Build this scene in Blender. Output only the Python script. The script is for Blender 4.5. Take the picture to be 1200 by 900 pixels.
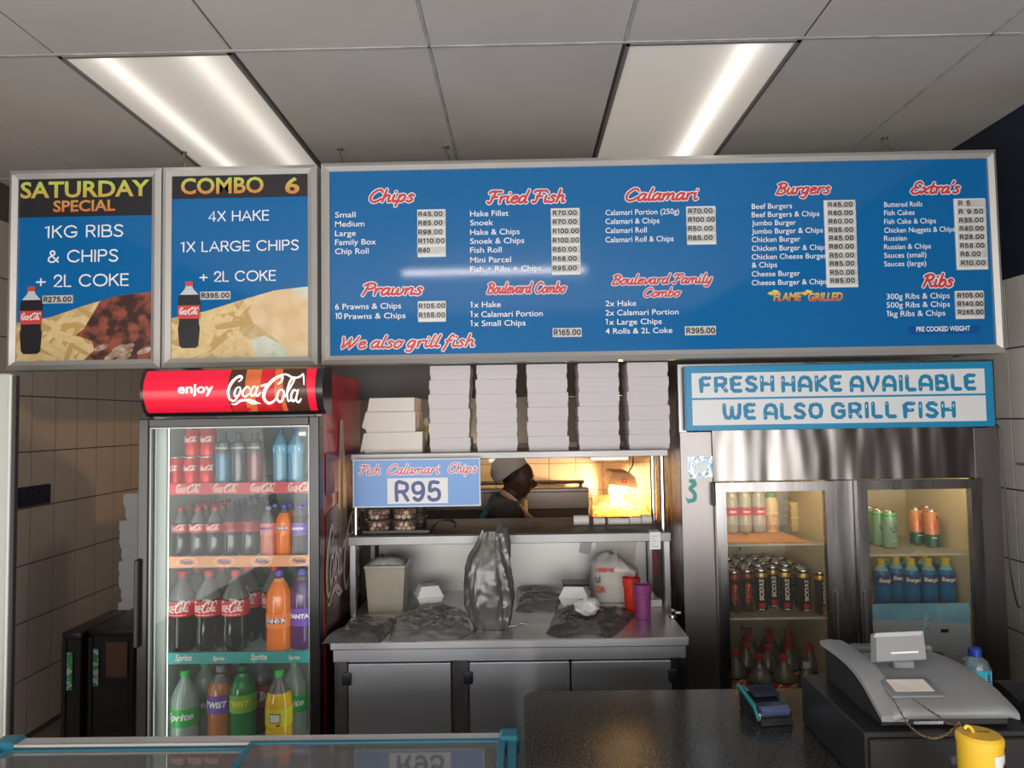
import bpy, bmesh, math, random
from mathutils import Vector, Matrix, noise

for o in list(bpy.data.objects):
    bpy.data.objects.remove(o)
SC = bpy.context.scene
COL = SC.collection
PI = math.pi
R = math.radians
rng = random.Random(7)

# ------------------------------------------------------------------ camera
F = 850.0                                   # focal length in pixels of the 1200x900 frame
CAM = Vector((0, 0, 1.66))
CM = Matrix.Rotation(R(0.70), 3, 'Z') @ Matrix.Rotation(R(90 + 2.83), 3, 'X') @ Matrix.Rotation(R(-0.93), 3, 'Z')
cd = bpy.data.cameras.new('camera'); cam = bpy.data.objects.new('camera', cd); COL.objects.link(cam)
cd.sensor_width = 36; cd.lens = 36 * F / 1200; cd.clip_start = .05
cam.matrix_world = Matrix.Translation(CAM) @ CM.to_4x4()
SC.camera = cam

def P(px, py, Y):
    """world X,Z of a photo position on the vertical plane at depth Y"""
    d = CM @ Vector(((px - 600) / F, (450 - py) / F, -1))
    t = (Y - CAM.y) / d.y
    q = CAM + d * t
    return q.x, q.z
def PX(px, py, Y): return P(px, py, Y)[0]
def PZ(px, py, Y): return P(px, py, Y)[1]

# ------------------------------------------------------------------ world and lights
SC.view_settings.view_transform = 'Standard'
SC.view_settings.look = 'None'
SC.view_settings.exposure = 0.0
SC.view_settings.gamma = 1
SC.view_settings.use_curve_mapping = False
w = bpy.data.worlds.new('world'); SC.world = w; w.use_nodes = True
w.node_tree.nodes['Background'].inputs[0].default_value = (.88, .93, 1, 1)
w.node_tree.nodes['Background'].inputs[1].default_value = 1.0

def area(name, loc, rot, sx, sy, power, col):
    l = bpy.data.lights.new(name, 'AREA'); l.shape = 'RECTANGLE'; l.size = sx; l.size_y = sy
    l.energy = power; l.color = col
    o = bpy.data.objects.new(name, l); o.location = loc; o.rotation_euler = rot; COL.objects.link(o)
    return o
# daylight coming in through the open shop front behind the photographer
area('shopfront_daylight', (-.2, -2.9, 1.15), (R(97), 0, 0), 4.6, 1.8, 165, (1, .97, .94))
# made-up side fills to brighten the room, set against solid walls without windows
area('left_added_fill', (-2.6, -.9, 1.1), (R(95), 0, R(-90)), 2.8, 1.6, 75, (1, .98, .95))
area('right_added_fill', (2.05, -1.1, 1.1), (R(95), 0, R(90)), 2.4, 1.6, 60, (1, .97, .93))

# ------------------------------------------------------------------ materials
MATS = {}
def M(name, col=(.5, .5, .5), rough=.5, metal=0., **k):
    if name in MATS: return MATS[name]
    m = bpy.data.materials.new(name); m.use_nodes = True; nt = m.node_tree; N = nt.nodes; L = nt.links
    b = N['Principled BSDF']
    b.inputs['Base Color'].default_value = (*col, 1); b.inputs['Roughness'].default_value = rough
    b.inputs['Metallic'].default_value = metal
    if 'spec' in k: b.inputs['Specular IOR Level'].default_value = k['spec']
    if 'coat' in k: b.inputs['Coat Weight'].default_value = k['coat']; b.inputs['Coat Roughness'].default_value = .05
    if 'emit' in k:
        b.inputs['Emission Color'].default_value = (*k.get('ecol', col), 1); b.inputs['Emission Strength'].default_value = k['emit']
    if 'trans' in k: b.inputs['Transmission Weight'].default_value = k['trans']
    if 'sub' in k:
        b.inputs['Subsurface Weight'].default_value = k['sub']; b.inputs['Subsurface Radius'].default_value = (.02, .01, .005)
    if 'var' in k or 'bump' in k or 'rvar' in k:
        tc = N.new('ShaderNodeTexCoord'); mp = N.new('ShaderNodeMapping'); mp.inputs['Scale'].default_value = k.get('stretch', (1, 1, 1))
        L.new(tc.outputs['Object'], mp.inputs[0])
        nz = N.new('ShaderNodeTexNoise'); nz.inputs['Scale'].default_value = k.get('scale', 8); nz.inputs['Detail'].default_value = k.get('detail', 5)
        L.new(mp.outputs[0], nz.inputs['Vector'])
        if 'var' in k:
            cr = N.new('ShaderNodeValToRGB'); c2 = k['var']
            cr.color_ramp.elements[0].position = k.get('lo', .35); cr.color_ramp.elements[1].position = k.get('hi', .65)
            cr.color_ramp.elements[0].color = (*col, 1); cr.color_ramp.elements[1].color = (*c2, 1)
            L.new(nz.outputs[0], cr.inputs[0]); L.new(cr.outputs[0], b.inputs['Base Color'])
        if 'rvar' in k:
            mr = N.new('ShaderNodeMapRange'); mr.inputs[1].default_value = .3; mr.inputs[2].default_value = .7
            mr.inputs[3].default_value = rough; mr.inputs[4].default_value = k['rvar']
            L.new(nz.outputs[0], mr.inputs[0]); L.new(mr.outputs[0], b.inputs['Roughness'])
        if 'ridge' in k: nz.noise_type = 'RIDGED_MULTIFRACTAL'; nz.inputs['Roughness'].default_value = .45
        if 'bump' in k:
            bp = N.new('ShaderNodeBump'); bp.inputs['Strength'].default_value = k['bump']; bp.inputs['Distance'].default_value = .01
            L.new(nz.outputs[0], bp.inputs['Height']); L.new(bp.outputs[0], b.inputs['Normal'])
    MATS[name] = m
    return m

def glassy(name, tint=(1, 1, 1), refl=1.0, haze=0.0, hcol=(.8, .8, .8), rough=.02):
    """thin clear sheet: see-through with a Fresnel reflection and, if wanted, a milky haze"""
    if name in MATS: return MATS[name]
    m = bpy.data.materials.new(name); m.use_nodes = True; nt = m.node_tree; N = nt.nodes; L = nt.links
    N.remove(N['Principled BSDF']); out = N['Material Output']
    tr = N.new('ShaderNodeBsdfTransparent'); tr.inputs[0].default_value = (*tint, 1)
    gl = N.new('ShaderNodeBsdfGlossy'); gl.inputs['Roughness'].default_value = rough
    fr = N.new('ShaderNodeFresnel'); fr.inputs[0].default_value = 1.45
    mu = N.new('ShaderNodeMath'); mu.operation = 'MULTIPLY'; mu.inputs[1].default_value = refl; mu.use_clamp = True
    L.new(fr.outputs[0], mu.inputs[0])
    last = tr
    if haze > 0:
        df = N.new('ShaderNodeBsdfDiffuse'); df.inputs[0].default_value = (*hcol, 1)
        mx0 = N.new('ShaderNodeMixShader'); mx0.inputs[0].default_value = haze
        L.new(tr.outputs[0], mx0.inputs[1]); L.new(df.outputs[0], mx0.inputs[2]); last = mx0
    mx = N.new('ShaderNodeMixShader'); L.new(mu.outputs[0], mx.inputs[0]); L.new(last.outputs[0], mx.inputs[1]); L.new(gl.outputs[0], mx.inputs[2])
    L.new(mx.outputs[0], out.inputs[0])
    MATS[name] = m
    return m

steel = M('brushed steel', (.40, .39, .39), .24, 1, rvar=.34, scale=3, stretch=(1, 6, 1))
steelv = M('brushed steel upright grain', (.33, .32, .32), .22, 1, rvar=.34, scale=4, stretch=(6, 6, .6), bump=.05)
steeld = M('dull kitchen steel', (.30, .28, .26), .42, 1, rvar=.6, scale=5)
chrome = M('polished tube', (.7, .7, .7), .14, 1)
alu = M('anodised aluminium', (.56, .545, .52), .42, .55, rvar=.5, scale=12)
black = M('black plastic', (.012, .012, .013), .38)
dblack = M('black rubber', (.008, .008, .009), .7)
blackgloss = M('black gloss door frame', (.02, .017, .018), .22)
white = M('white plastic', (.72, .73, .72), .4)
inner = M('fridge lining', (.66, .69, .67), .5)
card = M('white card', (.56, .53, .54), .75)
creamcard = M('cream card', (.70, .66, .60), .8)
foam = M('white foam', (.80, .80, .78), .6, bump=.1, scale=180)
ink = M('white print', (.80, .84, .86), .4)
blackink = M('black print', (.01, .01, .01), .45)
redink = M('red print', (.56, .045, .05), .4)
blueboard = M('blue board print', (.006, .13, .36), .07, spec=.5)
granite = M('dark granite', (.012, .013, .014), .16, var=(.10, .096, .088), scale=230, detail=2, lo=.45, hi=.70)

# ------------------------------------------------------------------ mesh helpers
class MB:
    def __init__(s): s.bm = bmesh.new()
    def box(s, x0, x1, y0, y1, z0, z1, bev=0, mi=0, seg=1):
        r = bmesh.ops.create_cube(s.bm, size=1)
        for v in r['verts']:
            v.co = Vector(((x0 + x1) / 2 + v.co.x * (x1 - x0), (y0 + y1) / 2 + v.co.y * (y1 - y0), (z0 + z1) / 2 + v.co.z * (z1 - z0)))
        fs = list({f for v in r['verts'] for f in v.link_faces})
        for f in fs: f.material_index = mi
        if bev:
            bmesh.ops.bevel(s.bm, geom=list({e for f in fs for e in f.edges}), offset=min(bev, .49 * min(abs(x1 - x0), abs(y1 - y0), abs(z1 - z0))), segments=seg, affect='EDGES', profile=.5)
        return s
    def frust(s, a, b, z0, z1, mi=0):
        """box with different rectangles (x0,x1,y0,y1) at bottom and top"""
        vs = [s.bm.verts.new((r[i], r[j], z)) for r, z in ((a, z0), (b, z1)) for i, j in ((0, 2), (1, 2), (1, 3), (0, 3))]
        for q in ((3, 2, 1, 0), (4, 5, 6, 7), (0, 1, 5, 4), (1, 2, 6, 5), (2, 3, 7, 6), (3, 0, 4, 7)):
            f = s.bm.faces.new([vs[i] for i in q]); f.material_index = mi
        return s
    def lathe(s, prof, c=(0, 0, 0), n=20, mi=0, axis='Z', cap=True, sx=1, sy=1):
        c = Vector(c); rings = []
        for r, z in prof:
            ring = []
            for k in range(n):
                a = 2 * PI * k / n
                p = Vector((r * math.cos(a) * sx, r * math.sin(a) * sy, z))
                if axis == 'X': p = Vector((p.z, p.x, p.y))
                if axis == 'Y': p = Vector((p.y, p.z, p.x))
                ring.append(s.bm.verts.new(c + p))
            rings.append(ring)
        for i in range(len(rings) - 1):
            for k in range(n):
                f = s.bm.faces.new((rings[i][k], rings[i][(k + 1) % n], rings[i + 1][(k + 1) % n], rings[i + 1][k]))
                zm = (prof[i][1] + prof[i + 1][1]) / 2
                f.material_index = mi(zm) if callable(mi) else mi
        if cap:
            f = s.bm.faces.new(rings[0][::-1]); f.material_index = mi(prof[0][1]) if callable(mi) else mi
            f = s.bm.faces.new(rings[-1]); f.material_index = mi(prof[-1][1]) if callable(mi) else mi
        return s
    def tube(s, pts, r, n=8, mi=0, closed=False):
        pts = [Vector(p) for p in pts]; m = len(pts); rings = []
        up = Vector((0, 0, 1)); prev = None
        for i, p in enumerate(pts):
            a = pts[i - 1] if (i > 0 or closed) else p
            b = pts[(i + 1) % m] if (i < m - 1 or closed) else p
            t = (b - a).normalized()
            if prev is None:
                u = t.cross(up)
                if u.length < .1: u = t.cross(Vector((1, 0, 0)))
            else:
                u = prev - t * prev.dot(t)
            u.normalize(); prev = u; v = t.cross(u)
            rr = r[i] if isinstance(r, (list, tuple)) else r
            rings.append([s.bm.verts.new(p + (u * math.cos(2 * PI * k / n) + v * math.sin(2 * PI * k / n)) * rr) for k in range(n)])
        for i in range(m if closed else m - 1):
            A, B = rings[i], rings[(i + 1) % m]
            for k in range(n):
                s.bm.faces.new((A[k], B[k], B[(k + 1) % n], A[(k + 1) % n])).material_index = mi
        if not closed:
            s.bm.faces.new(rings[0]).material_index = mi; s.bm.faces.new(rings[-1][::-1]).material_index = mi
        return s
    def prism(s, pts, y0, y1, mi=0, axis='Y'):
        """extrude a 2D outline. axis Y: pts are (x,z); axis X: pts are (y,z); axis Z: pts are (x,y)"""
        def mk(p, t):
            if axis == 'Y': return (p[0], t, p[1])
            if axis == 'X': return (t, p[0], p[1])
            return (p[0], p[1], t)
        A = [s.bm.verts.new(mk(p, y0)) for p in pts]; B = [s.bm.verts.new(mk(p, y1)) for p in pts]
        n = len(pts)
        fs = [s.bm.faces.new(A), s.bm.faces.new(B[::-1])]
        for i in range(n): fs.append(s.bm.faces.new((A[i], B[i], B[(i + 1) % n], A[(i + 1) % n])))
        for f in fs: f.material_index = mi
        bmesh.ops.recalc_face_normals(s.bm, faces=fs)
        return s
    def flat(s, pts, Y, mi=0):
        f = s.bm.faces.new([s.bm.verts.new((p[0], Y, p[1])) for p in pts]); f.material_index = mi
        f.normal_update()
        if f.normal.y > 0: f.normal_flip()
        return s
    def stroke(s, pts, rad, Y, mi=0, n=10):
        """flat rounded brush stroke through 2D points (x,z), facing the customers: one ribbon with round ends"""
        rr = list(rad) if isinstance(rad, (list, tuple)) else [rad] * len(pts)
        P2 = [Vector(pts[0])]; R2 = [rr[0]]
        for p, r in zip(pts[1:], rr[1:]):
            if (Vector(p) - P2[-1]).length > 1e-5: P2.append(Vector(p)); R2.append(r)
        if len(P2) < 2: return s
        s.nst = getattr(s, 'nst', 0) + 1; base = (s.nst % 8) * 1e-4; m = len(P2); L = []; Rr = []
        h = max(3, n // 2)
        for i, p in enumerate(P2):
            d = (P2[min(i + 1, m - 1)] - P2[max(i - 1, 0)]).normalized(); q = Vector((-d.y, d.x)); r = R2[i]
            if 0 < i < m - 1:
                d1 = (P2[i] - P2[i - 1]).normalized(); r = r / max(.72, abs(q.dot(Vector((-d1.y, d1.x)))))
            y = Y - base - 1e-4 * i / m
            L.append(s.bm.verts.new((p.x + q.x * r, y, p.y + q.y * r))); Rr.append(s.bm.verts.new((p.x - q.x * r, y, p.y - q.y * r)))
        fs = [(L[i], Rr[i], Rr[i + 1], L[i + 1]) for i in range(m - 1)]
        for end in (0, 1):
            p = P2[-1] if end else P2[0]; d = (P2[-1] - P2[-2]).normalized() if end else (P2[0] - P2[1]).normalized(); r = R2[-1] if end else R2[0]
            q = Vector((-d.y, d.x)); y = Y - base - (1e-4 * (m - 1) / m if end else 0)
            mid = [s.bm.verts.new((p.x + r * (q.x * math.cos(PI * k / h) + d.x * math.sin(PI * k / h)), y, p.y + r * (q.y * math.cos(PI * k / h) + d.y * math.sin(PI * k / h)))) for k in range(1, h)]
            fs.append(tuple([L[-1]] + mid + [Rr[-1]]) if end else tuple([Rr[0]] + mid + [L[0]]))
        for f in fs:
            try: f = s.bm.faces.new(f)
            except ValueError: continue
            f.material_index = mi; f.normal_update()
            if f.normal.y > 0: f.normal_flip()
        return s
    def mesh(s, me, fn, mi=None):
        """add a mesh with every vertex passed through fn"""
        vs = [s.bm.verts.new(fn(v.co)) for v in me.vertices]
        for p in me.polygons:
            try:
                f = s.bm.faces.new([vs[i] for i in p.vertices])
                f.material_index = p.material_index if mi is None else mi
            except ValueError: pass
        return s
    def xf(s, mat, verts=None):
        for v in (verts or s.bm.verts): v.co = mat @ v.co
        return s

def empty(name, loc=(0, 0, 0), rz=0):
    o = bpy.data.objects.new(name, None); o.location = loc; o.rotation_euler.z = rz; o.empty_display_size = .05
    COL.objects.link(o); return o
def tag(o, label=None, cat=None, group=None, kind=None):
    if label: o['label'] = label
    if cat: o['category'] = cat
    if group: o['group'] = group
    if kind: o['kind'] = kind
    return o
def wloc(o):
    v = Vector((0, 0, 0))
    while o: v += Vector(o.location); o = o.parent
    return v
def obj(name, mb, mats, parent=None, smooth=True, origin=None, ang=35, local=False):
    """link one mesh object; world coordinates are made local to the parent's base"""
    me = bpy.data.meshes.new(name)
    off = wloc(parent) if (parent and not local) else Vector((0, 0, 0))
    if origin is not None: off = Vector(origin)
    if off.length > 0:
        for v in mb.bm.verts: v.co -= off
    mb.bm.to_mesh(me); mb.bm.free()
    if not isinstance(mats, (list, tuple)): mats = [mats]
    for m in mats: me.materials.append(m)
    if smooth:
        me.shade_smooth()
        me.set_sharp_from_angle(angle=R(ang))
    o = bpy.data.objects.new(name, me); COL.objects.link(o)
    if parent: o.parent = parent
    elif origin is not None: o.location = origin
    return o
def struct(name, mb, mats, parent=None, **k):
    o = obj(name, mb, mats, parent, **k)
    if not parent: o['kind'] = 'structure'
    return o
def inst(name, data, parent, loc=(0, 0, 0)):
    o = bpy.data.objects.new(name, data); o.parent = parent; o.location = loc; COL.objects.link(o); return o
def copy_tree(o, parent=None):
    c = o.copy(); COL.objects.link(c); c.parent = parent
    for ch in list(o.children): copy_tree(ch, c)
    return c

# ------------------------------------------------------------------ lettering
TC = {}
def text_mesh(s, off=0., shear=0.):
    key = (s, off, shear)
    if key in TC: return TC[key]
    c = bpy.data.curves.new('lettering', 'FONT'); c.body = s; c.resolution_u = 3; c.offset = off; c.shear = shear; c.size = 1
    o = bpy.data.objects.new('lettering', c); COL.objects.link(o)
    dg = bpy.context.evaluated_depsgraph_get(); me = bpy.data.meshes.new_from_object(o.evaluated_get(dg))
    bpy.data.objects.remove(o); bpy.data.curves.remove(c)
    xs = [v.co.x for v in me.vertices]; ys = [v.co.y for v in me.vertices]
    TC[key] = (me, min(xs), max(xs), min(ys), max(ys))
    return TC[key]
def text(mb, s, x0, x1, z0, z1, Y, off=0., shear=0., mi=0, thick=0):
    """fit text into the box; z0 is the baseline and z1 the cap height"""
    me, a, b, c, d = text_mesh(s, off, shear)
    cap = text_mesh('H', 0, 0)[4]
    sx = (x1 - x0) / (b - a); sz = (z1 - z0) / cap
    mb.mesh(me, lambda v: Vector((x0 + (v.x - a) * sx, Y, z0 + v.y * sz)), mi)
def ptext(mb, s, px0, px1, py, cap, Y, **k):
    """same, placed by where the words stand on the board in the photo"""
    if s[0] == '1' and 'X' not in s and 'K' not in s:      # the built-in face draws its figure one as a plain bar
        if s[1] == '0':
            geo(mb, '10', px0 + .5, px0 + cap * 1.15, py, cap, Y); s = s[3:]; px0 += cap * 1.65
        else:
            geo(mb, '1', px0 + .5, px0 + cap * .38, py, cap, Y); s = s[1:]; px0 += cap * .66
    x0, z0 = P(px0, py, Y); x1, z1 = P(px1, py, Y)
    zm = (z0 + z1) / 2; h = cap * Y / F
    text(mb, s, x0, x1, zm, zm + h, Y, **k)

def geo(mb, s, px0, px1, py, cap, Y, rad=.075, gap=.26, **k):
    pstrokes(mb, GEO, s, px0, px1, py, cap, Y, rad, gap=gap, sm=1, **k)

def catmull(pts, k=5):
    if len(pts) < 3: return [tuple(p) for p in pts]
    out = []; P0 = [pts[0]] + list(pts) + [pts[-1]]
    for i in range(1, len(P0) - 2):
        p0, p1, p2, p3 = [Vector(q) for q in P0[i - 1:i + 3]]
        for j in range(k):
            t = j / k
            out.append(tuple(.5 * ((2 * p1) + (p2 - p0) * t + (2 * p0 - 5 * p1 + 4 * p2 - p3) * t * t + (3 * p1 - p0 - 3 * p2 + p3) * t ** 3)))
    out.append(tuple(pts[-1])); return out

# brush-script letters: width, then strokes (x,y) with x-height .55 and cap height 1
SCR = {
 'C': (.66, [[(.60, .80), (.50, .96), (.30, .94), (.10, .62), (.08, .25), (.25, .02), (.48, .08), (.62, .26)]]),
 'h': (.50, [[(.12, 1), (.10, .5), (.08, .02)], [(.10, .32), (.24, .54), (.36, .50), (.36, .22), (.40, .03), (.50, .06)]]),
 'i': (.27, [[(.10, .54), (.09, .2), (.15, .02), (.26, .08)], [(.13, .78), (.14, .80)]]),
 'p': (.50, [[(.12, .54), (.10, .1), (.06, -.34)], [(.12, .36), (.26, .55), (.42, .42), (.36, .08), (.20, .02), (.11, .12)]]),
 's': (.40, [[(.34, .46), (.22, .56), (.12, .44), (.26, .28), (.32, .12), (.18, .0), (.04, .08)]]),
 'F': (.62, [[(.02, .80), (.14, .94), (.66, .93)], [(.34, .92), (.28, .5), (.18, .02), (.04, .10)], [(.20, .48), (.50, .50)]]),
 'r': (.38, [[(.08, .52), (.10, .02)], [(.10, .28), (.20, .50), (.36, .54)]]),
 'e': (.43, [[(.10, .28), (.34, .36), (.30, .54), (.14, .50), (.06, .24), (.16, .02), (.32, .04), (.42, .14)]]),
 'd': (.52, [[(.36, .44), (.22, .56), (.06, .34), (.10, .04), (.26, .06), (.38, .36)], [(.44, 1), (.38, .4), (.40, .04), (.50, .06)]]),
 'a': (.48, [[(.34, .48), (.20, .56), (.05, .32), (.08, .04), (.24, .06), (.36, .36)], [(.38, .54), (.35, .2), (.40, .02), (.49, .08)]]),
 'l': (.27, [[(.16, 1), (.10, .5), (.10, .08), (.18, .01), (.28, .08)]]),
 'm': (.72, [[(.06, .52), (.08, .02)], [(.08, .30), (.22, .54), (.32, .46), (.30, .04)], [(.31, .30), (.46, .54), (.57, .46), (.56, .10), (.62, .02), (.72, .08)]]),
 'n': (.50, [[(.06, .52), (.08, .02)], [(.08, .30), (.24, .55), (.37, .46), (.34, .10), (.40, .02), (.50, .08)]]),
 'B': (.64, [[(.22, .90), (.18, .45), (.10, .02)], [(.06, .84), (.30, .98), (.54, .84), (.48, .60), (.26, .52), (.52, .42), (.54, .14), (.34, .0), (.12, .06)]]),
 'u': (.50, [[(.08, .54), (.07, .2), (.14, .02), (.26, .06), (.36, .36)], [(.37, .54), (.35, .14), (.40, .02), (.50, .08)]]),
 'g': (.48, [[(.34, .48), (.20, .56), (.06, .32), (.10, .06), (.26, .08), (.36, .36)], [(.38, .54), (.36, .0), (.26, -.32), (.06, -.28)]]),
 'E': (.60, [[(.56, .82), (.42, .98), (.22, .86), (.22, .60), (.42, .52), (.18, .46), (.06, .22), (.20, .02), (.42, .04), (.58, .20)]]),
 'x': (.46, [[(.06, .50), (.16, .48), (.28, .08), (.42, .06)], [(.42, .52), (.24, .28), (.04, .04)]]),
 't': (.32, [[(.16, .88), (.10, .4), (.12, .05), (.22, .02), (.31, .10)], [(.02, .56), (.30, .58)]]),
 "'": (.16, [[(.10, 1.0), (.05, .80)]]),
 'R': (.66, [[(.22, .90), (.18, .45), (.10, .02)], [(.05, .82), (.30, .98), (.56, .84), (.48, .58), (.24, .50)], [(.32, .50), (.46, .24), (.54, .04), (.66, .06)]]),
 'b': (.46, [[(.14, 1), (.09, .5), (.08, .12), (.20, .01), (.36, .14), (.38, .42), (.26, .54), (.12, .36)]]),
 'P': (.60, [[(.24, .90), (.20, .45), (.12, .0)], [(.05, .80), (.30, .98), (.58, .86), (.52, .58), (.24, .48)]]),
 'w': (.66, [[(.06, .54), (.08, .12), (.16, .02), (.28, .12), (.32, .50)], [(.32, .50), (.34, .12), (.42, .02), (.56, .16), (.58, .54)]]),
 'o': (.44, [[(.22, .56), (.07, .36), (.08, .08), (.22, .0), (.37, .18), (.36, .44), (.22, .56), (.30, .48), (.44, .50)]]),
 'v': (.44, [[(.05, .52), (.12, .30), (.16, .02), (.34, .26), (.40, .54)]]),
 'W': (.92, [[(.06, .92), (.14, .5), (.16, .04), (.34, .4), (.46, .84)], [(.46, .84), (.48, .4), (.50, .04), (.70, .42), (.84, .96)]]),
 'f': (.36, [[(.36, .86), (.26, .98), (.16, .70), (.12, .2), (.04, -.30)], [(.03, .50), (.30, .53)]]),
 'y': (.48, [[(.08, .54), (.08, .2), (.16, .04), (.28, .10), (.36, .40)], [(.38, .54), (.34, .02), (.22, -.32), (.05, -.26)]]),
 ' ': (.24, []),
}
# rounded capitals of the blue and white sign
BUB = {
 'A': (.66, [[(0, 0), (0, .62), (.12, .92), (.33, 1), (.54, .92), (.66, .62), (.66, 0)], [(0, .36), (.66, .36)]]),
 'B': (.60, [[(0, 0), (0, 1), (.36, 1), (.52, .90), (.52, .64), (.36, .54), (0, .54)], [(.36, .54), (.58, .42), (.60, .12), (.42, 0), (0, 0)]]),
 'E': (.50, [[(.50, 1), (.12, 1), (0, .88), (0, .12), (.12, 0), (.50, 0)], [(0, .52), (.42, .52)]]),
 'F': (.50, [[(.50, 1), (.12, 1), (0, .88), (0, 0)], [(0, .50), (.42, .50)]]),
 'G': (.68, [[(.62, .84), (.48, .98), (.24, 1), (.04, .80), (0, .5), (.04, .18), (.24, 0), (.50, 0), (.66, .16), (.66, .46), (.40, .46)]]),
 'H': (.62, [[(0, 0), (0, 1)], [(.62, 0), (.62, 1)], [(0, .5), (.62, .5)]]),
 'I': (.04, [[(.02, 0), (.02, 1)]]),
 'K': (.56, [[(0, 0), (0, 1)], [(.52, 1), (.04, .50), (.56, 0)]]),
 'L': (.46, [[(0, 1), (0, .12), (.12, 0), (.46, 0)]]),
 'O': (.70, [[(.35, 1), (.08, .88), (0, .5), (.08, .12), (.35, 0), (.62, .12), (.70, .5), (.62, .88), (.35, 1)]]),
 'R': (.60, [[(0, 0), (0, 1), (.38, 1), (.56, .88), (.56, .60), (.38, .46), (0, .46)], [(.34, .46), (.60, 0)]]),
 'S': (.54, [[(.52, .88), (.36, 1), (.14, .98), (.02, .78), (.12, .58), (.42, .44), (.54, .24), (.42, .02), (.16, 0), (0, .12)]]),
 'V': (.62, [[(0, 1), (.04, .66), (.31, 0), (.58, .66), (.62, 1)]]),
 'W': (.92, [[(0, 1), (.02, .34), (.12, .04), (.30, .02), (.44, .22), (.46, .80)], [(.46, .80), (.48, .22), (.62, .02), (.80, .04), (.90, .34), (.92, 1)]]),
}
GEO = dict(BUB)
GEO.update({
 'I': (.08, [[(.04, 0), (.04, 1)]]),
 'C': (.78, [[(.74, .82), (.60, .96), (.42, 1), (.18, .92), (.03, .70), (0, .5), (.03, .30), (.18, .08), (.42, 0), (.60, .04), (.74, .18)]]),
 'G': (.84, [[(.76, .82), (.60, .96), (.42, 1), (.18, .92), (.03, .70), (0, .5), (.03, .30), (.18, .08), (.42, 0), (.62, .04), (.76, .18), (.82, .42), (.46, .42)]]),
 'O': (.92, [[(.46, 1), (.2, .93), (.04, .72), (0, .5), (.04, .28), (.2, .07), (.46, 0), (.72, .07), (.88, .28), (.92, .5), (.88, .72), (.72, .93), (.46, 1)]]),
 'A': (.74, [[(0, 0), (.37, 1), (.74, 0)], [(.13, .34), (.61, .34)]]),
 'E': (.48, [[(.48, 1), (0, 1), (0, 0), (.48, 0)], [(0, .53), (.45, .53)]]),
 'L': (.42, [[(0, 1), (0, 0), (.42, 0)]]),
 'P': (.52, [[(0, 0), (0, 1), (.34, 1), (.48, .92), (.52, .76), (.48, .58), (.34, .50), (0, .50)]]),
 'R': (.54, [[(0, 0), (0, 1), (.34, 1), (.48, .92), (.52, .76), (.48, .58), (.34, .50), (0, .50)], [(.28, .50), (.54, 0)]]),
 'X': (.62, [[(0, 0), (.60, 1)], [(.02, 1), (.62, 0)]]),
 'K': (.58, [[(0, 0), (0, 1)], [(.54, 1), (.02, .46)], [(.20, .62), (.58, 0)]]),
 '&': (.70, [[(.68, .42), (.52, .14), (.34, 0), (.16, 0), (.02, .14), (.04, .36), (.20, .52), (.42, .68), (.44, .88), (.32, 1), (.18, .94), (.14, .78), (.24, .58), (.68, 0)]]),
 '+': (.60, [[(0, .42), (.60, .42)], [(.30, .12), (.30, .72)]]),
 '1': (.30, [[(.02, .88), (.22, 1), (.22, 0)]]),
 '2': (.54, [[(.02, .72), (.08, .92), (.26, 1), (.44, .94), (.52, .76), (.46, .56), (.02, 0), (.54, 0)]]),
 '3': (.52, [[(.02, .82), (.14, .97), (.30, 1), (.46, .90), (.46, .66), (.30, .54), (.18, .54)], [(.30, .54), (.48, .42), (.52, .24), (.44, .06), (.26, 0), (.08, .06), (0, .22)]]),
 '4': (.56, [[(.42, 0), (.42, 1), (0, .26), (.56, .26)]]),
 '5': (.52, [[(.46, 1), (.10, 1), (.06, .52), (.28, .62), (.46, .54), (.52, .32), (.46, .08), (.26, 0), (.08, .04), (0, .18)]]),
 '6': (.52, [[(.46, .88), (.30, 1), (.12, .90), (.02, .60), (.02, .26), (.12, .04), (.28, 0), (.46, .08), (.52, .30), (.44, .54), (.28, .60), (.10, .52), (.02, .36)]]),
 '7': (.50, [[(0, 1), (.50, 1), (.30, .5), (.18, 0)]]),
 '8': (.52, [[(.26, 1), (.08, .92), (.04, .74), (.14, .58), (.40, .48), (.52, .26), (.44, .06), (.26, 0), (.08, .06), (0, .26), (.12, .48), (.38, .58), (.48, .74), (.44, .92), (.26, 1)]]),
 '9': (.52, [[(.06, .12), (.22, 0), (.40, .10), (.50, .40), (.50, .74), (.40, .96), (.24, 1), (.06, .92), (0, .70), (.08, .46), (.24, .40), (.42, .48), (.50, .64)]]),
 '0': (.54, [[(.27, 1), (.10, .92), (.01, .70), (0, .5), (.01, .30), (.10, .08), (.27, 0), (.44, .08), (.53, .30), (.54, .5), (.53, .70), (.44, .92), (.27, 1)]]),
 '.': (.06, [[(.02, 0), (.04, .04)]]),
 ' ': (.22, []),
})
def strokes(font, s, gap=0., shear=0., sm=4):
    x = 0; out = []
    for ch in s:
        wd, st = font[ch]
        for p in st:
            q = catmull([(x + a + b * shear, b) for a, b in p], sm) if sm > 1 else [(x + a + b * shear, b) for a, b in p]
            out.append(q)
        x += wd + gap
    return out, x - gap
def pstrokes(mb, font, s, px0, px1, pyb, cap, Y, rad, gap=0., shear=0., sm=4, mi=0, dy=0.):
    st, wd = strokes(font, s, gap, shear, sm)
    x0, z0 = P(px0, pyb, Y + dy); x1, z1 = P(px1, pyb, Y + dy); k = (x1 - x0 - 0) / wd; h = cap * Y / F; zb = (z0 + z1) / 2
    for p in st: mb.stroke([(x0 + a * k, zb + b * h) for a, b in p], rad * h, Y, mi, 8)

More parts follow.
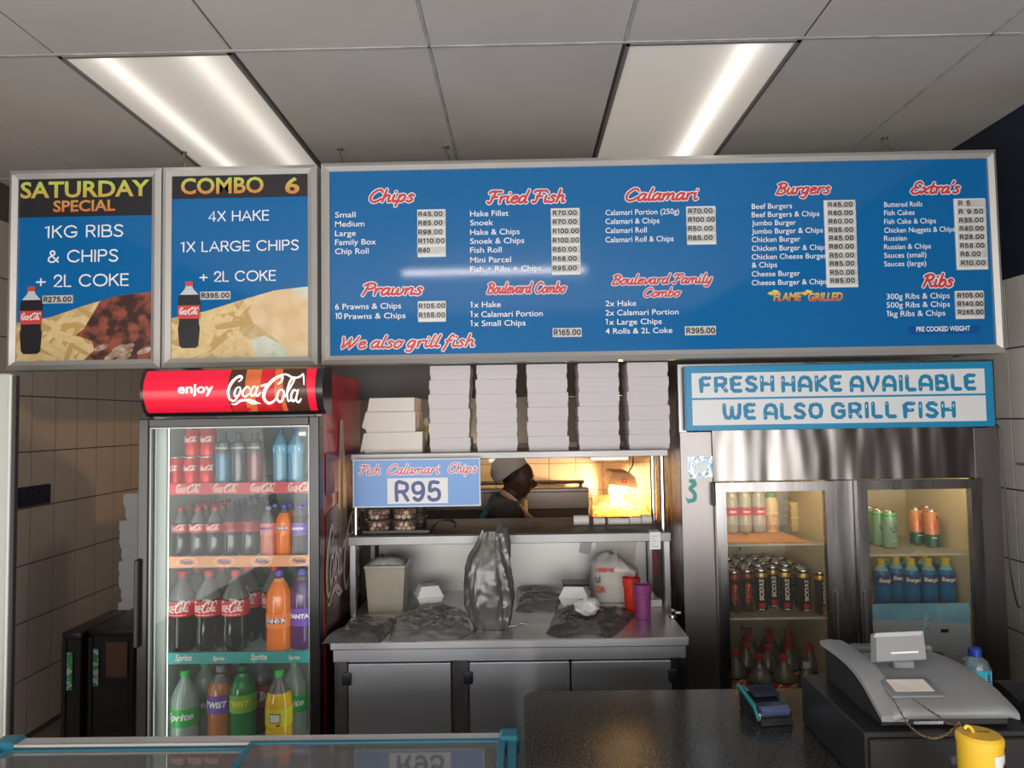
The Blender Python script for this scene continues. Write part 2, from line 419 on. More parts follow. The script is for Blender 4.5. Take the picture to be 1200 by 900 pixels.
# flowing script mark of the drinks maker, traced as brush strokes (x to the right, y up, about 3.5 wide and 1.35 tall)
def _logo():
    S = []
    def a(pts, r):
        q = catmull([((x - 462) / 100, (210 - y) / 100) for x, y in pts], 4)
        n = len(q) - 1
        rr = [(r[0] + (r[1] - r[0]) * math.sin(PI * i / n)) / 100 for i in range(n + 1)]
        S.append((q, rr))
    a([(512, 102), (524, 92), (522, 78), (504, 80), (478, 108), (464, 148), (470, 184), (490, 190), (508, 172)], (2.5, 7))
    a([(470, 204), (492, 206), (520, 190), (560, 188), (590, 198), (613, 206)], (1, 6)); a([(545, 192), (572, 204), (600, 204)], (1.5, 4))
    a([(520, 128), (505, 132), (494, 158), (500, 172), (514, 164), (524, 140), (518, 127)], (3, 5))
    a([(566, 136), (556, 126), (540, 140), (532, 162), (544, 172), (562, 160)], (3, 5))
    a([(600, 132), (586, 126), (572, 148), (574, 168), (588, 164), (602, 140)], (3, 5)); a([(606, 126), (594, 160), (604, 168), (618, 154)], (3, 5))
    a([(622, 124), (636, 120), (648, 118)], (5, 6))
    a([(700, 116), (716, 104), (718, 84), (702, 80), (668, 104), (638, 146), (632, 182), (650, 204), (678, 194), (692, 176)], (3, 8))
    a([(690, 90), (706, 74), (738, 72), (770, 88), (800, 84), (814, 72), (822, 96), (824, 122)], (2, 5))
    a([(722, 142), (706, 148), (694, 178), (702, 198), (718, 190), (730, 158), (720, 142)], (3, 5.5))
    a([(732, 176), (756, 140), (776, 100), (772, 86), (756, 108), (744, 160), (746, 196), (762, 186)], (3, 5))
    a([(790, 150), (776, 146), (762, 172), (766, 196), (780, 188), (794, 160)], (3, 5)); a([(798, 144), (784, 188), (794, 202), (808, 186)], (3, 5))
    return S
LOGO = _logo()
def logo(mb, x0, x1, z0, Y, mi=0, n=8, bold=1.0, hs=1.0):
    k = (x1 - x0) / 3.62
    for q, rr in LOGO: mb.stroke([(x0 + a * k, z0 + b * k * hs) for a, b in q], [r * k * bold for r in rr], Y, mi, n)

# ================================================================== THE ROOM
CZ = 2.92; XL = -2.66; XR = 2.09; YB = 5.45; YF = -3.0
ceil_m = M('painted ceiling board', (.54, .50, .46), .7, var=(.60, .56, .52), scale=1.6, bump=.04)
joint_m = M('dark ceiling joint', (.14, .13, .125), .9)  # even dark grey backing that shows between the ceiling tiles
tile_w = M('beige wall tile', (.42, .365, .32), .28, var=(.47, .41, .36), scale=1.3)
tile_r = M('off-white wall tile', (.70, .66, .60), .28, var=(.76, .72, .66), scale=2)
tile_k = M('white kitchen tile', (.55, .52, .48), .3)
grout = M('grey brown grout', (.085, .062, .05), .9)
navy = M('dark navy wall paint', (.010, .017, .035), .6)
bulk = M('grey painted bulkhead', (.20, .185, .175), .6)

m = MB(); m.box(XL - .1, XR + .1, YF, YB + .1, CZ + .012, CZ + .1)
ceiling = struct('ceiling', m, joint_m)
jx = [XL, -2.17, -1.56, -.957, -.29, .367, .966, 1.59, XR]; jy = [YF, -2.42, -1.22, -.02, 1.18, 2.38, 3.58, 4.6, YB]
for i in range(len(jx) - 1):
    for j in range(len(jy) - 1):
        if j == 5 and i in (2, 5): continue
        x0, x1, y0, y1 = jx[i] + .004, jx[i + 1] - .004, jy[j] + .004, jy[j + 1] - .004
        m = MB(); m.box(x0, x1, y0, y1, CZ, CZ + .011, .002)
        obj('ceiling_tile', m, ceil_m, ceiling, smooth=False)
strip_m = M('pale joint strip', (.50, .49, .47), .6, var=(.34, .33, .32), scale=14)
for j in (1.18, 2.38):
    m = MB(); m.box(XL + .3, XR - .4, j - .005, j + .005, CZ - .003, CZ + .004); obj('joint_strip', m, strip_m, ceiling, smooth=False)
for i in (-.29, 1.59, .367):
    m = MB(); m.box(i - .004, i + .004, 1.2 if i != .367 else .0, 3.5 if i != .367 else 2.37, CZ - .003, CZ + .004); obj('joint_strip', m, strip_m, ceiling, smooth=False)

m = MB(); m.box(XL - .1, XR + .1, YF, YB + .1, -.08, 0)
struct('floor', m, M('worn grey floor screed', (.16, .14, .13), .45, var=(.22, .20, .18), scale=3))
m = MB(); m.box(XL - .1, XL, YF, YB + .1, 0, CZ + .01); wl = struct('wall_left', m, grout)
def tiles(name, par, mat, a, b, zs, fn, g=.0035):
    for i in range(len(a) - 1):
        for j in range(len(zs) - 1):
            mm = MB(); fn(mm, a[i] + g, a[i + 1] - g, zs[j] + g, zs[j + 1] - g); obj('wall_tile', mm, mat, par, smooth=False)
zs = [.03 + .3 * i for i in range(10)]
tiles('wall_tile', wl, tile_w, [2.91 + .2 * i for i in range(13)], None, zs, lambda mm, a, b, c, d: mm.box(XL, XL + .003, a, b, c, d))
m = MB(); m.box(XL - .1, XR + .1, YB, YB + .1, 0, CZ + .01); wb = struct('wall_back', m, M('kitchen plaster', (.30, .28, .26), .8))
tiles('wall_tile', wb, tile_k, [-1.0 + .2 * i for i in range(12)], None, [.93 + .2 * i for i in range(6)], lambda mm, a, b, c, d: mm.box(a, b, YB - .004, YB, c, d))
m = MB(); m.box(XR, XR + .1, YF, YB + .1, 2.23, CZ + .01, mi=1); m.box(XR, XR + .1, YF, YB + .1, 0, 2.23)
wr = struct('wall_right', m, [grout, navy])
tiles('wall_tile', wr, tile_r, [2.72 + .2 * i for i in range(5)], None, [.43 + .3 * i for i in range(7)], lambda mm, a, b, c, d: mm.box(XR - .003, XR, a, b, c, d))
# hatch wall: bulkhead above the opening, jamb, lining
m = MB(); m.box(-1.02, XR, 3.52, 3.62, 1.77, CZ - .002)
struct('wall_bulkhead', m, bulk)
m = MB(); m.box(-.86, .66, 3.36, 3.46, .0, 1.15, mi=0); m.box(.685, XR, 3.46, 3.62, 0, 1.77); m.box(-.95, -.88, 3.3, 3.62, 0, 1.77)
struct('wall_hatch', m, M('brown stained lining', (.16, .12, .10), .5))
# shop-front frame behind the photographer (the daylight comes through it)
m = MB()
m.box(XL, XR, YF - .06, YF, 0, .12); m.box(XL, XR, YF - .06, YF, 2.45, CZ)
for x in (XL, -.3, XR - .08): m.box(x, x + .08, YF - .06, YF, .12, 2.45)
struct('wall_front', m, alu)

# ------------------------------------------------------------------ ceiling lights
def diffuser(name, bands, base, peak):
    mt = bpy.data.materials.new(name); mt.use_nodes = True; nt = mt.node_tree; N = nt.nodes; L = nt.links
    b = N['Principled BSDF']; b.inputs['Base Color'].default_value = (.62, .58, .52, 1); b.inputs['Roughness'].default_value = .35
    tc = N.new('ShaderNodeTexCoord'); sp = N.new('ShaderNodeSeparateXYZ'); L.new(tc.outputs['Object'], sp.inputs[0])
    last = None
    for c, wd, k in bands:
        s1 = N.new('ShaderNodeMath'); s1.operation = 'SUBTRACT'; L.new(sp.outputs[0], s1.inputs[0]); s1.inputs[1].default_value = c
        s2 = N.new('ShaderNodeMath'); s2.operation = 'MULTIPLY'; L.new(s1.outputs[0], s2.inputs[0]); s2.inputs[1].default_value = 1 / wd
        s3 = N.new('ShaderNodeMath'); s3.operation = 'MULTIPLY'; L.new(s2.outputs[0], s3.inputs[0]); L.new(s2.outputs[0], s3.inputs[1])
        s3b = N.new('ShaderNodeMath'); s3b.operation = 'ADD'; L.new(s3.outputs[0], s3b.inputs[0]); s3b.inputs[1].default_value = 1
        s4 = N.new('ShaderNodeMath'); s4.operation = 'DIVIDE'; s4.inputs[0].default_value = k; L.new(s3b.outputs[0], s4.inputs[1])
        s5 = N.new('ShaderNodeMath'); s5.operation = 'POWER'; L.new(s4.outputs[0], s5.inputs[0]); s5.inputs[1].default_value = 1.6
        if last is None: last = s5
        else:
            ad = N.new('ShaderNodeMath'); ad.operation = 'ADD'; L.new(last.outputs[0], ad.inputs[0]); L.new(s5.outputs[0], ad.inputs[1]); last = ad
    mu = N.new('ShaderNodeMath'); mu.operation = 'MULTIPLY_ADD'; L.new(last.outputs[0], mu.inputs[0]); mu.inputs[1].default_value = peak; mu.inputs[2].default_value = base
    b.inputs['Emission Color'].default_value = (1, .91, .80, 1); L.new(mu.outputs[0], b.inputs['Emission Strength'])
    # prismatic pattern
    vo = N.new('ShaderNodeTexChecker'); vo.inputs['Scale'].default_value = 160; L.new(tc.outputs['Object'], vo.inputs['Vector'])
    bp = N.new('ShaderNodeBump'); bp.inputs['Strength'].default_value = .15; L.new(vo.outputs['Fac'], bp.inputs['Height']); L.new(bp.outputs[0], b.inputs['Normal'])
    return mt
tubeglow = M('lit fluorescent tube', (1, 1, 1), .4, emit=28, ecol=(1, .93, .84))
def troffer(x0, x1, lit, label, bands, base, peak):
    y0, y1 = 2.385, 3.50; cx = (x0 + x1) / 2
    t = tag(empty('ceiling_light', (cx, (y0 + y1) / 2, CZ)), label, 'ceiling light')
    m = MB()
    for a in ((x0, x1, y0, y0 + .012), (x0, x1, y1 - .012, y1), (x0, x0 + .012, y0, y1), (x1 - .012, x1, y0, y1)): m.box(*a, CZ - .006, CZ + .012)
    obj('frame', m, M('grey light frame', (.20, .19, .175), .5), t, smooth=False)
    m = MB(); m.box(x0 + .012, x1 - .012, y0 + .012, y1 - .012, CZ + .001, CZ + .006)
    obj('diffuser', m, diffuser('prismatic diffuser ' + ('two tubes' if lit == 2 else 'one tube'), bands, base, peak), t, smooth=False)
troffer(-1.552, -.965, 2, 'left recessed ceiling light glowing in two bands', [(-.15, .05, 1.0), (.165, .065, .85)], .24, .78)
troffer(.375, .958, 1, 'right recessed ceiling light glowing in one bright band', [(.13, .05, 1.15)], .22, .95)
# bare tube on the ceiling above the photographer: its streak shows on the menu board
t = tag(empty('tube_light', (-.2, -.08, CZ)), 'bare ceiling tube light over the customer side of the counter', 'light')
m = MB(); m.box(-.95, .55, -.11, -.05, CZ - .05, CZ, .008); obj('batten', m, white, t)
m = MB(); m.lathe([(.013, -.93), (.013, .53)], (0, -.08, CZ - .075), 10, axis='X'); obj('tube', m, tubeglow, t)
m = MB(); m.box(-.95, -.93, -.10, -.06, CZ - .09, CZ - .045); m.box(.53, .55, -.10, -.06, CZ - .09, CZ - .045); obj('end_cap', m, white, t)

# ------------------------------------------------------------------ boards
BY = 2.82
def frame4(par, X0, X1, Z0, Z1, Y, wd, dp, mat, name='frame_rail'):
    """four mitred rails round a board"""
    o = [(X0, Z0), (X1, Z0), (X1, Z1), (X0, Z1)]; n = [(X0 + wd, Z0 + wd), (X1 - wd, Z0 + wd), (X1 - wd, Z1 - wd), (X0 + wd, Z1 - wd)]
    mdl = [((a[0] * .5 + b[0] * .5), (a[1] * .5 + b[1] * .5)) for a, b in zip(o, n)]
    for i in range(4):
        j = (i + 1) % 4; mm = MB(); B = mm.bm
        def V(p, y): return B.verts.new((p[0], y, p[1]))
        a = [V(o[i], Y + dp), V(o[i], Y + .006), V(mdl[i], Y - .008), V(n[i], Y + .004), V(n[i], Y + dp)]
        b = [V(o[j], Y + dp), V(o[j], Y + .006), V(mdl[j], Y - .008), V(n[j], Y + .004), V(n[j], Y + dp)]
        for k in range(5): B.faces.new((a[k], b[k], b[(k + 1) % 5], a[(k + 1) % 5]))
        B.faces.new(a[::-1]); B.faces.new(b)
        bmesh.ops.recalc_face_normals(B, faces=B.faces[:])
        obj(name, mm, mat, par, smooth=False)
def board(name, label, cat, X0, X1, Z0, Z1, Y, wd, dp, pm, fm=None):
    t = tag(empty(name, ((X0 + X1) / 2, Y + dp, Z0)), label, cat)
    frame4(t, X0, X1, Z0, Z1, Y, wd, dp, fm or alu)
    m = MB(); m.box(X0 + wd - .004, X1 - wd + .004, Y + .012, Y + dp - .01, Z0 + wd - .004, Z1 - wd + .004)
    obj('printed_panel', m, pm, t, smooth=False)
    return t
TY = BY + .0105                  # lettering stands a hair proud of the printed sheet
plate_m = M('grey price holder', (.46, .46, .45), .4, var=(.60, .60, .58), scale=25)
def price(t, s, x0, x1, yc, h=8.4, Y=BY):
    a, z = P(x0, yc, Y); b, z2 = P(x1, yc, Y); z = (z + z2) / 2; hh = h * Y / F / 2
    m = MB(); m.box(a, b, Y + .004, Y + .0115, z - hh, z + hh)
    p = obj('price_label', m, plate_m, t, smooth=False)
    if s:
        m = MB(); w = (b - a); k = min(.95, .145 * len(s)); st, wd = strokes(GEO, s, .30); q = w * (k - .06) / wd; g = hh * 1.08
        for p_ in st: m.stroke([(a + w * .06 + u * q, z - g / 2 + v * g) for u, v in p_], .135 * g, Y + .0035, 0, 6)
        obj('price_digits', m, blackink, p, smooth=False)

Z0, Z1 = 1.888, 2.690
menu = board('menu_board', 'long blue menu board with prices above the kitchen hatch', 'menu board', PX(376, 300, BY), PX(1174, 300, BY), Z0, Z1, BY, .034, .10, blueboard)
m = MB()
def heading(par, s, x0, x1, yb, cap, rad=.098, Y=TY):
    hw, hr = MB(), MB()
    pstrokes(hw, SCR, s, x0, x1, yb, cap, Y, rad + .07, shear=.22, sm=3)
    pstrokes(hr, SCR, s, x0, x1, yb, cap, Y - .0014, rad, shear=.22, sm=4)
    o = obj('heading_outline', hw, ink, par, smooth=False); obj('heading_lettering', hr, redink, o, smooth=False)
for a in (('Chips', 431, 484, 236.5, 15), ('Fried Fish', 570, 661, 237.5, 15), ('Calamari', 731, 817, 234.5, 14.5), ('Burgers', 908, 972, 227, 13.5), ("Extra's", 1066, 1124, 226.5, 14),
          ('Prawns', 422, 494, 345.5, 14.5), ('Boulevard', 570, 622, 343.5, 12.5), ('Combo', 626, 662, 343, 12.5), ('Boulevard Family', 716, 834, 332.5, 11.5), ('Combo', 753, 796, 347.5, 10.5),
          ('Ribs', 1080, 1116, 336, 15), ('We also grill fish', 397, 555, 407, 14)):
    heading(menu, *a)
rows = [
 (392.7, 6.6, [('Small', 416.7, 254.7), ('Medium', 427, 265.5), ('Large', 417, 276.5), ('Family Box', 440.6, 286.7), ('Chip Roll', 432, 297.5), ('6 Prawns & Chips', 470, 362), ('10 Prawns & Chips', 475.3, 373.4)]),
 (551, 6.6, [('Hake Fillet', 596, 253.2), ('Snoek', 578, 264), ('Hake & Chips', 609, 274.8), ('Snoek & Chips', 614.4, 285.3), ('Fish Roll', 588, 296), ('Mini Parcel', 599, 307.5), ('Fish + Ribs + Chips', 634.8, 318), ('1x Hake', 587, 360), ('1x Calamari Portion', 636, 371), ('1x Small Chips', 616, 381.8)]),
 (709.6, 6.4, [('Calamari Portion (250g)', 796, 251.4), ('Calamari & Chips', 772.8, 262), ('Calamari Roll', 758, 272.8), ('Calamari Roll & Chips', 789.4, 283.3), ('2x Hake', 745.6, 358.6), ('2x Calamari Portion', 795.3, 369), ('1x Large Chips', 775.6, 380), ('4 Rolls & 2L Coke', 788, 390.6)]),
 (881, 6.2, [('Beef Burgers', 928.3, 244.4), ('Beef Burgers & Chips', 960.3, 253.9), ('Jumbo Burger', 932.8, 263.9), ('Jumbo Burger & Chips', 964.4, 273.3), ('Chicken Burger', 938, 283.3), ('Chicken Burger & Chips', 969, 293.3), ('Chicken Cheese Burger', 969, 303.3), ('& Chips', 910.8, 313.3), ('Cheese Burger', 937.8, 323.6), ('Cheese Burger & Chips', 969.4, 333.6)]),
 (1036.2, 6.0, [('Buttered Rolls', 1081, 242.2), ('Fish Cakes', 1072, 252), ('Fish Cake & Chips', 1097, 262), ('Chicken Nuggets & Chips', 1119, 272), ('Russian', 1062.8, 282), ('Russian & Chips', 1091, 291.7), ('Sauces (small)', 1085.8, 301.7), ('Sauces (large)', 1085.6, 311.7)]),
 (1039, 6.4, [('300g Ribs & Chips', 1113, 350), ('500g Ribs & Chips', 1113.4, 360), ('1kg Ribs & Chips', 1108, 370.3)]),
]
for x0, cap, ls in rows:
    for s, x1, yb in ls: tm = MB(); ptext(tm, s, x0, x1, yb, cap, TY, off=.004); obj('item_lettering', tm, ink, menu, smooth=False)
tm = MB(); ptext(tm, 'PRE COOKED WEIGHT', 1074, 1137, 388, 5.6, TY - .0006, off=.02); obj('item_lettering', tm, ink, menu, smooth=False)
m = MB(); a, c = P(1064, 392, TY); b, d = P(1148, 381, TY); m.flat([(a, c), (b, c), (b, d), (a, d)], TY); obj('dark_patch', m, M('deeper blue print', (.006, .085, .33), .2), menu, smooth=False)
grad = bpy.data.materials.new('yellow to orange print'); grad.use_nodes = True
def gradient(mt, bottom, top, z0, z1):
    N = mt.node_tree.nodes; L = mt.node_tree.links; b = N['Principled BSDF']; b.inputs['Roughness'].default_value = .4
    tc = N.new('ShaderNodeTexCoord'); sp = N.new('ShaderNodeSeparateXYZ'); mr = N.new('ShaderNodeMapRange'); cr = N.new('ShaderNodeValToRGB')
    L.new(tc.outputs['Object'], sp.inputs[0]); L.new(sp.outputs[2], mr.inputs[0]); mr.inputs[1].default_value = z0; mr.inputs[2].default_value = z1
    L.new(mr.outputs[0], cr.inputs[0]); cr.color_ramp.elements[0].color = (*bottom, 1); cr.color_ramp.elements[1].color = (*top, 1); L.new(cr.outputs[0], b.inputs['Base Color'])
zfl = PZ(945, 352, TY) - Z0
gradient(grad, (.60, .10, .03), (.72, .60, .10), zfl, zfl + .035)
m = MB(); ptext(m, 'FLAME', 906, 940, 352.3, 9, TY, off=.045, shear=.2); ptext(m, 'GRILLED', 947, 988, 352.3, 9, TY, off=.045, shear=.2)
for bx in (901, 940):
    for k in range(4):
        x, z = P(bx + k * 2.4, 344 - k * 1.2 + (k % 2) * 2, TY); m.flat([(x - .006, z), (x + .004, z - .006), (x + .018, z + .004), (x + .004, z + .007)], TY - .0003 * k)
obj('flame_lettering', m, grad, menu, smooth=False)
for x0, x1, dx, ls in ((488.7, 522.2, 0, [('R45.00', 250.4), ('R85.00', 261), ('R98.00', 271.6), ('R110.00', 282), ('R40', 292.9)]),
                       (489.3, 522.6, 0, [('R105.00', 358.2), ('R155.00', 369)]),
                       (646.5, 679.7, 0, [('R70.00', 249), ('R70.00', 259.6), ('R100.00', 270.4), ('R100.00', 281.2), ('R50.00', 292), ('R68.00', 302.8), ('R95.00', 313.9)]),
                       (805.3, 839.2, 0, [('R70.00', 246.7), ('R100.00', 257), ('R50.00', 267.5), ('R85.00', 278.3)]),
                       (969.6, 1003.3, .3, [('R45.00', 239.4), ('R80.00', 249.2), ('R60.00', 258.9), ('R95.00', 268.9), ('R45.00', 278.6), ('R80.00', 288.6), ('R50.00', 298.9), ('R85.00', 308.6), ('R50.00', 318.9), ('R85.00', 328.6)]),
                       (1122.5, 1156, .4, [('R 5', 237.5), ('R 9.50', 247.5), ('R35.00', 257.5), ('R40.00', 267.5), ('R28.00', 277.2), ('R58.00', 287.5), ('R6.00', 297.2), ('R10.00', 307.8)]),
                       (1121.5, 1154, .2, [('R105.00', 346), ('R140.00', 355.8), ('R265.00', 365.6)])):
    for i, (s, yc) in enumerate(ls): price(menu, s, x0 + dx * i, x1 + dx * i, yc)
    # white rail that the price holders slide on
    a, z0_ = P(x0 + .5, ls[-1][1] + 8, BY); b, z1_ = P(x1 - .5, ls[0][1] - 6, BY)
    m = MB(); m.box(a, b, BY + .0075, BY + .0125, z0_, z1_); obj('price_rail', m, M('white price rail', (.72, .72, .70), .4), menu, smooth=False)
price(menu, 'R165.00', 647.7, 681.8, 389.4, 10.6); price(menu, 'R395.00', 803, 839.4, 387.2, 10.6)

def poster(label, px0, px1, title, lines, pr, botx, boty, curve, kind):
    X0, X1 = PX(px0, 300, BY), PX(px1, 300, BY)
    t = board('poster_frame', label, 'poster board', X0, X1, Z0 - .002, Z1 - .004, BY, .036, .10, blueboard)
    a0, a1 = X0 + .034, X1 - .034; zb = Z0 + .034; r = random.Random(kind)
    y0, y1 = title['band']; zt0 = PZ((px0 + px1) / 2, y1, TY); zt1 = PZ((px0 + px1) / 2, y0, TY)
    m = MB(); m.flat([(a0, zt0), (a1, zt0), (a1, zt1), (a0, zt1)], TY); obj('title_band', m, M('charcoal print', (.022, .020, .024), .35), t, smooth=False)
    g = bpy.data.materials.new('fiery title print'); g.use_nodes = True; gradient(g, (.66, .17, .06), (.50, .62, .10), title['g'][0], title['g'][1])
    mm_ = []
    for s, x0, x1, yb, cap in title['txt']: m = MB(); ptext(m, s, x0, x1, yb, cap, TY - .001, off=.024); mm_.append(m)
    zs_ = [v.co.z for m in mm_ for v in m.bm.verts]; lo, hi = min(zs_) - (Z0 - .002), max(zs_) - (Z0 - .002)
    for n_ in g.node_tree.nodes:
        if n_.type == 'MAP_RANGE': n_.inputs[1].default_value = lo; n_.inputs[2].default_value = hi
    for m in mm_: obj('title_lettering', m, g, t, smooth=False)
    for s, x0, x1, yb, cap in lines: m = MB(); geo(m, s, x0 + 1, x1 - 1, yb - .8, cap - 1.5, TY, rad=.070, gap=.20); obj('offer_lettering', m, ink, t, smooth=False)
    # food photograph printed along the bottom
    def top(x):
        u = (x - a0) / (a1 - a0)
        for (ua, za), (ub, zb_) in zip(curve, curve[1:]):
            if u <= ub: return za + (zb_ - za) * (u - ua) / (ub - ua)
        return curve[-1][1]
    n = 24; xs = [a0 + (a1 - a0) * i / n for i in range(n + 1)]
    m = MB(); m.flat([(x, top(x)) for x in xs] + [(a1, zb), (a0, zb)], TY)
    obj('food_picture', m, M('golden fries print', (.50, .34, .13), .4, var=(.62, .47, .24), scale=22) , t, smooth=False)
    def clampv(x, z): x = min(max(x, a0), a1); return (x, min(max(z, zb), top(x) - .001))
    mats = [M('fry print light', (.74, .58, .30), .4, var=(.66, .47, .20), scale=30), M('fry print mid', (.66, .47, .19), .4, var=(.72, .56, .30), scale=30), M('fry print dark', (.52, .33, .11), .4)]
    m = MB()
    for k in range(70):
        u = r.random() ** 1.1; x = a0 + u * (a1 - a0) * .60; z = zb + r.random() * (top(x) - zb - .01)
        an = R(r.choice((-35, -25, 20, 45, 60)) + r.uniform(-12, 12)); L_ = r.uniform(.04, .085); w_ = r.uniform(.010, .015); pts = []
        for j in range(14):
            q = 2 * PI * j / 14; ex = math.copysign(abs(math.cos(q)) ** .5, math.cos(q)) * L_; ez = math.copysign(abs(math.sin(q)) ** .7, math.sin(q)) * w_
            pts.append(clampv(x + ex * math.cos(an) - ez * math.sin(an), z + ex * math.sin(an) + ez * math.cos(an)))
        try: m.flat(pts, TY - .0004 - k * .00002, r.randrange(3))
        except ValueError: pass
    tag(obj('fries_print', m, mats, t, smooth=False), kind='stuff')
    m = MB()
    if kind == 1:
        pts = [(.40, 0), (.46, .055), (.60, .10), (.44, .14), (.50, .2), (.42, .26), (.60, .5)]
        xs2 = [a0 + (a1 - a0) * q for q in [.50, .58, .56, .44, .50, .62, .75, .88, 1, 1]]; zz = [zb, zb + .04, zb + .075, zb + .10, zb + .125, 9, 9, 9, 9, zb]
        m.flat([clampv(x, z) for x, z in zip(xs2, zz)], TY - .0024)
        rib = M('charred rib print', (.045, .016, .012), .4, var=(.30, .075, .045), scale=26, detail=8, lo=.42, hi=.62)
        obj('ribs_print', m, rib, t, smooth=False)
        m = MB()
        for k in range(10):
            x = a0 + (a1 - a0) * r.uniform(.62, .98); z = zb + r.uniform(.0, .05); m.flat([clampv(x + .03 * math.cos(q), z + .012 * math.sin(q) + .010 * math.cos(q)) for q in [2 * PI * j / 10 for j in range(10)]], TY - .0026 - .0001 * k)
        tag(obj('rib_bone_print', m, M('pale bone print', (.56, .46, .34), .4, var=(.24, .12, .07), scale=40), t, smooth=False), kind='stuff')
    else:
        xs2 = [.60, .56, .62, .76, .86, 1, 1, .86, .80, .72]; zz = [.135, .18, 9, 9, 9, 9, 0.0, 0.0, .05, .09]
        m.flat([clampv(a0 + (a1 - a0) * q, zb + z) for q, z in zip(xs2, zz)], TY - .0024)
        obj('fish_print', m, M('battered fish print', (.66, .44, .22), .4, var=(.74, .58, .36), scale=12), t, smooth=False)
        m = MB(); m.flat([clampv(a0 + (a1 - a0) * q, zb + z) for q, z in ((.60, .02), (.58, .07), (.68, .085), (.80, .05), (.86, 0), (.64, 0))], TY - .0026); obj('lettuce_print', m, M('pale lettuce print', (.50, .56, .42), .4, var=(.66, .66, .56), scale=25), t, smooth=False); m = MB()
        m.flat([clampv(a0 + (a1 - a0) * q, z) for q, z in ((.85, 9), (1, 9), (1, top(a1) - .05), (.93, top(a1) - .03))], TY - .0027)
        obj('lettuce_print', m, M('pale lettuce print', (.50, .56, .42), .4, var=(.66, .66, .56), scale=25), t, smooth=False)
    # printed bottle of cola
    bx, bt = P(botx, boty[0], TY); bb = PZ(botx, boty[1], TY); H = bt - bb; W = H * .165
    prof = [(.0, .62), (.04, .86), (.10, .9), (.30, 1), (.38, .90), (.46, .90), (.62, 1), (.74, 1), (.80, .86), (.88, .42), (.92, .30), (.93, .36), (1.0, .34)]
    def half(lo, hi):
        p = [(q, w_) for q, w_ in prof if lo <= q <= hi]; return [(bx + w_ * W, bb + q * H) for q, w_ in p] + [(bx - w_ * W, bb + q * H) for q, w_ in p[::-1]]
    m = MB(); m.flat(half(0, .80), TY - .003, 0); m.flat(half(.80, .93), TY - .003, 1); m.flat([(bx - .34 * W, bb + .93 * H), (bx + .34 * W, bb + .93 * H), (bx + .34 * W, bb + H), (bx - .34 * W, bb + H)], TY - .0032, 2)
    m.flat([(bx - .97 * W, bb + .44 * H), (bx + .97 * W, bb + .44 * H), (bx + 1.0 * W, bb + .64 * H), (bx - 1.0 * W, bb + .64 * H)], TY - .0034, 2)
    logo(m, bx - .85 * W, bx + .88 * W, bb + .50 * H, TY - .0038, 3, 6, 1.3)
    obj('bottle_print', m, [M('cola print', (.018, .016, .02), .35), M('clear neck print', (.55, .58, .60), .4), M('red label print', (.62, .06, .05), .4), ink], t, smooth=False)
    price(t, pr[0], pr[1], pr[2], pr[3], 9.6, Y=TY - .012 + .003)
    return t
zc = lambda y: PZ(100, y, TY)
poster('left poster board advertising ribs, chips and a bottle for R275', 8.5, 187.5, dict(band=(204.7, 253.5), g=(0, 1), txt=[('SATURDAY', 24, 175, 230.5, 18.5), ('SPECIAL', 62.4, 135, 247.3, 12.8)]),
       [('1KG RIBS', 52, 144.7, 278.3, 15), ('& CHIPS', 55.4, 138.7, 307.3, 15), ('+ 2L COKE', 41.8, 151, 336, 15)], ('R275.00', 49, 84.2, 350.6), 37.5, (336, 415),
       [(0, zc(377)), (.25, zc(371)), (.5, zc(358)), (.75, zc(347)), (1, zc(343))], 1)
zc = lambda y: PZ(280, y, TY)
poster('second poster board from the left, advertising fish, chips and a bottle for R395', 189.5, 371, dict(band=(200.6, 231.6), g=(0, 1), txt=[('COMBO', 212, 309, 226.3, 18.2), ('6', 334, 351, 226.3, 18.2)]),
       [('4X HAKE', 243.8, 315.7, 259.3, 13), ('1X LARGE CHIPS', 211, 350.5, 294.6, 13), ('+ 2L COKE', 233.4, 323.6, 330, 13)], ('R395.00', 234, 269.5, 346), 222, (330, 408),
       [(0, zc(371.5)), (.25, zc(364)), (.5, zc(352)), (.75, zc(341)), (1, zc(337))], 2)
# hangers that carry the boards
for i, (px, lb) in enumerate(((207, 'bent wire hook on the ceiling above the second poster board'), (394, 'small wire hook just right of the left ceiling light'), (521, 'rusty ceiling hook above the red Fried Fish heading side'),
                              (1047, 'twisted wire ceiling hook above the right end of the menu board'))):
    x, z = P(px, 172, 3.2); m = MB()
    m.tube([(x, 3.27, CZ), (x, 3.27, CZ - .03), (x + .012, 3.26, CZ - .05), (x + .02, 3.23, CZ - .09), (x + .004, 3.15, CZ - .16), (x, 3.0, Z1 - .03), (x, 2.915, Z1 - .05)], .0035, 6)
    m.lathe([(.014, 0), (.014, .006)], (x, 3.27, CZ - .006), 10)
    tag(obj('ceiling_hook', m, M('galvanised wire', (.30, .28, .25), .4, .8), origin=(x, 3.27, CZ - .01)), lb, 'hook')

